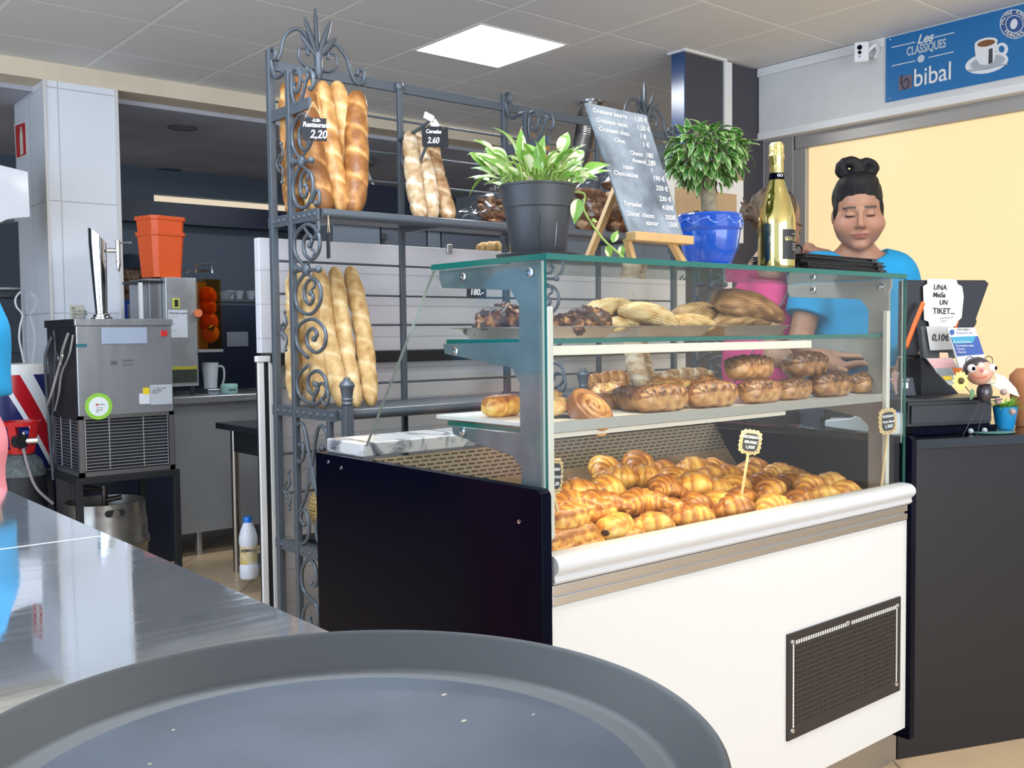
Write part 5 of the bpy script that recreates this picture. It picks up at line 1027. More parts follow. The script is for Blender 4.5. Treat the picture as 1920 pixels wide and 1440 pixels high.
MB().lathe([(.10, zz-.11), (.098, zz-.085), (.085, zz-.045), (.06, zz-.02), (.03, zz-.004), (0, zz)], c, 32).build('shoulder', mat('grey_scuffed_paint', (.12, .14, .14), .6, var=.5, vscale=40), g, smooth=60)
RED = mat('red_plastic', (.55, .012, .015), .35)
b = MB()
zr = zz+.125
for z, R_ in ((zr, .083), (zz+.0, .055)): b.lathe([(R_-.004, z-.010), (R_, z-.010), (R_+.004, z+.010), (R_, z+.010), (R_-.004, z-.010)], c, 32)
for a in (.4, 1.7, 2.9, 4.0, 5.2): b.bar(c+V(.055*math.cos(a), .055*math.sin(a), zz), c+V(.083*math.cos(a), .083*math.sin(a), zr), .035, .006, up=(math.cos(a), math.sin(a), 0))
b.build('valve_guard', RED, g, smooth=40)
b = MB(); b.cyl(c+V(-.01, -.06, zz+.05), c+V(.05, -.07, zz+.05), .016); b.cyl(c+V(0, -.05, zz), c+V(0, -.05, zz+.09), .009); b.build('regulator', CHROME, g)
MB().cyl(c+V(-.03, -.05, zz+.05), c+V(-.015, -.085, zz+.05), .030).build('gauge', BLACKM, g); MB().cyl(c+V(.015, -.04, zz+.08), c+V(.015, -.04, zz+.095), .014).build('blue_knob', mat('blue_plastic', (.02, .10, .45), .4), g)
b = MB(); b.tube(cr([c+V(-.01, -.06, zz+.04), c+V(.0, -.10, zz-.06), c+V(.03, -.11, zz-.16), c+V(.10, -.10, zz-.24)], 6), .007, 8); tag(b.build('gas_hose', mat('mauve_grey_hose', (.28, .24, .26), .5), smooth=60), 'mauve grey hose hanging from the gas cylinder regulator', 'hose')
# can shaped drinks cooler (blue, white and red)
c = V(P(32, 780, 'y', 5.5).x-.045, 5.45, 0); zt = P(20, 682, 'y', 5.5).z
cc_ = thing('can_cooler', 'can shaped drinks cooler in blue, white and red', 'drinks cooler', c)
CM = bpy.data.materials.new('can_swoosh'); CM.use_nodes = True; N = CM.node_tree.nodes; L = CM.node_tree.links; b_ = N['Principled BSDF']; b_.inputs['Roughness'].default_value = .25
g_ = N.new('ShaderNodeNewGeometry'); s_ = N.new('ShaderNodeSeparateXYZ'); L.new(g_.outputs['Position'], s_.inputs[0]); ma = N.new('ShaderNodeMath'); ma.operation = 'MULTIPLY_ADD'; L.new(s_.outputs['X'], ma.inputs[0]); ma.inputs[1].default_value = 1.9; L.new(s_.outputs['Z'], ma.inputs[2])
rp = N.new('ShaderNodeValToRGB'); rp.color_ramp.interpolation = 'CONSTANT'; e = rp.color_ramp.elements; zc = 1.9*(c.x+.15)+zt
mpp = N.new('ShaderNodeMapRange'); L.new(ma.outputs[0], mpp.inputs[0]); mpp.inputs['From Min'].default_value = zc-.75; mpp.inputs['From Max'].default_value = zc; L.new(mpp.outputs[0], rp.inputs[0])
e[0].position = 0; e[0].color = (.01, .015, .10, 1); e[1].position = .30; e[1].color = (.75, .77, .82, 1)
for p_, cc in ((.36, (.45, .01, .02, 1)), (.56, (.75, .77, .82, 1)), (.72, (.008, .012, .12, 1))): q = e.new(p_); q.color = cc
L.new(rp.outputs[0], b_.inputs['Base Color'])
MB().lathe([(.19, 0), (.20, .02), (.20, zt-.05)], c, 48).build('can_body', CM, cc_, smooth=50); MB().lathe([(.20, zt-.05), (.198, zt-.01), (.195, zt), (0, zt)], c, 48).build('lid', WHITE, cc_, smooth=40)
# extinguisher sign on pillar side
sg = thing('extinguisher_sign', 'red fire extinguisher sign on the side of the tiled pillar', 'sign', P(39, 263, 'x', 1.555))
def quadx(nm, pts, x, m_, par, th=-.002): return MB().prism([P(a, b_, 'x', x) for a, b_ in pts], (th, 0, 0)).build(nm, m_, par)
quadx('sign_back', [(27, 233), (49, 226), (51, 292), (31, 300)], 1.558, WHITE, sg); quadx('red_field', [(29, 236), (47, 230), (49, 289), (32, 296)], 1.5555, RED, sg)
a = P(40, 263, 'x', 1.553); CRM = mat('sign_cream', (.75, .72, .60), .5)
MB().prism([a+V(0, y, z) for y, z in [(-.03, -.08), (.03, -.08), (.03, .035), (.015, .055), (.012, .075), (-.012, .075), (-.015, .055), (-.03, .035)]], (-.001, 0, 0)).build('extinguisher_symbol', CRM, sg)
# white hood at far left
hd = thing('white_hood', 'glossy white sheet metal hood sticking out from behind the pillar', 'hood', (1.3, 5.3, 1.6))
yH = 5.35; pts = [P(-60, 285, 'y', yH), P(0, 309, 'y', yH), P(53, 322, 'y', yH), P(57, 407, 'y', yH), P(30, 409, 'y', yH), P(12, 412, 'y', yH), P(0, 418, 'y', yH), P(-60, 450, 'y', yH)]
MB().prism(pts, (0, .3, 0)).build('hood_shell', mat('white_gloss_metal', (.76, .78, .84), .12, coat=.4), hd, bevel=.004)
# left back corner shelves, plates and cord
sv = thing('kitchen_shelf', 'dark kitchen shelving at the far left beside the pillar', 'shelf', (1.6, 6.9, 0)); KY = 6.6
for py in (553, 640, 665, 690): a = P(-40, py, 'y', KY); b_ = P(47, py, 'y', KY); MB().box(a.x, b_.x+.05, KY, KY+.3, a.z-.01, a.z+.01).build('shelf_board', mat('dull_steel_dark', (.10, .11, .13), .4, .6), sv)
MB().box(P(-60, 600, 'y', KY).x, P(12, 600, 'y', KY+.1).x, KY+.32, KY+.36, .8, 1.9).build('brown_panel', mat('brown_panel', (.09, .06, .055), .6), sv)
b = MB(); b.lathe([(.11, 0), (.125, .012), (.12, .012), (.1, .004), (0, .004)], P(12, 548, 'y', KY+.1)+V(0, 0, .012), 32); tag(b.build('plate_stack', WHITE), 'white plate on the kitchen shelf at the far left', 'plate')
b = MB(); b.tube(cr([P(38, 547, 'y', 6.2), P(29, 560, 'y', 6.2), P(31, 575, 'y', 6.2), P(42, 590, 'y', 6.2), P(38, 610, 'y', 6.2), P(36, 635, 'y', 6.2), P(42, 665, 'y', 6.2), P(45, 680, 'y', 6.2)], 5), .006, 6); tag(b.build('electric_cable', WHITE, smooth=60), 'white electric cord hanging beside the pillar', 'cord')
# notes on pillar
pn_ = thing('paper_note', 'small handwritten paper note stuck on the tiled pillar', 'note', P(143, 583, 'y', 5.695)); a = P(130, 572, 'y', 5.697); d = P(158, 596, 'y', 5.697)
MB().box(a.x, d.x, 5.695, 5.698, d.z, a.z).build('sheet', mat('cream_paper', (.68, .66, .55), .8), pn_); text('Bar\nTel: 972 00\nOBRADOR\nTel: 12 28', .017, V(a.x+.01, 5.6945, a.z-.022), (1, 0, 0), (0, 0, 1), INK, pn_, ext=.0003)
# juice machine
JY = 5.15; a = P(268, 520, 'y', JY); b_ = P(368, 520, 'y', JY); e_ = P(413, 520, 'y', JY); zt = P(330, 520, 'y', JY).z; zc = .845
ju = thing('juice_machine', 'steel orange juice machine with amber window, on the steel unit', 'juice machine', (a.x+.2, JY, zc))
JM = mat('scuffed_steel', (.52, .54, .56), .3, .6, rvar=.1, vscale=8)
xA, xB, xC = P(312, 600, 'y', JY).x, P(370, 600, 'y', JY).x, P(414, 600, 'y', JY).x
zl = P(340, 735, 'y', JY).z; zo = P(390, 655, 'y', JY).z
MB().box(xA, xB, JY, JY+.34, zl+.03, zt).build('housing', JM, ju, bevel=.004); MB().box(xA-.07, xA, JY+.05, JY+.34, .98, zt-.005).build('side_cover', mat('dull_side_steel', (.30, .31, .33), .4, .8), ju, bevel=.006)
MB().box(a.x-.01, xA, JY+.03, JY+.28, zt-.03, zt-.018).build('top_bracket', BLACKM, ju); MB().box(P(262, 560, 'y', JY+.03).x, P(268, 560, 'y', JY+.03).x, JY+.03, JY+.05, zc+.1, zt-.03).build('white_post', WHITE, ju)
MB().box(xB+.006, xC, JY-.01, JY+.005, zo, zt-.005).build('amber_window', G_AMBER, ju, bevel=.002); MB().box(xB, xC, JY+.18, JY+.32, zo-.01, zt-.01).build('works_back', mat('amber_back', (.28, .18, .06), .4), ju); MB().box(xB, xC+.003, JY-.014, JY+.32, zo-.015, zo).build('drip_edge', JM, ju)
ORG = mat('orange_juicer_plastic', (.80, .15, .02), .35)
for k_, (px, py, rr_) in enumerate(((389, 556, .052), (389, 576, .05), (391, 604, .055), (394, 625, .05))): MB().ball(P(px, py, 'y', JY+.07), (rr_, .04, rr_*1.05), 20, 14).build('squeezing_drum', ORG if k_ < 3 else mat('orange_fruit', (.85, .35, .02), .5), ju)
MB().ball(P(396, 614, 'y', JY+.02), (.02, .015, .02), 14, 10).build('drum_knob', CHROME, ju); MB().cyl(P(372, 587, 'y', JY-.01), P(372, 587, 'y', JY-.03), .021).build('window_knob', ORG, ju)
plate('switch_plate', 323, 559, 337, 578, mat('label_yellow_green', (.62, .66, .10), .5), ju, JY-.001); plate('switch', 327, 562, 334, 575, BLACKM, ju, JY-.002, .004)
plate('instruction_label', 315, 581, 352, 633, mat('label_pale', (.66, .70, .76), .5), ju, JY-.001); text('Manual zumo\n-- -- --\n\n! ! !\n\n-- ---', .018, P(318, 589, 'y', JY-.0035), (1, 0, 0), (0, 0, 1), INK, ju, ext=.0003)
MB().box(xA+.005, xB-.01, JY-.004, JY, zl+.05, P(340, 688, 'y', JY).z).build('lower_window', mat('dark_green_window', (.05, .06, .05), .12, coat=.5), ju); MB().box(xA+.005, xB-.01, JY-.006, JY, P(340, 693, 'y', JY).z, P(340, 687, 'y', JY).z).build('yellow_strip', mat('yellow_strip', (.45, .42, .05), .4), ju)
for x in (xA+.02, xB-.03): 
    for y in (JY+.02, JY+.30): MB().cyl((x, y, zc), (x, y, zl+.03), .013, n=12).build('foot', BLACKM, ju)
b = MB(); q = [P(351, 512, 'y', JY+.1), P(351, 508, 'y', JY+.1), P(396, 508, 'y', JY+.1), P(399, 511, 'y', JY+.1)]; b.tube(q, .004, 6); b.tube([P(368, 512, 'y', JY+.05), P(368, 496, 'y', JY+.05), P(398, 496, 'y', JY+.05), P(398, 512, 'y', JY+.05)], .004, 6); b.tube([P(368, 506, 'y', JY+.05), P(398, 508, 'y', JY+.05)], .0035, 6); b.build('feeder_rail', CHROME, ju)
# orange bins
BO = mat('orange_bin_plastic', (.82, .115, .025), .35)
def bin_(lb, c, z0, h, w0, w1, rz=.25):
    c = Vector(c); t = thing('orange_bin', lb, 'bin', (c.x, c.y, z0), 'stacked orange bins'); M_ = Matrix.Translation((c.x, c.y, 0)) @ Matrix.Rotation(rz, 4, 'Z'); b = MB()
    def ring(w, z, ch=.75): 
        k = w*ch; return [M_ @ V(x, y*.85, z) for x, y in ((-k, -w), (k, -w), (w, -k), (w, k), (k, w), (-k, w), (-w, k), (-w, -k))]
    R_ = [ring(w0, z0), ring(w0+(w1-w0)*.95, z0+h-.02), ring(w1+.006, z0+h-.02), ring(w1+.008, z0+h), ring(w1-.002, z0+h), ring(w0-.004, z0+.01)]
    vs = sum(R_, []); fs = [tuple(range(7, -1, -1))]+[(i*8+k, i*8+(k+1) % 8, (i+1)*8+(k+1) % 8, (i+1)*8+k) for i in range(5) for k in range(8)]+[tuple(range(40, 48))]
    b.add(vs, fs); b.build('bin_shell', BO, t, smooth=30, bevel=.002); return t
cB = P(303, 515, 'y', JY+.14); z0 = zt+.002; zT_ = P(303, 408, 'y', JY+.14).z; wB = (P(348, 420, 'y', JY+.1).x-P(261, 420, 'y', JY+.1).x)/2
zM = P(303, 437, 'y', JY+.14).z
bin_('lower orange plastic bin, outer one of the two on the juice machine', cB, z0, zM-z0, wB*.68, wB*.80); bin_('upper orange plastic bin nested inside the lower one', cB, z0+.035, zT_-z0-.035, wB*.66, wB*.82)
# steel unit
ux0, ux1 = 1.95, 3.4
un_ = thing('steel_unit', 'long kitchen steel unit under the juice machine', 'steel unit', (2.4, 5.3, 0))
MB().box(ux0, ux1, 5.02, 5.62, .81, .845).build('worktop', STEEL, un_, bevel=.003); MB().box(ux0+.01, ux1, 5.05, 5.60, .13, .81).build('body_panel', mat('unit_panel_steel', (.46, .48, .50), .35, .5, var=.15, vscale=2), un_); 
for x in (ux0+.15, ux0+.75, ux0+1.3): MB().cyl((x, 5.12, 0), (x, 5.12, .13), .02).build('foot', STEEL, un_)
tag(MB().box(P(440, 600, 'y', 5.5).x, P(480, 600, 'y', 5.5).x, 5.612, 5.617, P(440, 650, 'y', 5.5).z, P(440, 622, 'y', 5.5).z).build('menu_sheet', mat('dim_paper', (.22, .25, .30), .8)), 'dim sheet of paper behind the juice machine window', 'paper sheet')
tag(MB().box(1.66, 1.945, 5.04, 5.60, 0, .80).build('dark_cabinet', NAVY, bevel=.003), 'dark navy low cabinet between the keg and the steel unit', 'cabinet')
MB().box(1.95, 3.6, 5.62, 5.66, .845, 1.34).build('splashback', NAVY, un_)
# things on the unit
c = P(430, 738, 'y', 5.2); c.z = .846; t = thing('teal_egg_cooker', 'small pale teal round container with lid on the steel unit', 'container', c); TE = mat('pale_teal', (.36, .62, .58), .4)
MB().lathe([(.042, 0), (.045, .004), (.045, .03)], c, 32).build('bowl', TE, t, smooth=40); MB().lathe([(.047, .030), (.047, .042), (.040, .050), (0, .052)], c, 32).build('lid', TE, t, smooth=40)
b = MB()
for i in range(6): b.box(c.x-.022+i*.007, c.x-.019+i*.007, c.y-.047, c.y-.044, c.z+.012, c.z+.024)
b.build('slots', INK, t)
c = P(393, 738, 'y', 5.3); c.z = .846; tag(MB().box(c.x-.05, c.x+.09, 5.2, 5.38, .846, .87).build('kitchen_scale', mat('scale_steel', (.4, .45, .5), .25, .9), bevel=.004), 'flat steel kitchen scale between juice machine and teal container', 'scale')
c = P(381, 720, 'y', 5.4); c.z = .872; t = thing('plastic_jug', 'translucent white plastic jug standing behind the scale', 'jug', (c.x, 5.3, .872)); PW = mat('milky_plastic', (.60, .64, .68), .4)
MB().lathe([(.035, 0), (.045, .14), (.043, .14), (.034, .004), (0, .004)], (c.x, 5.3, .872), 24).build('jug_body', PW, t, smooth=50); b = MB(); b.tube(cr([(c.x+.04, 5.3, .99), (c.x+.075, 5.3, .985), (c.x+.08, 5.3, .93), (c.x+.07, 5.3, .89)], 5), .006, 8); b.build('handle', PW, t)
# upper dark shelf with glasses, wall lamp
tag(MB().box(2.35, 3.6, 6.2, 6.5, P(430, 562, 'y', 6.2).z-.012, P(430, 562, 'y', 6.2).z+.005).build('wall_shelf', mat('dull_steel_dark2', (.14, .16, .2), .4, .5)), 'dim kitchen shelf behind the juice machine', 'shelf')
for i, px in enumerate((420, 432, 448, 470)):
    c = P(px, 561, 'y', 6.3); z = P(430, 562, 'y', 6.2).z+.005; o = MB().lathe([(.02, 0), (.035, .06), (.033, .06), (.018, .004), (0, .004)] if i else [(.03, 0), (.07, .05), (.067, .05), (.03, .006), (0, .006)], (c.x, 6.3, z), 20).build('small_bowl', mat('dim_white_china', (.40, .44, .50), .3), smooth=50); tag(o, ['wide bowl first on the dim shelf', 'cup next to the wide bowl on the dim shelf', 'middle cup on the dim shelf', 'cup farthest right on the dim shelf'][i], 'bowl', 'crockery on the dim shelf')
# dark prep table with lower tier and bottles
tx, ty = 2.02, 4.68; tb = thing('prep_table', 'dark topped prep table with a steel tube leg and lower tier', 'table', (2.4, 4.3, 0)); zt = .735
MB().box(tx, 3.0, 3.60, ty, zt-.03, zt).build('table_top', mat('dark_steel_top', (.03, .035, .045), .25, .4), tb, bevel=.003); MB().box(tx+.05, 2.95, 3.66, ty-.06, zt-.14, zt-.03).build('apron', BLACKM, tb)
for x, y in ((tx+.06, ty-.08), (2.9, ty-.08), (tx+.06, 3.68), (2.9, 3.68)): MB().cyl((x, y, 0), (x, y, zt-.03), .019, n=20).build('leg', mat('tube_steel', (.42, .38, .34), .25, 1), tb)
MB().box(tx+.06, 2.9, 3.68, ty-.08, .05, .075).build('lower_tier', mat('dark_grey_tier', (.10, .105, .11), .6), tb, bevel=.003)
def bottle(lb, c):
    c = Vector(c); t = thing('milk_bottle', lb, 'bottle', c, 'white milk bottles under the prep table'); MW = mat('white_bottle_plastic', (.76, .78, .84), .35)
    MB().lathe([(.036, 0), (.041, .006), (.041, .055), (.038, .065), (.038, .15), (.041, .16), (.040, .19), (.030, .225), (.018, .25), (.016, .262)], c, 32).build('bottle_body', MW, t, smooth=50)
    MB().lathe([(.0385, .067), (.0388, .148)], c, 32).build('label_wrap', mat('gold_label', (.62, .45, .10), .5, col2=(.75, .70, .62), vscale=18), t, smooth=60); MB().lathe([(.018, .250), (.0185, .272), (.016, .276), (0, .276)], c, 24).build('cap', mat('bright_blue_cap', (.01, .17, .68), .35), t, smooth=40)
    n_ = V(CAM.x-c.x, CAM.y-c.y, 0).normalized(); text('CREMALAT', .017, c+n_*.0392+V(0, 0, .125), V(0, 0, 1).cross(n_), V(0, 0, 1), INK, t, align='CENTER', ext=.0004, off=.0004); return t
p = P(471, 1083, 'z', .075); bottle('white milk bottle with blue cap and gold label beside the white door post', (p.x-.01, p.y, .076)); bottle('second white milk bottle mostly hidden by the white door post', (p.x+.08, p.y-.02, .076))
# ---------------------------------------------------------------- above the rack, in the back
du = thing('flexible_duct', 'crumpled silver flexible air duct behind the chalkboard', 'duct', P(1095, 250, 'y', 4.6)); b = MB(); pts = cr([P(1118, 185, 'y', 4.6), P(1106, 215, 'y', 4.6), P(1100, 260, 'y', 4.6), P(1083, 310, 'y', 4.6), P(1050, 350, 'y', 4.6)], 22); b.tube(pts, [.075+.006*(i % 2) for i in range(len(pts))], 24); b.build('duct_hose', mat('crinkled_foil', (.62, .60, .58), .25, 1), du, smooth=20)
c = P(1108, 195, 'y', 4.6); MB().lathe([(.085, 0), (.095, .03), (.095, .06), (.085, .07)], c, 24).build('collar', STEEL, du)
wl = thing('round_wall_lamp', 'old grey round lamp with a trailing cable behind the bread rack', 'lamp', P(672, 300, 'y', 6.5)); c = P(672, 297, 'y', 6.6)
MB().lathe([(.03, .10), (.09, .08), (.12, 0), (0, 0)], c-V(0, 0, .05), 24).build('shade', mat('grey_green_enamel', (.20, .23, .22), .5), wl, smooth=50); MB().ball(c-V(0, 0, .06), .04, 14, 10).build('bulb', WHITE, wl)
b = MB(); b.tube(cr([P(683, 305, 'y', 6.5), P(697, 340, 'y', 6.5), P(715, 368, 'y', 6.5), P(745, 378, 'y', 6.5), P(775, 379, 'y', 6.5)], 6), .010, 6); b.build('cable', WHITE, wl, smooth=60)
struct(MB().box(P(625, 380, 'y', 6.3).x, P(775, 380, 'y', 6.3).x, 6.3, 6.4, 1.2, P(690, 345, 'y', 6.3).z).build('trim_11', NAVY))
# coffee machine / oven fronts just above the partition
ov = thing('kitchen_oven', 'grey steel oven fronts seen over the white partition', 'oven', (3.0, 4.6, 0)); yo = 4.75; zt = P(700, 425, 'y', yo).z
for i, (a_, b__) in enumerate(((625, 713), (716, 800), (803, 826), (829, 950))): x0, x1 = P(a_, 450, 'y', yo).x, P(b__, 450, 'y', yo).x; MB().box(x0, x1, yo, yo+.22, .0, zt).build('front_panel', [mat('oven_grey', (.13, .16, .20), .4, .5), mat('oven_dark', (.05, .06, .08), .4)][i % 2], ov, bevel=.003)
MB().box(P(625, 425, 'y', yo).x, P(950, 425, 'y', yo).x, yo-.01, yo+.22, zt, zt+.02).build('top_edge', STEEL, ov); MB().cyl(P(721, 443, 'y', yo), P(721, 443, 'y', yo-.02), .018).build('knob', BLACKM, ov)
pb_ = P(843, 467, 'y', 3.41); tag(MB().box(pb_.x-.014, pb_.x+.014, 3.405, 3.419, pb_.z-.02, pb_.z+.02).build('wall_hook', STEEL, bevel=.004), 'small steel hook on the upper edge of the white partition', 'hook')
o = KW.put('pale loaf lying on the rear ledge just over the partition, left of the pothos', 'loaves behind the rack', (0, 0, 0)); p = P(880, 466, 'y', 3.75); place(o, (p.x, 3.7, p.z), -.1, 0, PI/2, 1); o.scale = (.9, .9, .45)
tag(MB().box(1.9, 4.0, 3.48, 3.95, 1.40, p.z-.035).build('pass_ledge', BLACKM), 'dark serving ledge behind the white partition', 'ledge')
# ================================================================ BLACK COUNTER AND TILL, RIGHT
O = V(2.47, 1.358, 0); U = V(.9271, -.3747, 0); W = V(.3747, .9271, 0)
MR = Matrix((U, W, V(0, 0, 1))).transposed().to_4x4(); MR.translation = O
def cw(s, t, z): return MR @ V(s, t, z)
def PC(px, py, t): return PP(px, py, cw(0, t, 0), W)     # on the plane t metres behind the counter front
def loc(p): return MR.inverted() @ p
ct = thing('till_counter', 'black panelled counter set at an angle beyond the display case', 'counter', cw(.8, .3, 0), None, math.atan2(U.y, U.x))
CBM = mat('black_satin_laminate', (.011, .011, .014), .28, bump=.0001, bscale=300)
MB().box(0, 1.9, 0, .02, 0, .835, MR).build('front_panel', CBM, ct, bevel=.001); MB().box(0, 1.9, .02, .47, 0, .835, MR).build('body', BLACKM, ct); MB().box(-.02, 1.92, -.025, .49, .835, .862, MR).build('worktop', mat('black_granite', (.010, .012, .016), .10, coat=.4), ct, bevel=.003)
def slab(name, pts, t, th, m_, par, bev=.002):
    q = [PC(px, py, t) for px, py in pts]; return MB().prism(q, W*th).build(name, m_, par, bevel=bev)
# till terminal
tl_ = thing('till_screen', 'black touchscreen till seen from behind, leaning on its stand', 'till', PC(1770, 640, .25)); DG = mat('black_till_plastic', (.018, .019, .024), .35)
slab('screen_back', [(1699, 525), (1848, 525), (1855, 531), (1831, 598), (1833, 603), (1828, 614), (1800, 616), (1795, 640), (1727, 642), (1722, 668), (1697, 668)], .22, .035, DG, tl_, .004)
slab('stand_plate', [(1727, 612), (1748, 612), (1800, 650), (1796, 668), (1760, 690), (1733, 672)], .20, .02, mat('grey_stand', (.10, .11, .12), .4), tl_)
b = MB(); b.tube(cr([PC(1701, 640, .205), PC(1699, 650, .20), PC(1712, 615, .195), PC(1724, 585, .195), PC(1731, 568, .20)], 6), .0075, 10, flat=.6); b.build('orange_handle', mat('bright_orange_trim', (.85, .13, .01), .4), tl_, smooth=60)
slab('orange_corner', [(1793, 603), (1799, 601), (1795, 614), (1789, 616)], .215, .01, MATS['bright_orange_trim'], tl_)
slab('support_foot', [(1727, 672), (1737, 672), (1800, 740), (1795, 752), (1728, 752)], .21, .10, DG, tl_); slab('side_arm', [(1712, 664), (1730, 664), (1735, 700), (1732, 741), (1716, 741), (1722, 705)], .24, .05, mat('grey_arm', (.07, .07, .075), .4), tl_)
bx = thing('cash_drawer', 'black box shaped cash drawer under the till', 'cash drawer', PC(1780, 800, .1))
A = loc(PC(1702, 812, .06)); B_ = loc(PC(1858, 806, .06)); zt = loc(PC(1780, 750, .06)).z
MB().box(A.x, B_.x, .06, .44, .885, zt, MR).build('drawer_case', mat('dark_green_black_metal', (.016, .020, .022), .35), bx, bevel=.003); MB().box(A.x+.006, B_.x-.006, .052, .06, .895, zt-.012, MR).build('drawer_front', DG, bx, bevel=.001); MB().box(A.x, B_.x+.002, .04, .46, .863, .885, MR).build('base_plate', BLACK, bx, bevel=.002); MB().box(A.x-.02, B_.x+.02, .05, .46, zt, zt+.006, MR).build('top_plate', DG, bx)
# notes
def note(label, pts, t, rows_, m_=PAPER, nm='paper_note', grp='paper notes on the till'):
    q = [PC(*p, t) for p in pts]; n = thing(nm, label, 'note', sum(q, V(0, 0, 0))/len(q), grp); MB().prism(q, W*.0012).build('sheet', m_, n)
    for s_, px, py, body, kw in rows_: text(body, s_, PC(px, py, t-.0012), U+V(0, 0, -.02), V(0, 0, 1), INK, n, kw, ext=.0002, off=.0005, name='handwriting')
    return n
n1 = note('white note handwritten UNA MESA UN TIKET, taped over the till', [(1739, 523), (1793, 524), (1796, 533), (1804, 537), (1807, 556), (1803, 596), (1797, 601), (1791, 612), (1743, 613), (1741, 603), (1733, 600), (1731, 537), (1739, 532)], .212, [(.022, 1750, 543, 'UNA', .1), (.021, 1749, 557, 'MeSa', .1), (.020, 1761, 571, 'UN', .1), (.024, 1749, 588, 'TIKET...', 0)])
b = MB(); b.bar(PC(1762, 597, .210), PC(1788, 594.5, .210), .0015, .001); b.build('underline', INK, n1); b = MB(); b.bar(PC(1764, 602, .210), PC(1776, 601, .210), .0015, .001); b.build('underline', INK, n1)
note('white slip reading 0,10 hanging under the larger note', [(1737, 612), (1788, 612), (1790, 655), (1744, 657)], .192, [(.026, 1747, 638, '0,10€', .15)], mat('grey_white_paper', (.62, .63, .64), .8))
br_ = thing('brochure', 'blue and white leaflet standing beside the till', 'leaflet', PC(1810, 640, .12)); q = lambda t, *p: [PC(a, b_, t) for a, b_ in p]
MB().prism(q(.12, (1776, 615), (1828, 614), (1846, 668), (1850, 690), (1838, 692), (1800, 694)), W*.004).build('leaflet_sheet', WHITE, br_); MB().prism(q(.1185, (1783, 632), (1834, 630), (1845, 664), (1795, 668)), W*.001).build('blue_field', mat('leaflet_blue', (.045, .10, .36), .4), br_); MB().prism(q(.1180, (1783, 632), (1830, 630), (1824, 643), (1788, 645)), W*.0005).build('teal_field', mat('leaflet_teal', (.05, .32, .48), .4), br_)
MB().lathe([(.008, 0), (.008, .001), (0, .001)], PC(1785, 623, .119), 20, tuple(-W)).build('round_logo', MATS['leaflet_blue'], br_)
for s_, px, py, body, m_ in ((.009, 1795, 620, 'PARTNERKIT', INK), (.008, 1793, 626, 'Restaurants & cafes', MATS['leaflet_blue']), (.0085, 1787, 643, 'Plus de 50 solutions', WHITE), (.008, 1791, 650, '/ Commandes en ligne', WHITE), (.008, 1793, 656, '/ Livraison', WHITE), (.008, 1795, 662, '/ Paiement', WHITE)): text(body, s_, PC(px, py, .1165), U, V(0, 0, 1), m_, br_, 0, ext=.0002, wx=.9)
cp = thing('picture_card', 'pink and white card with small orange and yellow stickers below', 'card', PC(1768, 690, .10)); 
MB().prism(q(.10, (1737, 672), (1785, 671), (1797, 688), (1806, 690), (1808, 705), (1797, 720), (1780, 722), (1758, 700)), W*.003).build('card_back', mat('pale_grey_card', (.55, .55, .56), .6), cp)
for nm, pts, c_ in (('pink_picture', [(1738, 673), (1785, 672), (1793, 688), (1752, 691)], (.66, .40, .42)), ('orange_sticker', [(1786, 690), (1803, 690), (1806, 701), (1790, 701)], (.85, .22, .04)), ('grey_sticker', [(1757, 692), (1783, 691), (1788, 702), (1762, 705)], (.30, .33, .36)), ('yellow_sticker', [(1766, 706), (1784, 705), (1785, 712), (1772, 713)], (.85, .62, .05)), ('brown_tab', [(1762, 661), (1777, 661), (1779, 671), (1762, 672)], (.72, .48, .32))): MB().prism(q(.0985, *pts), W*.001).build(nm, mat('c_'+nm, c_, .5), cp)
# card holder
ch = thing('card_holder', 'small dark card holder beside the end of the case', 'card holder', PC(1700, 730, .14)); MB().prism(q(.14, (1692, 708), (1712, 708), (1718, 742), (1693, 742)), W*.03).build('holder', mat('slate_plastic', (.06, .065, .085), .5), ch, bevel=.001); MB().prism(q(.1385, (1693, 717), (1703, 717), (1703, 728), (1693, 728)), W*.001).build('white_label', WHITE, ch); text('SumUp', .008, PC(1692, 714, .138), U, V(0, 0, 1), WHITE, ch, ext=.0002)
jr = thing('tip_jar', 'clear plastic cup of pinkish wrapped sugar beside the card holder', 'jar', PC(1677, 740, .16)); c = PC(1678, 741, .16); MB().lathe([(.016, 0), (.020, .055), (.024, .062), (.021, .066)], c, 24).build('cup', G_BAG, jr, smooth=50)
for i in range(7): MB().box(-.004, .004, -.002, .002, -.018, .018, Matrix.Translation(c+V(rnd.uniform(-.008, .008), rnd.uniform(-.008, .008), .02+i*.005)) @ Matrix.Rotation(rnd.uniform(-.5, .5), 4, 'Y')).build('sugar_sachet', mat('pink_brown_sachet', (.66, .40, .33), .6), jr)
dv = thing('card_terminal', 'white payment device with a blue screen behind the end of the case', 'payment terminal', cw(.07, .22, .862))
MB().prism([cw(.02, t, z) for t, z in ((.08, .863), (.36, .863), (.36, .885), (.24, .900), (.17, .925), (.08, .925))], U*.10).build('device_body', mat('device_white', (.70, .72, .76), .35), dv, bevel=.006)
MB().box(.03, .11, .09, .165, .9252, .928, MR).build('blue_screen', mat('device_blue', (.02, .12, .62), .25), dv); MB().box(.035, .105, .25, .35, .886, .892, MR).build('keypad', mat('device_grey', (.30, .32, .35), .4), dv)
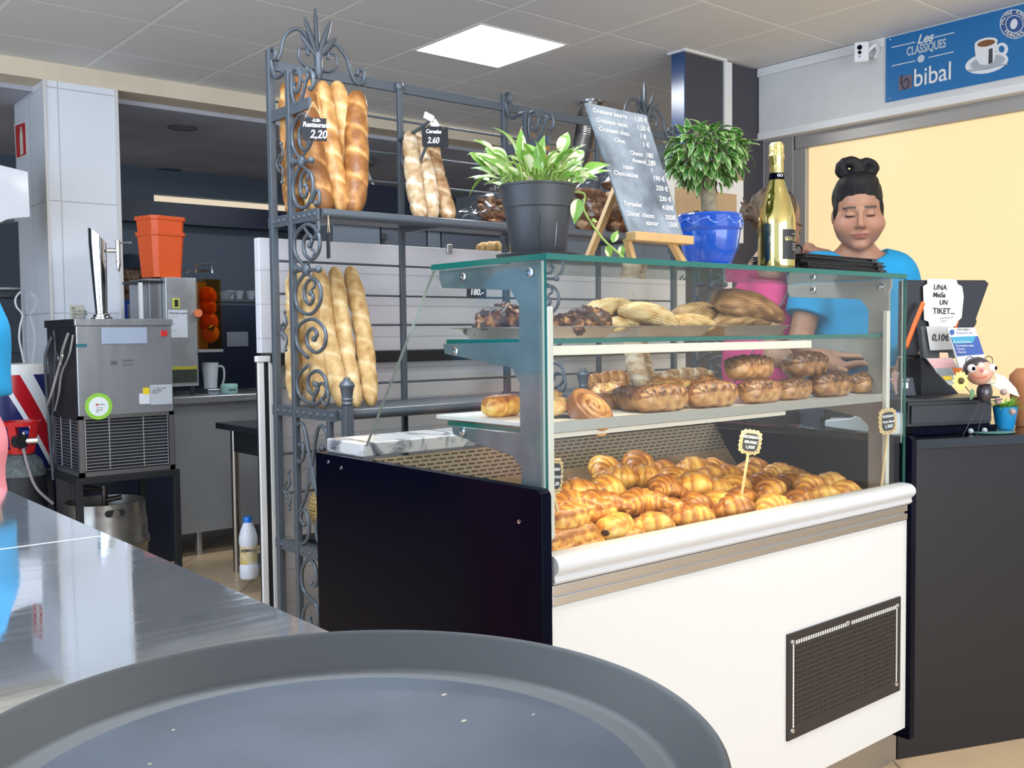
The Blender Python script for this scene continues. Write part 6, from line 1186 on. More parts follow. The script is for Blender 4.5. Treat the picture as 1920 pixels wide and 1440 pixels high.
# insect figurine
fg = thing('insect_figurine', 'painted metal bug figurine with big eyes holding a yellow flower', 'figurine', PC(1840, 818, .02)); t0 = .02
hc = PC(1836, 697, t0); SKN = mat('painted_pink_skin', (.72, .38, .27), .25, coat=.5); GM_ = mat('painted_grey_metal', (.06, .05, .06), .25, coat=.5, metal=.3); MW_ = mat('painted_cream', (.80, .76, .62), .35)
MB().ball(hc, .036, 28, 20).build('head', SKN, fg); MB().ball(hc+W*.006+V(0, 0, .006), (.0375, .0375, .0345), 28, 20).build('hood', GM_, fg)
for px, py in ((1822, 691), (1860, 690)): e_ = PC(px, py, t0-.030); MB().ball(e_, .0115, 18, 12).build('eye', mat('eye_white', (.85, .85, .84), .15, coat=.6), fg); MB().ball(e_-W*.008+U*(-.002 if px < 1830 else .003), .0058, 14, 10).build('pupil', BLACK, fg)
MB().ball(PC(1842, 694, t0-.036), (.005, .005, .006), 12, 8).build('nose', mat('pink_nose', (.75, .22, .25), .3), fg)
b = MB(); b.tube(cr([PC(1822, 702, t0-.030), PC(1832, 708, t0-.034), PC(1845, 708, t0-.034), PC(1858, 699, t0-.030)], 6), .0014, 6); b.build('mouth', mat('red_mouth', (.55, .06, .05), .4), fg)
for sg in (-1, 1): b = MB(); b.tube(cr([hc+V(0, 0, .032)+U*.012*sg, hc+V(0, 0, .042)+U*.03*sg, hc+V(0, 0, .034)+U*.045*sg, hc+V(0, 0, .018)+U*.042*sg, hc+V(0, 0, .020)+U*.033*sg, hc+V(0, 0, .026)+U*.036*sg], 5), .0013, 6); b.build('antenna', GM_, fg)
bc = PC(1846, 735, t0+.01); MB().lathe([(.010, .030), (.026, .024), (.030, .028), (.026, .032), (.012, .034)], bc, 20).build('collar', MW_, fg, smooth=50); MB().ball(bc, (.024, .020, .030), 20, 14).build('body', GM_, fg)
vs = [PC(1864, 699, t0+.01), PC(1868, 712, t0), PC(1858, 722, t0), PC(1885, 735, t0+.02), PC(1912, 744, t0+.02), PC(1905, 728, t0+.02), PC(1885, 706, t0+.02)]; MB().prism(vs, W*.002).build('wing', MW_, fg)
fc = PC(1801, 714, t0-.03); YP = mat('pale_yellow_petal', (.85, .80, .22), .4)
for i in range(12): a = 2*PI*i/12; d = U*math.cos(a)+V(0, 0, 1)*math.sin(a); Mx = Matrix((d, W, d.cross(W))).transposed(); MB().ball(fc+d*.017, (.0095, .0018, .0056), 10, 8, Mx).build('petal', YP, fg)
MB().ball(fc-W*.002, (.009, .009, .009), 14, 10).build('flower_centre', mat('flower_brown', (.10, .07, .03), .7), fg)
b = MB(); b.tube(cr([fc, PC(1818, 735, t0-.01), PC(1832, 756, t0), PC(1860, 752, t0), PC(1880, 748, t0)], 5), .0013, 6); b.tube([bc+V(0, 0, -.02)-U*.008, PC(1806, 815, t0)], .0012, 6); b.tube([bc+V(0, 0, -.02)+U*.006, PC(1832, 815, t0)], .0012, 6); b.build('wire_legs', GM_, fg)
b = MB(); leaf(b, PC(1822, 728, t0-.01), V(0, 0, -1), -W, .035, .009, .2, 1, 'edge'); b.build('leaf', mat('dull_green_leaf', (.12, .25, .12), .4), fg, smooth=180)
pc = PC(1860, 821, .06); pc.z = .863; MB().lathe([(0, 0), (.072, 0), (.076, .003), (.073, .005), (0, .003)], pc-U*.02, 40).build('base_dish', mat('glass_green_dish', (.10, .22, .20), .15), fg, smooth=50)
for px in (1820, 1846): MB().ball(PC(px, 812, .03)*V(1, 1, 0).length if 0 else Vector((PC(px, 812, .03).x, PC(px, 812, .03).y, .871)), .008, 12, 8).build('glass_pebble', mat('clear_pebble', (.35, .38, .40), .05, coat=1), fg)
# sky blue pot with grass and pebble flowers
c = PC(1884, 818, .06); c.z = .868; t = thing('small_planter', 'bright blue tapered little pot with grass tufts and pink pebbles', 'planter', c); SB = mat('bright_blue_pot', (.015, .26, .56), .3); zt = PC(1884, 762, .06).z-c.z
MB().lathe([(.022, 0), (.024, .002), (.033, zt), (.031, zt), (.022, .006), (0, .004)], c, 36).build('pot', SB, t, smooth=50); r = random.Random(9)
for i in range(60): a = r.uniform(0, 2*PI); b = MB() if i % 60 == 0 else b; p = c+V(.02*math.cos(a)*r.random(), .02*math.sin(a)*r.random(), zt-.008); leaf(b, p, V(math.cos(a)*.8, math.sin(a)*.8, r.uniform(.3, 1.4)), (0, .1, 1), r.uniform(.035, .062), .0032, .6, 1, 'edge')
go = b.build('grass_tuft', mat('bright_grass', (.22, .48, .05), .5), t, smooth=180); go['kind'] = 'stuff'
for px, py in ((1871, 752), (1882, 735), (1898, 772)): MB().ball(PC(px, py, .03), .0095, 14, 10).build('pebble', mat('pink_grey_pebble', (.44, .30, .28), .6), t)
c = PC(1925, 810, .15); c.z = .863; t = thing('terracotta_pot', 'terracotta coloured pot cut off by the right picture edge', 'pot', c); MB().lathe([(.03, 0), (.045, .08), (.050, .12), (.048, .15), (.03, .17), (0, .17)], c, 32).build('pot_body', mat('terracotta', (.42, .17, .07), .6), t, smooth=50)
# white scale / card terminal on the rear counter behind the case
BK = thing('back_counter', 'grey edged work counter behind the case, seen through its glass', 'counter', (3.0, 2.55, 0)); MB().box(2.25, 3.35, 2.42, 2.72, .87, .905).build('worktop', mat('grey_worktop', (.16, .165, .17), .3), BK, bevel=.004); MB().box(2.27, 3.35, 2.44, 2.70, 0, .87).build('cabinet', mat('dark_cabinet_grey', (.05, .05, .055), .4), BK)
# ---------------------------------------------------------------- sign, camera
XS = 4.717
def PS(px, py, d=0): return P(px, py, 'x', XS-d)
sg = thing('coffee_sign', 'blue coffee brand sign with cup picture above the lit window', 'sign', PS(1790, 100)); z0, z1 = 2.292, 2.608; y0 = 2.685; y1 = 1.55
SBL = bpy.data.materials.new('sign_blue'); SBL.use_nodes = True; b_ = SBL.node_tree.nodes['Principled BSDF']; b_.inputs['Base Color'].default_value = (.012, .16, .42, 1); b_.inputs['Roughness'].default_value = .35
MB().box(XS-.004, XS+.002, y1, y0, z0, z1).build('sign_board', SBL, sg); yd = V(0, -1, 0); zd = V(0, 0, 1)
def st_(body, s_, px, py, m_=WHITE, **k): return text(body, s_, PS(px, py, .006), yd, zd, m_, sg, ext=.0004, **k)
st_('Les', .060, 1719, 83, shear=.35, off=.0012); st_('CLASSIQUES', .058, 1700, 105, mat('sign_grey_text', (.55, .62, .68), .5), off=.0012, wx=.62, sp=1.0); st_('bibal', .122, 1712, 163, off=.0006, wx=.86)
MB().box(XS-.006, XS-.004, PS(1711, 150).y, PS(1686, 150).y, PS(1698, 168).z, PS(1698, 142).z).build('logo_square', mat('logo_mauve', (.16, .12, .17), .5), sg)
b = MB(); b.tube(cr([PS(1691, 140, .008), PS(1690, 155, .008), PS(1695, 166, .008), PS(1703, 161, .008), PS(1703, 150, .008), PS(1698, 148, .008), PS(1694, 156, .008)], 6), .0022, 6); b.build('logo_curl', NAVY, sg)
for a_, b__ in (((1672, 89), (1716, 79)), ((1740, 73), (1789, 61)), ((1672, 124), (1716, 114)), ((1741, 108), (1788, 97))): MB().bar(PS(*a_, .005), PS(*b__, .005), .002, .004).build('rule_line', WHITE, sg)
MB().lathe([(.018, 0), (.018, .001), (0, .001)], PS(1727, 110, .004), 24, (-1, 0, 0)).build('small_seal', MATS['sign_grey_text'], sg)
cpp = lambda nm, pts, m_, d: MB().prism([PS(*p, d) for p in pts], (.001, 0, 0)).build(nm, m_, sg)
def ring2(cx_, cy_, rx, ry, n=36, tilt=0): return [(cx_+rx*math.cos(a)*math.cos(tilt)-ry*math.sin(a)*math.sin(tilt), cy_+rx*math.cos(a)*math.sin(tilt)+ry*math.sin(a)*math.cos(tilt)) for a in np.linspace(0, 2*PI, n, endpoint=False)]
SG1 = mat('print_shade', (.40, .44, .50), .5); SG2 = mat('print_light', (.78, .79, .82), .5)
cpp('saucer_print', ring2(1850, 118, 41, 19, tilt=-.22), SG2, .0052); cpp('saucer_shade', ring2(1852, 117, 33, 13, tilt=-.22), SG1, .0058)
cpp('handle_print', ring2(1879, 92, 11, 12), SG2, .0062); cpp('handle_hole', ring2(1878, 92, 5.5, 6.5), SBL, .0068)
cpp('cup_print', [(1827, 88), (1830, 112), (1838, 121), (1853, 122), (1864, 115), (1870, 82), (1867, 76), (1830, 80)], SG2, .0074); cpp('cup_band', [(1854, 92), (1861, 90), (1861, 117), (1853, 121)], mat('print_dark', (.05, .05, .06), .5), .0080); cpp('rim_print', ring2(1849, 80, 22, 9, tilt=-.2), WHITE, .0086); cpp('coffee_print', ring2(1849, 81, 17, 6, tilt=-.2), mat('print_coffee', (.22, .09, .03), .4), .0092); cpp('spoon_print', [(1813, 131), (1825, 130), (1888, 119), (1890, 121), (1826, 133), (1815, 135)], SG1, .0098)
for r0_, m_, d in ((27.5, SG2, .0052), (26, mat('seal_blue', (.03, .09, .28), .5), .0058), (17, SG2, .0064), (15.5, MATS['seal_blue'], .0070)): cpp('round_seal', ring2(1902, 45, r0_, r0_), m_, d)
cpp('bean_print', ring2(1901, 45, 6.5, 10, tilt=.3), SG2, .0076)
def arctext(body, cx_, cy_, R_, a0, a1, sz):
    for i, ch in enumerate(body):
        a = a0+(a1-a0)*i/(len(body)-1); px, py = cx_+R_*math.sin(a), cy_-R_*math.cos(a); d = 1 if a1 > a0 else -1
        u = PS(px+math.cos(a)*d, py+math.sin(a)*d)-PS(px, py); text(ch, sz, PS(px, py, .0080), u, V(1, 0, 0).cross(u)*(-1 if 0 else 1) if 0 else u.cross(V(-1, 0, 0))*-1, WHITE, sg, ext=.0003, align='CENTER', off=.0004)
arctext('MAITRE TORREF', 1902, 45, 19.5, -1.45, 1.3, .022); arctext('FRANCAIS', 1902, 45, 24.5, PI+.85, PI-.75, .022)
for px, py in ((1669, 74), (1668, 185)): MB().lathe([(.005, 0), (.004, .002), (0, .003)], PS(px, py, .004), 10, (-1, 0, 0)).build('screw', CHROME, sg)
sc2 = thing('security_camera', 'small white security camera bracketed to the wall near the ceiling', 'camera', P(1618, 95, 'x', 4.65)); vdir = (CAM-P(1615, 96, 'x', 4.60)).normalized()
c = P(1615, 97, 'x', 4.60); Zx = (vdir+V(0, 0, .15)).normalized(); Xx = V(0, 0, 1).cross(Zx).normalized(); Yx = Zx.cross(Xx); Mc = Matrix((Xx, Yx, Zx)).transposed().to_4x4(); Mc.translation = c; hx, hy = .036, .050
MB().box(-hx, hx, -hy, hy, -.03, 0, Mc).build('camera_body', mat('camera_white', (.80, .80, .82), .3), sc2, bevel=.010, seg=4)
for nm, y, rr_, m_ in (('lens', .022, .0125, BLACK), ('sensor', -.002, .009, BLACK), ('speaker_dot', -.022, .006, mat('dot_grey', (.4, .4, .4), .5))): MB().lathe([(rr_, 0), (rr_*.9, .002), (0, .0015)], Mc @ V(-.008, y, 0), 24, tuple(Zx)).build(nm, m_, sc2)
b = MB(); b.tube(cr([Mc @ V(.02, -.005, -.03), P(1640, 85, 'x', 4.66), P(1645, 95, 'x', 4.70), P(1640, 108, 'x', 4.716)], 6), .010, 10); b.build('bracket', MATS['camera_white'], sc2, smooth=60); MB().lathe([(.035, 0), (.033, .006), (0, .008)], P(1638, 95, 'x', 4.718), 24, (-1, 0, 0)).build('wall_mount', MATS['camera_white'], sc2)
# ================================================================ PEOPLE
def skinmat(name, c):
    M = mat(name, c, .48, attr='tone', sss=.15); return M
def headsdf(p, hc, f, up, s=1, eyes=True, chub=0):
    f = Vector(f).normalized(); r = f.cross(Vector(up)).normalized(); u = r.cross(f); R = np.array([r, f, u], np.float32).T
    q = (p-np.array(hc, np.float32))@R/s
    d = sell(q, (0, -.012, .035), (.074, .093, .088)); d = smin(d, sell(q, (0, .030, -.038), (.060+chub, .062, .074)), .03)
    for sg in (-1, 1):
        d = smin(d, sell(q, (.036*sg, .058, -.032), (.028+chub, .028, .032)), .02)
    d = smin(d, sell(q, (0, .070, -.098), (.024, .020, .017)), .02)
    d = smin(d, scap(q, (-.036, .082, .020), (.036, .082, .020), .010, .010), .014)
    for sg in (-1, 1): d = smax(d, -sell(q, (.031*sg, .108, .003), (.017, .016, .012)), .012)
    for sg in (-1, 1): d = smin(d, sell(q, (.031*sg, .080, .001), (.0150, .0135, .0115)), .004)
    d = smin(d, scap(q, (0, .090, .012), (0, .107, -.030), .0070, .0115), .010)
    for sg in (-1, 1): d = smin(d, sell(q, (.011*sg, .096, -.036), (.0075, .009, .0065)), .006)
    d = smin(d, sell(q, (0, .087, -.060), (.026, .011, .0050)), .006); d = smin(d, sell(q, (0, .084, -.0705), (.022, .012, .0062)), .005)
    d = smax(d, -scap(q, (-.021, .1000, -.0655), (.021, .1000, -.0655), .0018, .0018), .003)
    for sg in (-1, 1): d = smin(d, sell(q, (.0745*sg, -.008, -.010), (.007, .015, .025)), .006)
    return d*s, q
def hand(parts, w, d, n, curl, side, s=1, spread=.12):
    """w wrist point, d direction of the fingers, n palm normal (towards the held side)"""
    w = Vector(w); d = Vector(d).normalized(); n = Vector(n); n = (n-d*n.dot(d)).normalized(); r = d.cross(n)*side
    pc = w+d*.045*s; parts.append(('e', pc, (.040*s, .048*s, .014*s), (r, d, n)))
    for i, (off, L) in enumerate(((-.030, .062), (-.010, .076), (.011, .080), (.031, .072))):
        a = w+d*.085*s+r*off*s; dd = (d+r*(i-1.5)*spread).normalized(); c = curl
        p1 = a+(dd*math.cos(c*.5)+n*math.sin(c*.5))*L*.45*s; p2 = p1+(dd*math.cos(c*1.3)+n*math.sin(c*1.3))*L*.32*s; p3 = p2+(dd*math.cos(c*2)+n*math.sin(c*2))*L*.25*s
        parts += [('f', w+d*.05*s+r*off*s, a, .0095*s, .009*s), ('f', a, p1, .009*s, .0085*s), ('f', p1, p2, .0085*s, .008*s), ('f', p2, p3, .008*s, .0068*s)]
    t0 = w+d*.022*s+r*.030*s; t1 = t0+(d*.5+r*.75+n*.25).normalized()*.038*s; t2 = t1+(d*.85+r*.35+n*.3).normalized()*.030*s
    parts += [('f', t0, t1, .012*s, .010*s), ('f', t1, t2, .010*s, .008*s)]
def bodysdf(p, J, hd):
    g = lambda k: tuple(J[k]); d = scap(p, g('hip'), g('chest'), J.get('rw', .125), .135)
    fw = Vector(J['f']).normalized(); rt = Vector(J['r']).normalized(); R = np.array([rt, fw, (0, 0, 1)], np.float32).T
    bw = J.get('bw', 1)
    d = sell(p, g('chest'), (.170*bw, .105*bw, .20), R); d = smin(d, sell(p, g('belly'), (.150*bw, .115*bw, .19), R), .07); d = smin(d, sell(p, g('hip'), (.165*bw, .120*bw, .14), R), .06)
    for k in ('bust',):
        if k in J:
            for sg in (-1, 1): d = smin(d, sell(p, tuple(Vector(J['chest'])+rt*sg*.075+fw*.085+V(0, 0, -.01)), (.060, .055, .060)), .03)
    for s in 'LR':
        d = smin(d, scap(p, g('nb'), g('sh'+s), .045, .050), .04); d = smin(d, scap(p, g('sh'+s), g('el'+s), .050, .038), .03); d = smin(d, scap(p, g('el'+s), g('wr'+s), .038, .025), .015)
        d = smin(d, scap(p, g('hj'+s), g('kn'+s), .085, .055), .04); d = smin(d, scap(p, g('kn'+s), g('an'+s), .052, .034), .02); a = Vector(J['an'+s]); d = smin(d, scap(p, tuple(a+V(0, 0, -.035)), tuple(a+fw*.14+V(0, 0, -.045)), .038, .028), .02)
    d = smin(d, scap(p, g('nb'), g('nt'), .060, .054), .035)
    h, q = hd(p); d = smin(d, h, .022)
    hp = 1e3+np.zeros(len(p), np.float32)
    for x in J['hands']:
        if x[0] == 'e': hp = smin(hp, sell(p, tuple(x[1]), x[2], np.array(x[3], np.float32).T), .008)
        else: hp = smin(hp, scap(p, tuple(x[1]), tuple(x[2]), x[3], x[4]), .004)
    return smin(d, hp, .012), q
def sdfbox(pts, m): a = np.array([tuple(p) for p in pts]); return a.min(0)-m, a.max(0)+m
def person(label, base, f, J, hd, skin, colf, h=.0052):
    t = thing('person', label, 'person', base); J['f'] = f; J['r'] = Vector(f).cross(V(0, 0, 1)).normalized()
    pts = [v for k, v in J.items() if isinstance(v, Vector) and k not in ('f', 'r')]+[x[1] for x in J['hands']]+[x[2] if x[0] == 'f' else x[1] for x in J['hands']]
    lo, hi = sdfbox(pts, .20); lo[2] = 0.0 if lo[2] < .1 else lo[2]
    o = netobj('body', lambda p: bodysdf(p, J, hd)[0], lo, hi, h, skin, t, lambda v: colf(v, bodysdf(v.astype(np.float32), J, hd)[1])); return t, J
def pose(c, f, H=1.62, lean=0, sh=.185, head=None):
    """default standing skeleton on the ground point c, facing f; every joint can be overridden after"""
    c = Vector(c); f = Vector(f).normalized(); r = f.cross(V(0, 0, 1)).normalized(); k = H/1.65; L = f*lean
    J = dict(hip=c+V(0, 0, .93*k), belly=c+V(0, 0, 1.08*k)+L*.3, chest=c+V(0, 0, 1.24*k)+L*.7, nb=c+V(0, 0, 1.375*k)+L, nt=c+V(0, 0, 1.44*k)+L*1.25)
    for s, g in (('L', -1), ('R', 1)):
        J['sh'+s] = c+r*g*sh*k+V(0, 0, 1.335*k)+L*.9; J['el'+s] = c+r*g*(sh+.05)*k+V(0, 0, 1.06*k)+L*.8; J['wr'+s] = c+r*g*(sh+.04)*k+f*.10+V(0, 0, .84*k)+L*.8
        J['hj'+s] = c+r*g*.085*k+V(0, 0, .88*k); J['kn'+s] = c+r*g*.09*k+V(0, 0, .48*k); J['an'+s] = c+r*g*.095*k+V(0, 0, .085*k)
    J['hands'] = []; return J
def shirt(name, J, t, m_, up_to=.55, off=.010, hem=None, neck=.085, sleeves='LR', nkz=0, lo_=None, fold=.004, sl=.0):
    rt = Vector(J['r']); fw = Vector(J['f']); R = np.array([rt, fw, (0, 0, 1)], np.float32).T; g = lambda k: tuple(J[k]); bw = J.get('bw', 1)
    def fn(p):
        d = sell(p, g('chest'), (.170*bw+off, .105*bw+off, .20+off), R); d = smin(d, sell(p, g('belly'), (.150*bw+off*1.6, .115*bw+off*1.6, .20), R), .08); d = smin(d, sell(p, g('hip'), (.165*bw+off*1.5, .120*bw+off*1.5, .14), R), .06)
        if 'bust' in J:
            for sg in (-1, 1): d = smin(d, sell(p, tuple(Vector(J['chest'])+rt*sg*.075+fw*.085+V(0, 0, -.01)), (.064+off*.5, .058+off*.5, .062)), .035)
        for s in 'LR':
            a = Vector(J['sh'+s]); e = Vector(J['el'+s]); d = smin(d, scap(p, g('nb'), g('sh'+s), .046+off, .052+off), .04)
            if s in sleeves: m2 = a.lerp(e, up_to); d = smin(d, smax(scap(p, tuple(a), tuple(m2), .053+off, .056+off*1.4), ((p-np.array(m2, np.float32))@np.array((e-a).normalized(), np.float32)), .004), .03)
        q = p*np.float32(14); w_ = np.sin(q[:, 0]*1.7+np.sin(q[:, 2]*1.3)*1.5)*np.sin(q[:, 2]*2.1+q[:, 1]*1.1+np.cos(q[:, 0])*1.2); d = d-fold*w_
        d = smax(d, J['hem']-p[:, 2] if hem is None else hem-p[:, 2], .006)
        nbp = Vector(J['nb'])+fw*.02+V(0, 0, .035+nkz); return smax(d, -sell(p, tuple(nbp), (neck, neck*.95, neck*.62), R), .006)
    pts = [J[k] for k in ('chest', 'belly', 'hip', 'nb', 'shL', 'shR', 'elL', 'elR')]; lo, hi = sdfbox(pts, .16); lo[2] = max(lo[2], (hem if hem is not None else J['hem'])-.02)
    return netobj(name, fn, lo, hi, .006, m_, t)
def trousers(J, t, m_, name='trousers'):
    rt = Vector(J['r']); fw = Vector(J['f']); R = np.array([rt, fw, (0, 0, 1)], np.float32).T; g = lambda k: tuple(J[k])
    def fn(p):
        d = sell(p, g('hip'), (.178, .134, .15), R)
        for s in 'LR': d = smin(d, scap(p, g('hj'+s), g('kn'+s), .097, .068), .04); d = smin(d, scap(p, g('kn'+s), tuple(Vector(J['an'+s])+V(0, 0, .03)), .066, .055), .03)
        return smax(smax(d, p[:, 2]-(J['hip'].z+.08), .004), .06-p[:, 2], .004)
    lo, hi = sdfbox([J[k] for k in ('hip', 'knL', 'knR', 'anL', 'anR')], .22); lo[2] = .03; return netobj(name, fn, lo, hi, .010, m_, t)
def facecol(base, lip, hair_c, brow=True, lash_lid_shade=True):
    base = np.array(base); lip = np.array(lip); hc_ = np.array(hair_c)
    def fn(v, q):
        c = np.tile(base, (len(v), 1)); x, y, z = q[:, 0], q[:, 1], q[:, 2]
        def mixin(w_, col): 
            w_ = np.clip(w_, 0, 1)[:, None]; return c*(1-w_)+col*w_
        ck = np.exp(-(((abs(x)-.040)/.022)**2+((z+.03)/.022)**2))*(y > .02)*.35; c = mixin(ck, base*np.array([1.05, .78, .74])); c = mixin(np.exp(-((x/.016)**2+((z+.03)/.014)**2))*(y > .08)*.35, base*np.array([1.05, .78, .74]))
        w_ = (1-((x/.0250)**2+((z+.0655)/.0095)**2))*4*(y > .075); c = mixin(w_, lip)
        c = mixin((1-abs(z+.0655)/.0016)*(abs(x) < .021)*(y > .08)*.8, lip*.35)
        if brow: bz = .0235-.10*(abs(x)-.03)**2/.03-.12*np.maximum(abs(x)-.035, 0); c = mixin((1-abs(z-bz)/.0052)*2.2*(abs(x) > .012)*(abs(x) < .052)*(y > .05), hc_)
        if lash_lid_shade:
            lz = -.0055+.25*((abs(x)-.031)/.015)**2*.010; c = mixin((1-abs(z-lz)/.0032)*2.5*(abs(abs(x)-.031) < .0145)*(y > .06), hc_*.6); c = mixin((1-abs(z-.009)/.0018)*.5*(abs(abs(x)-.031) < .013)*(y > .06), base*.55)  # lash line, then lid crease shade painted into the skin colour
        return c
    return fn
SK1 = skinmat('skin_light_olive', (.38, .20, .13)); SK2 = skinmat('skin_tanned', (.60, .36, .25)); SK3 = skinmat('skin_dark', (.16, .09, .06))
def clothmat(n, c): return mat(n, c, .85, bump=.0006, bscale=400)
TURQ = clothmat('turquoise_cotton', (.008, .26, .52)); PINK = clothmat('pink_cotton', (.56, .055, .19)); DEN = clothmat('dark_denim', (.03, .04, .07))
def hairm(n, c, c2): return mat(n, c, .5, var=.6, vscale=22, stretch=(6, 6, .6), bump=.002, bscale=90, spec=.25)
HB = hairm('black_hair', (.012, .010, .012), 0); HBR = mat('streaked_brown_hair', (.035, .02, .012), .6, col2=(.14, .09, .055), vscale=14, stretch=(3, 3, .8), bump=.002, bscale=60)
def frame_(hc, f, up, s):
    f = Vector(f).normalized(); r = f.cross(Vector(up)).normalized(); u = r.cross(f)
    return lambda x, y, z: Vector(hc)+(r*x+f*y+u*z)*s, np.array([r, f, u], np.float32).T
# ---- young man at the till
g0 = V(3.06, 1.84, 0); vd = V(-g0.x, -g0.y, 0).normalized()
d3 = lambda px, py, dep: CAM+(cf*FPX+cr_*(px-960)-cu_*(py-720))*(dep/FPX)
DB = 3.38
fB = (vd+right*.10).normalized(); J = pose(g0, fB, 1.60, .03, .185); dz = 0
J['shL'] = d3(1682, 512, DB+.02); J['shR'] = d3(1530, 512, DB+.0); J['nb'] = d3(1606, 488, DB+.04); J['nt'] = d3(1608, 470, DB+.02)
J['chest'] = Vector((J['nb'].x, J['nb'].y, J['nb'].z-.165)); J['belly'] = J['chest']+V(.0, .0, -.19); J['hip'] = J['belly']+V(0, 0, -.18); J['rw'] = .13; J['bw'] = 1.04
J['elL'] = d3(1716, 640, DB-.02); J['wrL'] = d3(1690, 700, DB-.22); J['elR'] = d3(1500, 640, DB-.02); J['wrR'] = d3(1575, 690, DB-.20)
J['hem'] = .80
hand(J['hands'], J['wrL'], d3(1660, 690, DB-.30)-J['wrL'], (0, 0, -1), .35, 1); hand(J['hands'], J['wrR'], d3(1620, 680, DB-.27)-J['wrR'], (0, 0, -1), .35, -1)
hcB = d3(1608, 400, DB-.02); upB = V(0, 0, 1)+vd*.20; sB = 1.03
hdB = lambda p: headsdf(p, hcB, fB+V(0, 0, -.16), upB, sB, chub=.015)
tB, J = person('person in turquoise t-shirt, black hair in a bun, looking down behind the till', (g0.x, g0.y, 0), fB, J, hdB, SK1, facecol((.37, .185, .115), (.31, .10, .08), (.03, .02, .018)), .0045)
shirt('t_shirt', J, tB, TURQ, .62, .010, None, .098, 'LR', .004); trousers(J, tB, DEN)
q_, R_ = frame_(hcB, fB+V(0, 0, -.16), upB, sB)
def hairB(p):
    q = (p-np.array(hcB, np.float32))@R_/sB; d = sell(q, (0, -.018, .048), (.079, .094, .088))
    d = smin(d, sell(q, (0, .025, .100), (.054, .050, .038)), .03)
    face = sell(q, (0, .100, -.010), (.060, .080, .076)); d = smax(d, -face, .004)
    for sg in (-1, 1): d = smin(d, sell(q, (.068*sg, .022, .008), (.010, .020, .040)), .006); d = smax(d, -(q[:, 2]+.030+.6*np.maximum(q[:, 1]+.02, 0)*0-.35*np.maximum(-q[:, 1]-.02, 0)*-1), .006)
    d = smax(d, -sell(q, (0, .085, -.085), (.11, .075, .07)), .006)
    st = np.sin(q[:, 0]*330+q[:, 2]*40+np.sin(q[:, 0]*90)*2)*.0007*np.clip(q[:, 2]*12, 0, 1); return (d+st)*sB
lo, hi = np.array(hcB)-.16, np.array(hcB)+.22
netobj('hair', hairB, lo, hi, .0030, HB, tB)
def bunB(p):
    q = (p-np.array(hcB, np.float32))@R_/sB; best = None
    for cx_, cz, rr_, tb_ in ((-.024, .141, .019, .0155), (.026, .144, .022, .0175)):
        x = q[:, 0]-cx_; z = q[:, 2]-cz; y = q[:, 1]-.015+.15*x; k = np.sqrt((x/1.15)**2+z**2)-rr_; d = np.sqrt(k*k+(y*.75)**2)-tb_; best = d if best is None else smin(best, d, .008)
    best = smin(best, sell(q, (0, .018, .122), (.040, .033, .022)), .012); best = smin(best, scap(q, (-.010, .035, .135), (.012, .03, .157), .010, .009), .006)
    return (best+np.sin(q[:, 0]*180-q[:, 2]*200)*.0008)*sB
netobj('hair_bun', bunB, lo, hi, .0035, HB, tB)
# ---- woman in pink, seen from behind her shoulder
g1_ = V(2.95, 2.17, 0); DWm = 3.60
fW = (right*.93+fwd*.28).normalized(); J = pose(g1_, fW, 1.58, .04, .17); J['bw'] = .98; J['bust'] = 1
J['nb'] = d3(1436, 508, DWm+.02); J['nt'] = d3(1448, 478, DWm); J['chest'] = Vector((J['nb'].x-.02, J['nb'].y, J['nb'].z-.19)); J['belly'] = J['chest']+V(-.01, 0, -.19); J['hip'] = J['belly']+V(0, 0, -.18)
J['shR'] = J['nb']+V(0, 0, -.055)-fwd*.13-right*.02; J['shL'] = J['nb']+V(0, 0, -.02)+fwd*.14+right*.04
J['elR'] = J['shR']+V(0, 0, -.25)+right*.01-fwd*.03; J['wrR'] = d3(1560, 668, DWm-.30)
J['elL'] = d3(1500, 512, DWm+.12); J['wrL'] = d3(1516, 468, DWm-.02); J['hem'] = .78
hand(J['hands'], J['wrR'], d3(1610, 668, DWm-.32)-J['wrR'], (0, 0, -1), .25, 1, .95); hand(J['hands'], J['wrL'], d3(1545, 472, DWm-.10)-J['wrL'], (0, 0, -1), .40, 1, .85)
hcW = d3(1452, 420, DWm-.01); upW = V(0, 0, 1)+right*.35
fh = (right*1+fwd*.25+V(0, 0, -.35))
hdW = lambda p: headsdf(p, hcW, fh, upW, .98)
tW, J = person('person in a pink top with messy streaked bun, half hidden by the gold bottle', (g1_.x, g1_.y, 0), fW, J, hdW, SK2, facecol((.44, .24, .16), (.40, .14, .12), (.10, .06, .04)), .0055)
shirt('pink_top', J, tW, PINK, .34, .009, None, .105, 'LR', .0, fold=.003); trousers(J, tW, clothmat('black_cotton', (.015, .015, .018)))
q_, RW_ = frame_(hcW, fh, upW, .98)
def hairW(p):
    q = (p-np.array(hcW, np.float32))@RW_/.98; d = sell(q, (0, -.022, .040), (.082, .092, .092)); d = smax(d, -sell(q, (0, .105, -.02), (.078, .085, .088)), .01); d = smax(d, -sell(q, (0, .05, -.08), (.1, .085, .06)), .01)
    d = smin(d, sell(q, (0, -.115, .005), (.030, .030, .032)), .012)
    for i in range(9):
        a = i*2.4; d = smin(d, scap(q, (.015*math.cos(a), -.115, .005+.015*math.sin(a)), (.042*math.cos(a), -.135-.01*math.cos(i), .005+.045*math.sin(a)), .008, .003), .006)
    return (d+np.sin(q[:, 1]*150+q[:, 0]*90+q[:, 2]*60)*.0014)*.98
lo, hi = np.array(hcW)-.19, np.array(hcW)+.19; netobj('hair', hairW, lo, hi, .0045, HBR, tW)
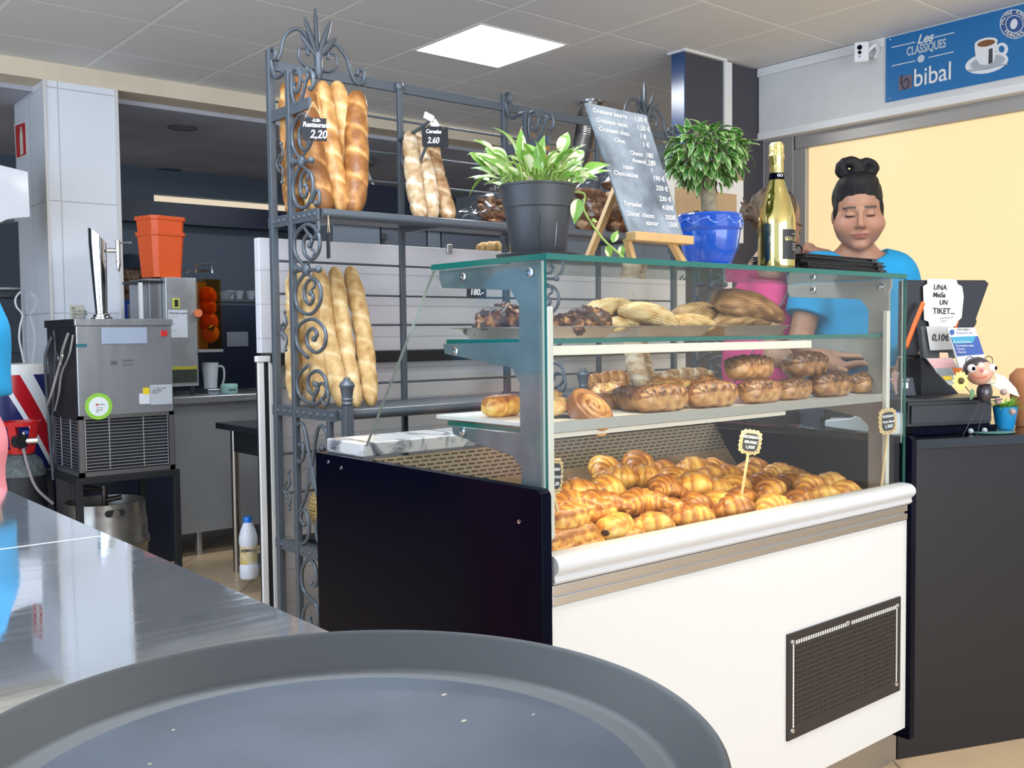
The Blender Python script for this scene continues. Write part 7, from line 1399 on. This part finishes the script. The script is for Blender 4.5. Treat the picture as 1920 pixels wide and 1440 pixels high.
b = MB(); b.tube([d3(1497+7*math.cos(a), 472+12*math.sin(a), DWm-.02+.02*math.sin(a)) for a in np.linspace(0, 2*PI, 20, endpoint=False)], .0022, 6, closed=True); b.tube([d3(1512+7*math.cos(a), 474+12*math.sin(a), DWm+.0+.02*math.sin(a)) for a in np.linspace(0, 2*PI, 20, endpoint=False)], .0018, 6, closed=True)
tag(b.build('eyeglasses', BLACK), 'dark round eyeglasses on the person in pink, beside the bottle', 'glasses')
# ---- cook behind the pillar
g2_ = P(250, 640, 'y', 6.55); g2_.z = 0; fC = V(-.55, -.8, 0).normalized(); J = pose(g2_, fC, 1.68, .02, .18); hz = P(246, 525, 'y', 6.55).z
k = hz-(1.53+.0); 
for kk, v in J.items():
    if isinstance(v, Vector): v.z += k if v.z > .6 else 0
for s in 'LR': J['wr'+s] = J['el'+s]+fC*.2+V(0, 0, -.05); hand(J['hands'], J['wr'+s], fC, (0, 0, -1), .4, 1 if s == 'L' else -1)
J['hem'] = .85; hcC = J['nt']+V(0, 0, .10); hdC = lambda p: headsdf(p, hcC, fC, V(0, 0, 1), 1)
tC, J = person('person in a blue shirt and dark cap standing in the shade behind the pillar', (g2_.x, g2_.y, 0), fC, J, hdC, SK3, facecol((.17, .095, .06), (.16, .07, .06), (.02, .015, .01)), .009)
shirt('blue_shirt', J, tC, clothmat('blue_shirt_cloth', (.02, .08, .42)), .6); trousers(J, tC, DEN)
MB().lathe([(.095, .03), (.098, .06), (.085, .10), (.05, .125), (0, .13)], hcC, 28).build('cap', clothmat('dark_cap_cloth', (.015, .03, .05)), tC, smooth=60)
# ---- customer at the left picture edge : turquoise top, pink apron
eA = P(0, 745, 'y', 2.35); fD = V(.35, .93, 0).normalized(); g3_ = V(P(-168, 800, 'y', 2.35).x, 2.35, 0); J = pose(g3_, fD, 1.52, .02, .17); J['hem'] = .86
for s, sx in (('L', -1), ('R', 1)): J['wr'+s] = J['el'+s]+fD*.22; hand(J['hands'], J['wr'+s], fD, (0, 0, -1), .4, 1 if s == 'L' else -1)
ez = P(8, 740, 'y', 2.35).z; J['elR'] = P(-75, 740, 'y', 2.45); J['shR'] = P(-85, 640, 'y', 2.35); J['wrR'] = P(-120, 820, 'y', 2.62); J['hem'] = ez
J['hands'] = []; hand(J['hands'], J['wrL'], fD, (0, 0, -1), .4, 1); hand(J['hands'], J['wrR'], V(0, .3, -1), (1, 0, 0), .4, -1)
hcD = J['nt']+V(0, 0, .10); hdD = lambda p: headsdf(p, hcD, fD, V(0, 0, 1), 1)
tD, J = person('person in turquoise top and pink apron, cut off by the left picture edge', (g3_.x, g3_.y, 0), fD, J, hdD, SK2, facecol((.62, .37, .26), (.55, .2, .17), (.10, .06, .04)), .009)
shirt('turquoise_top', J, tD, TURQ, .92, .016); J['hip'].z = ez-.10; trousers(J, tD, clothmat('salmon_apron_cloth', (.85, .28, .32)), 'apron')
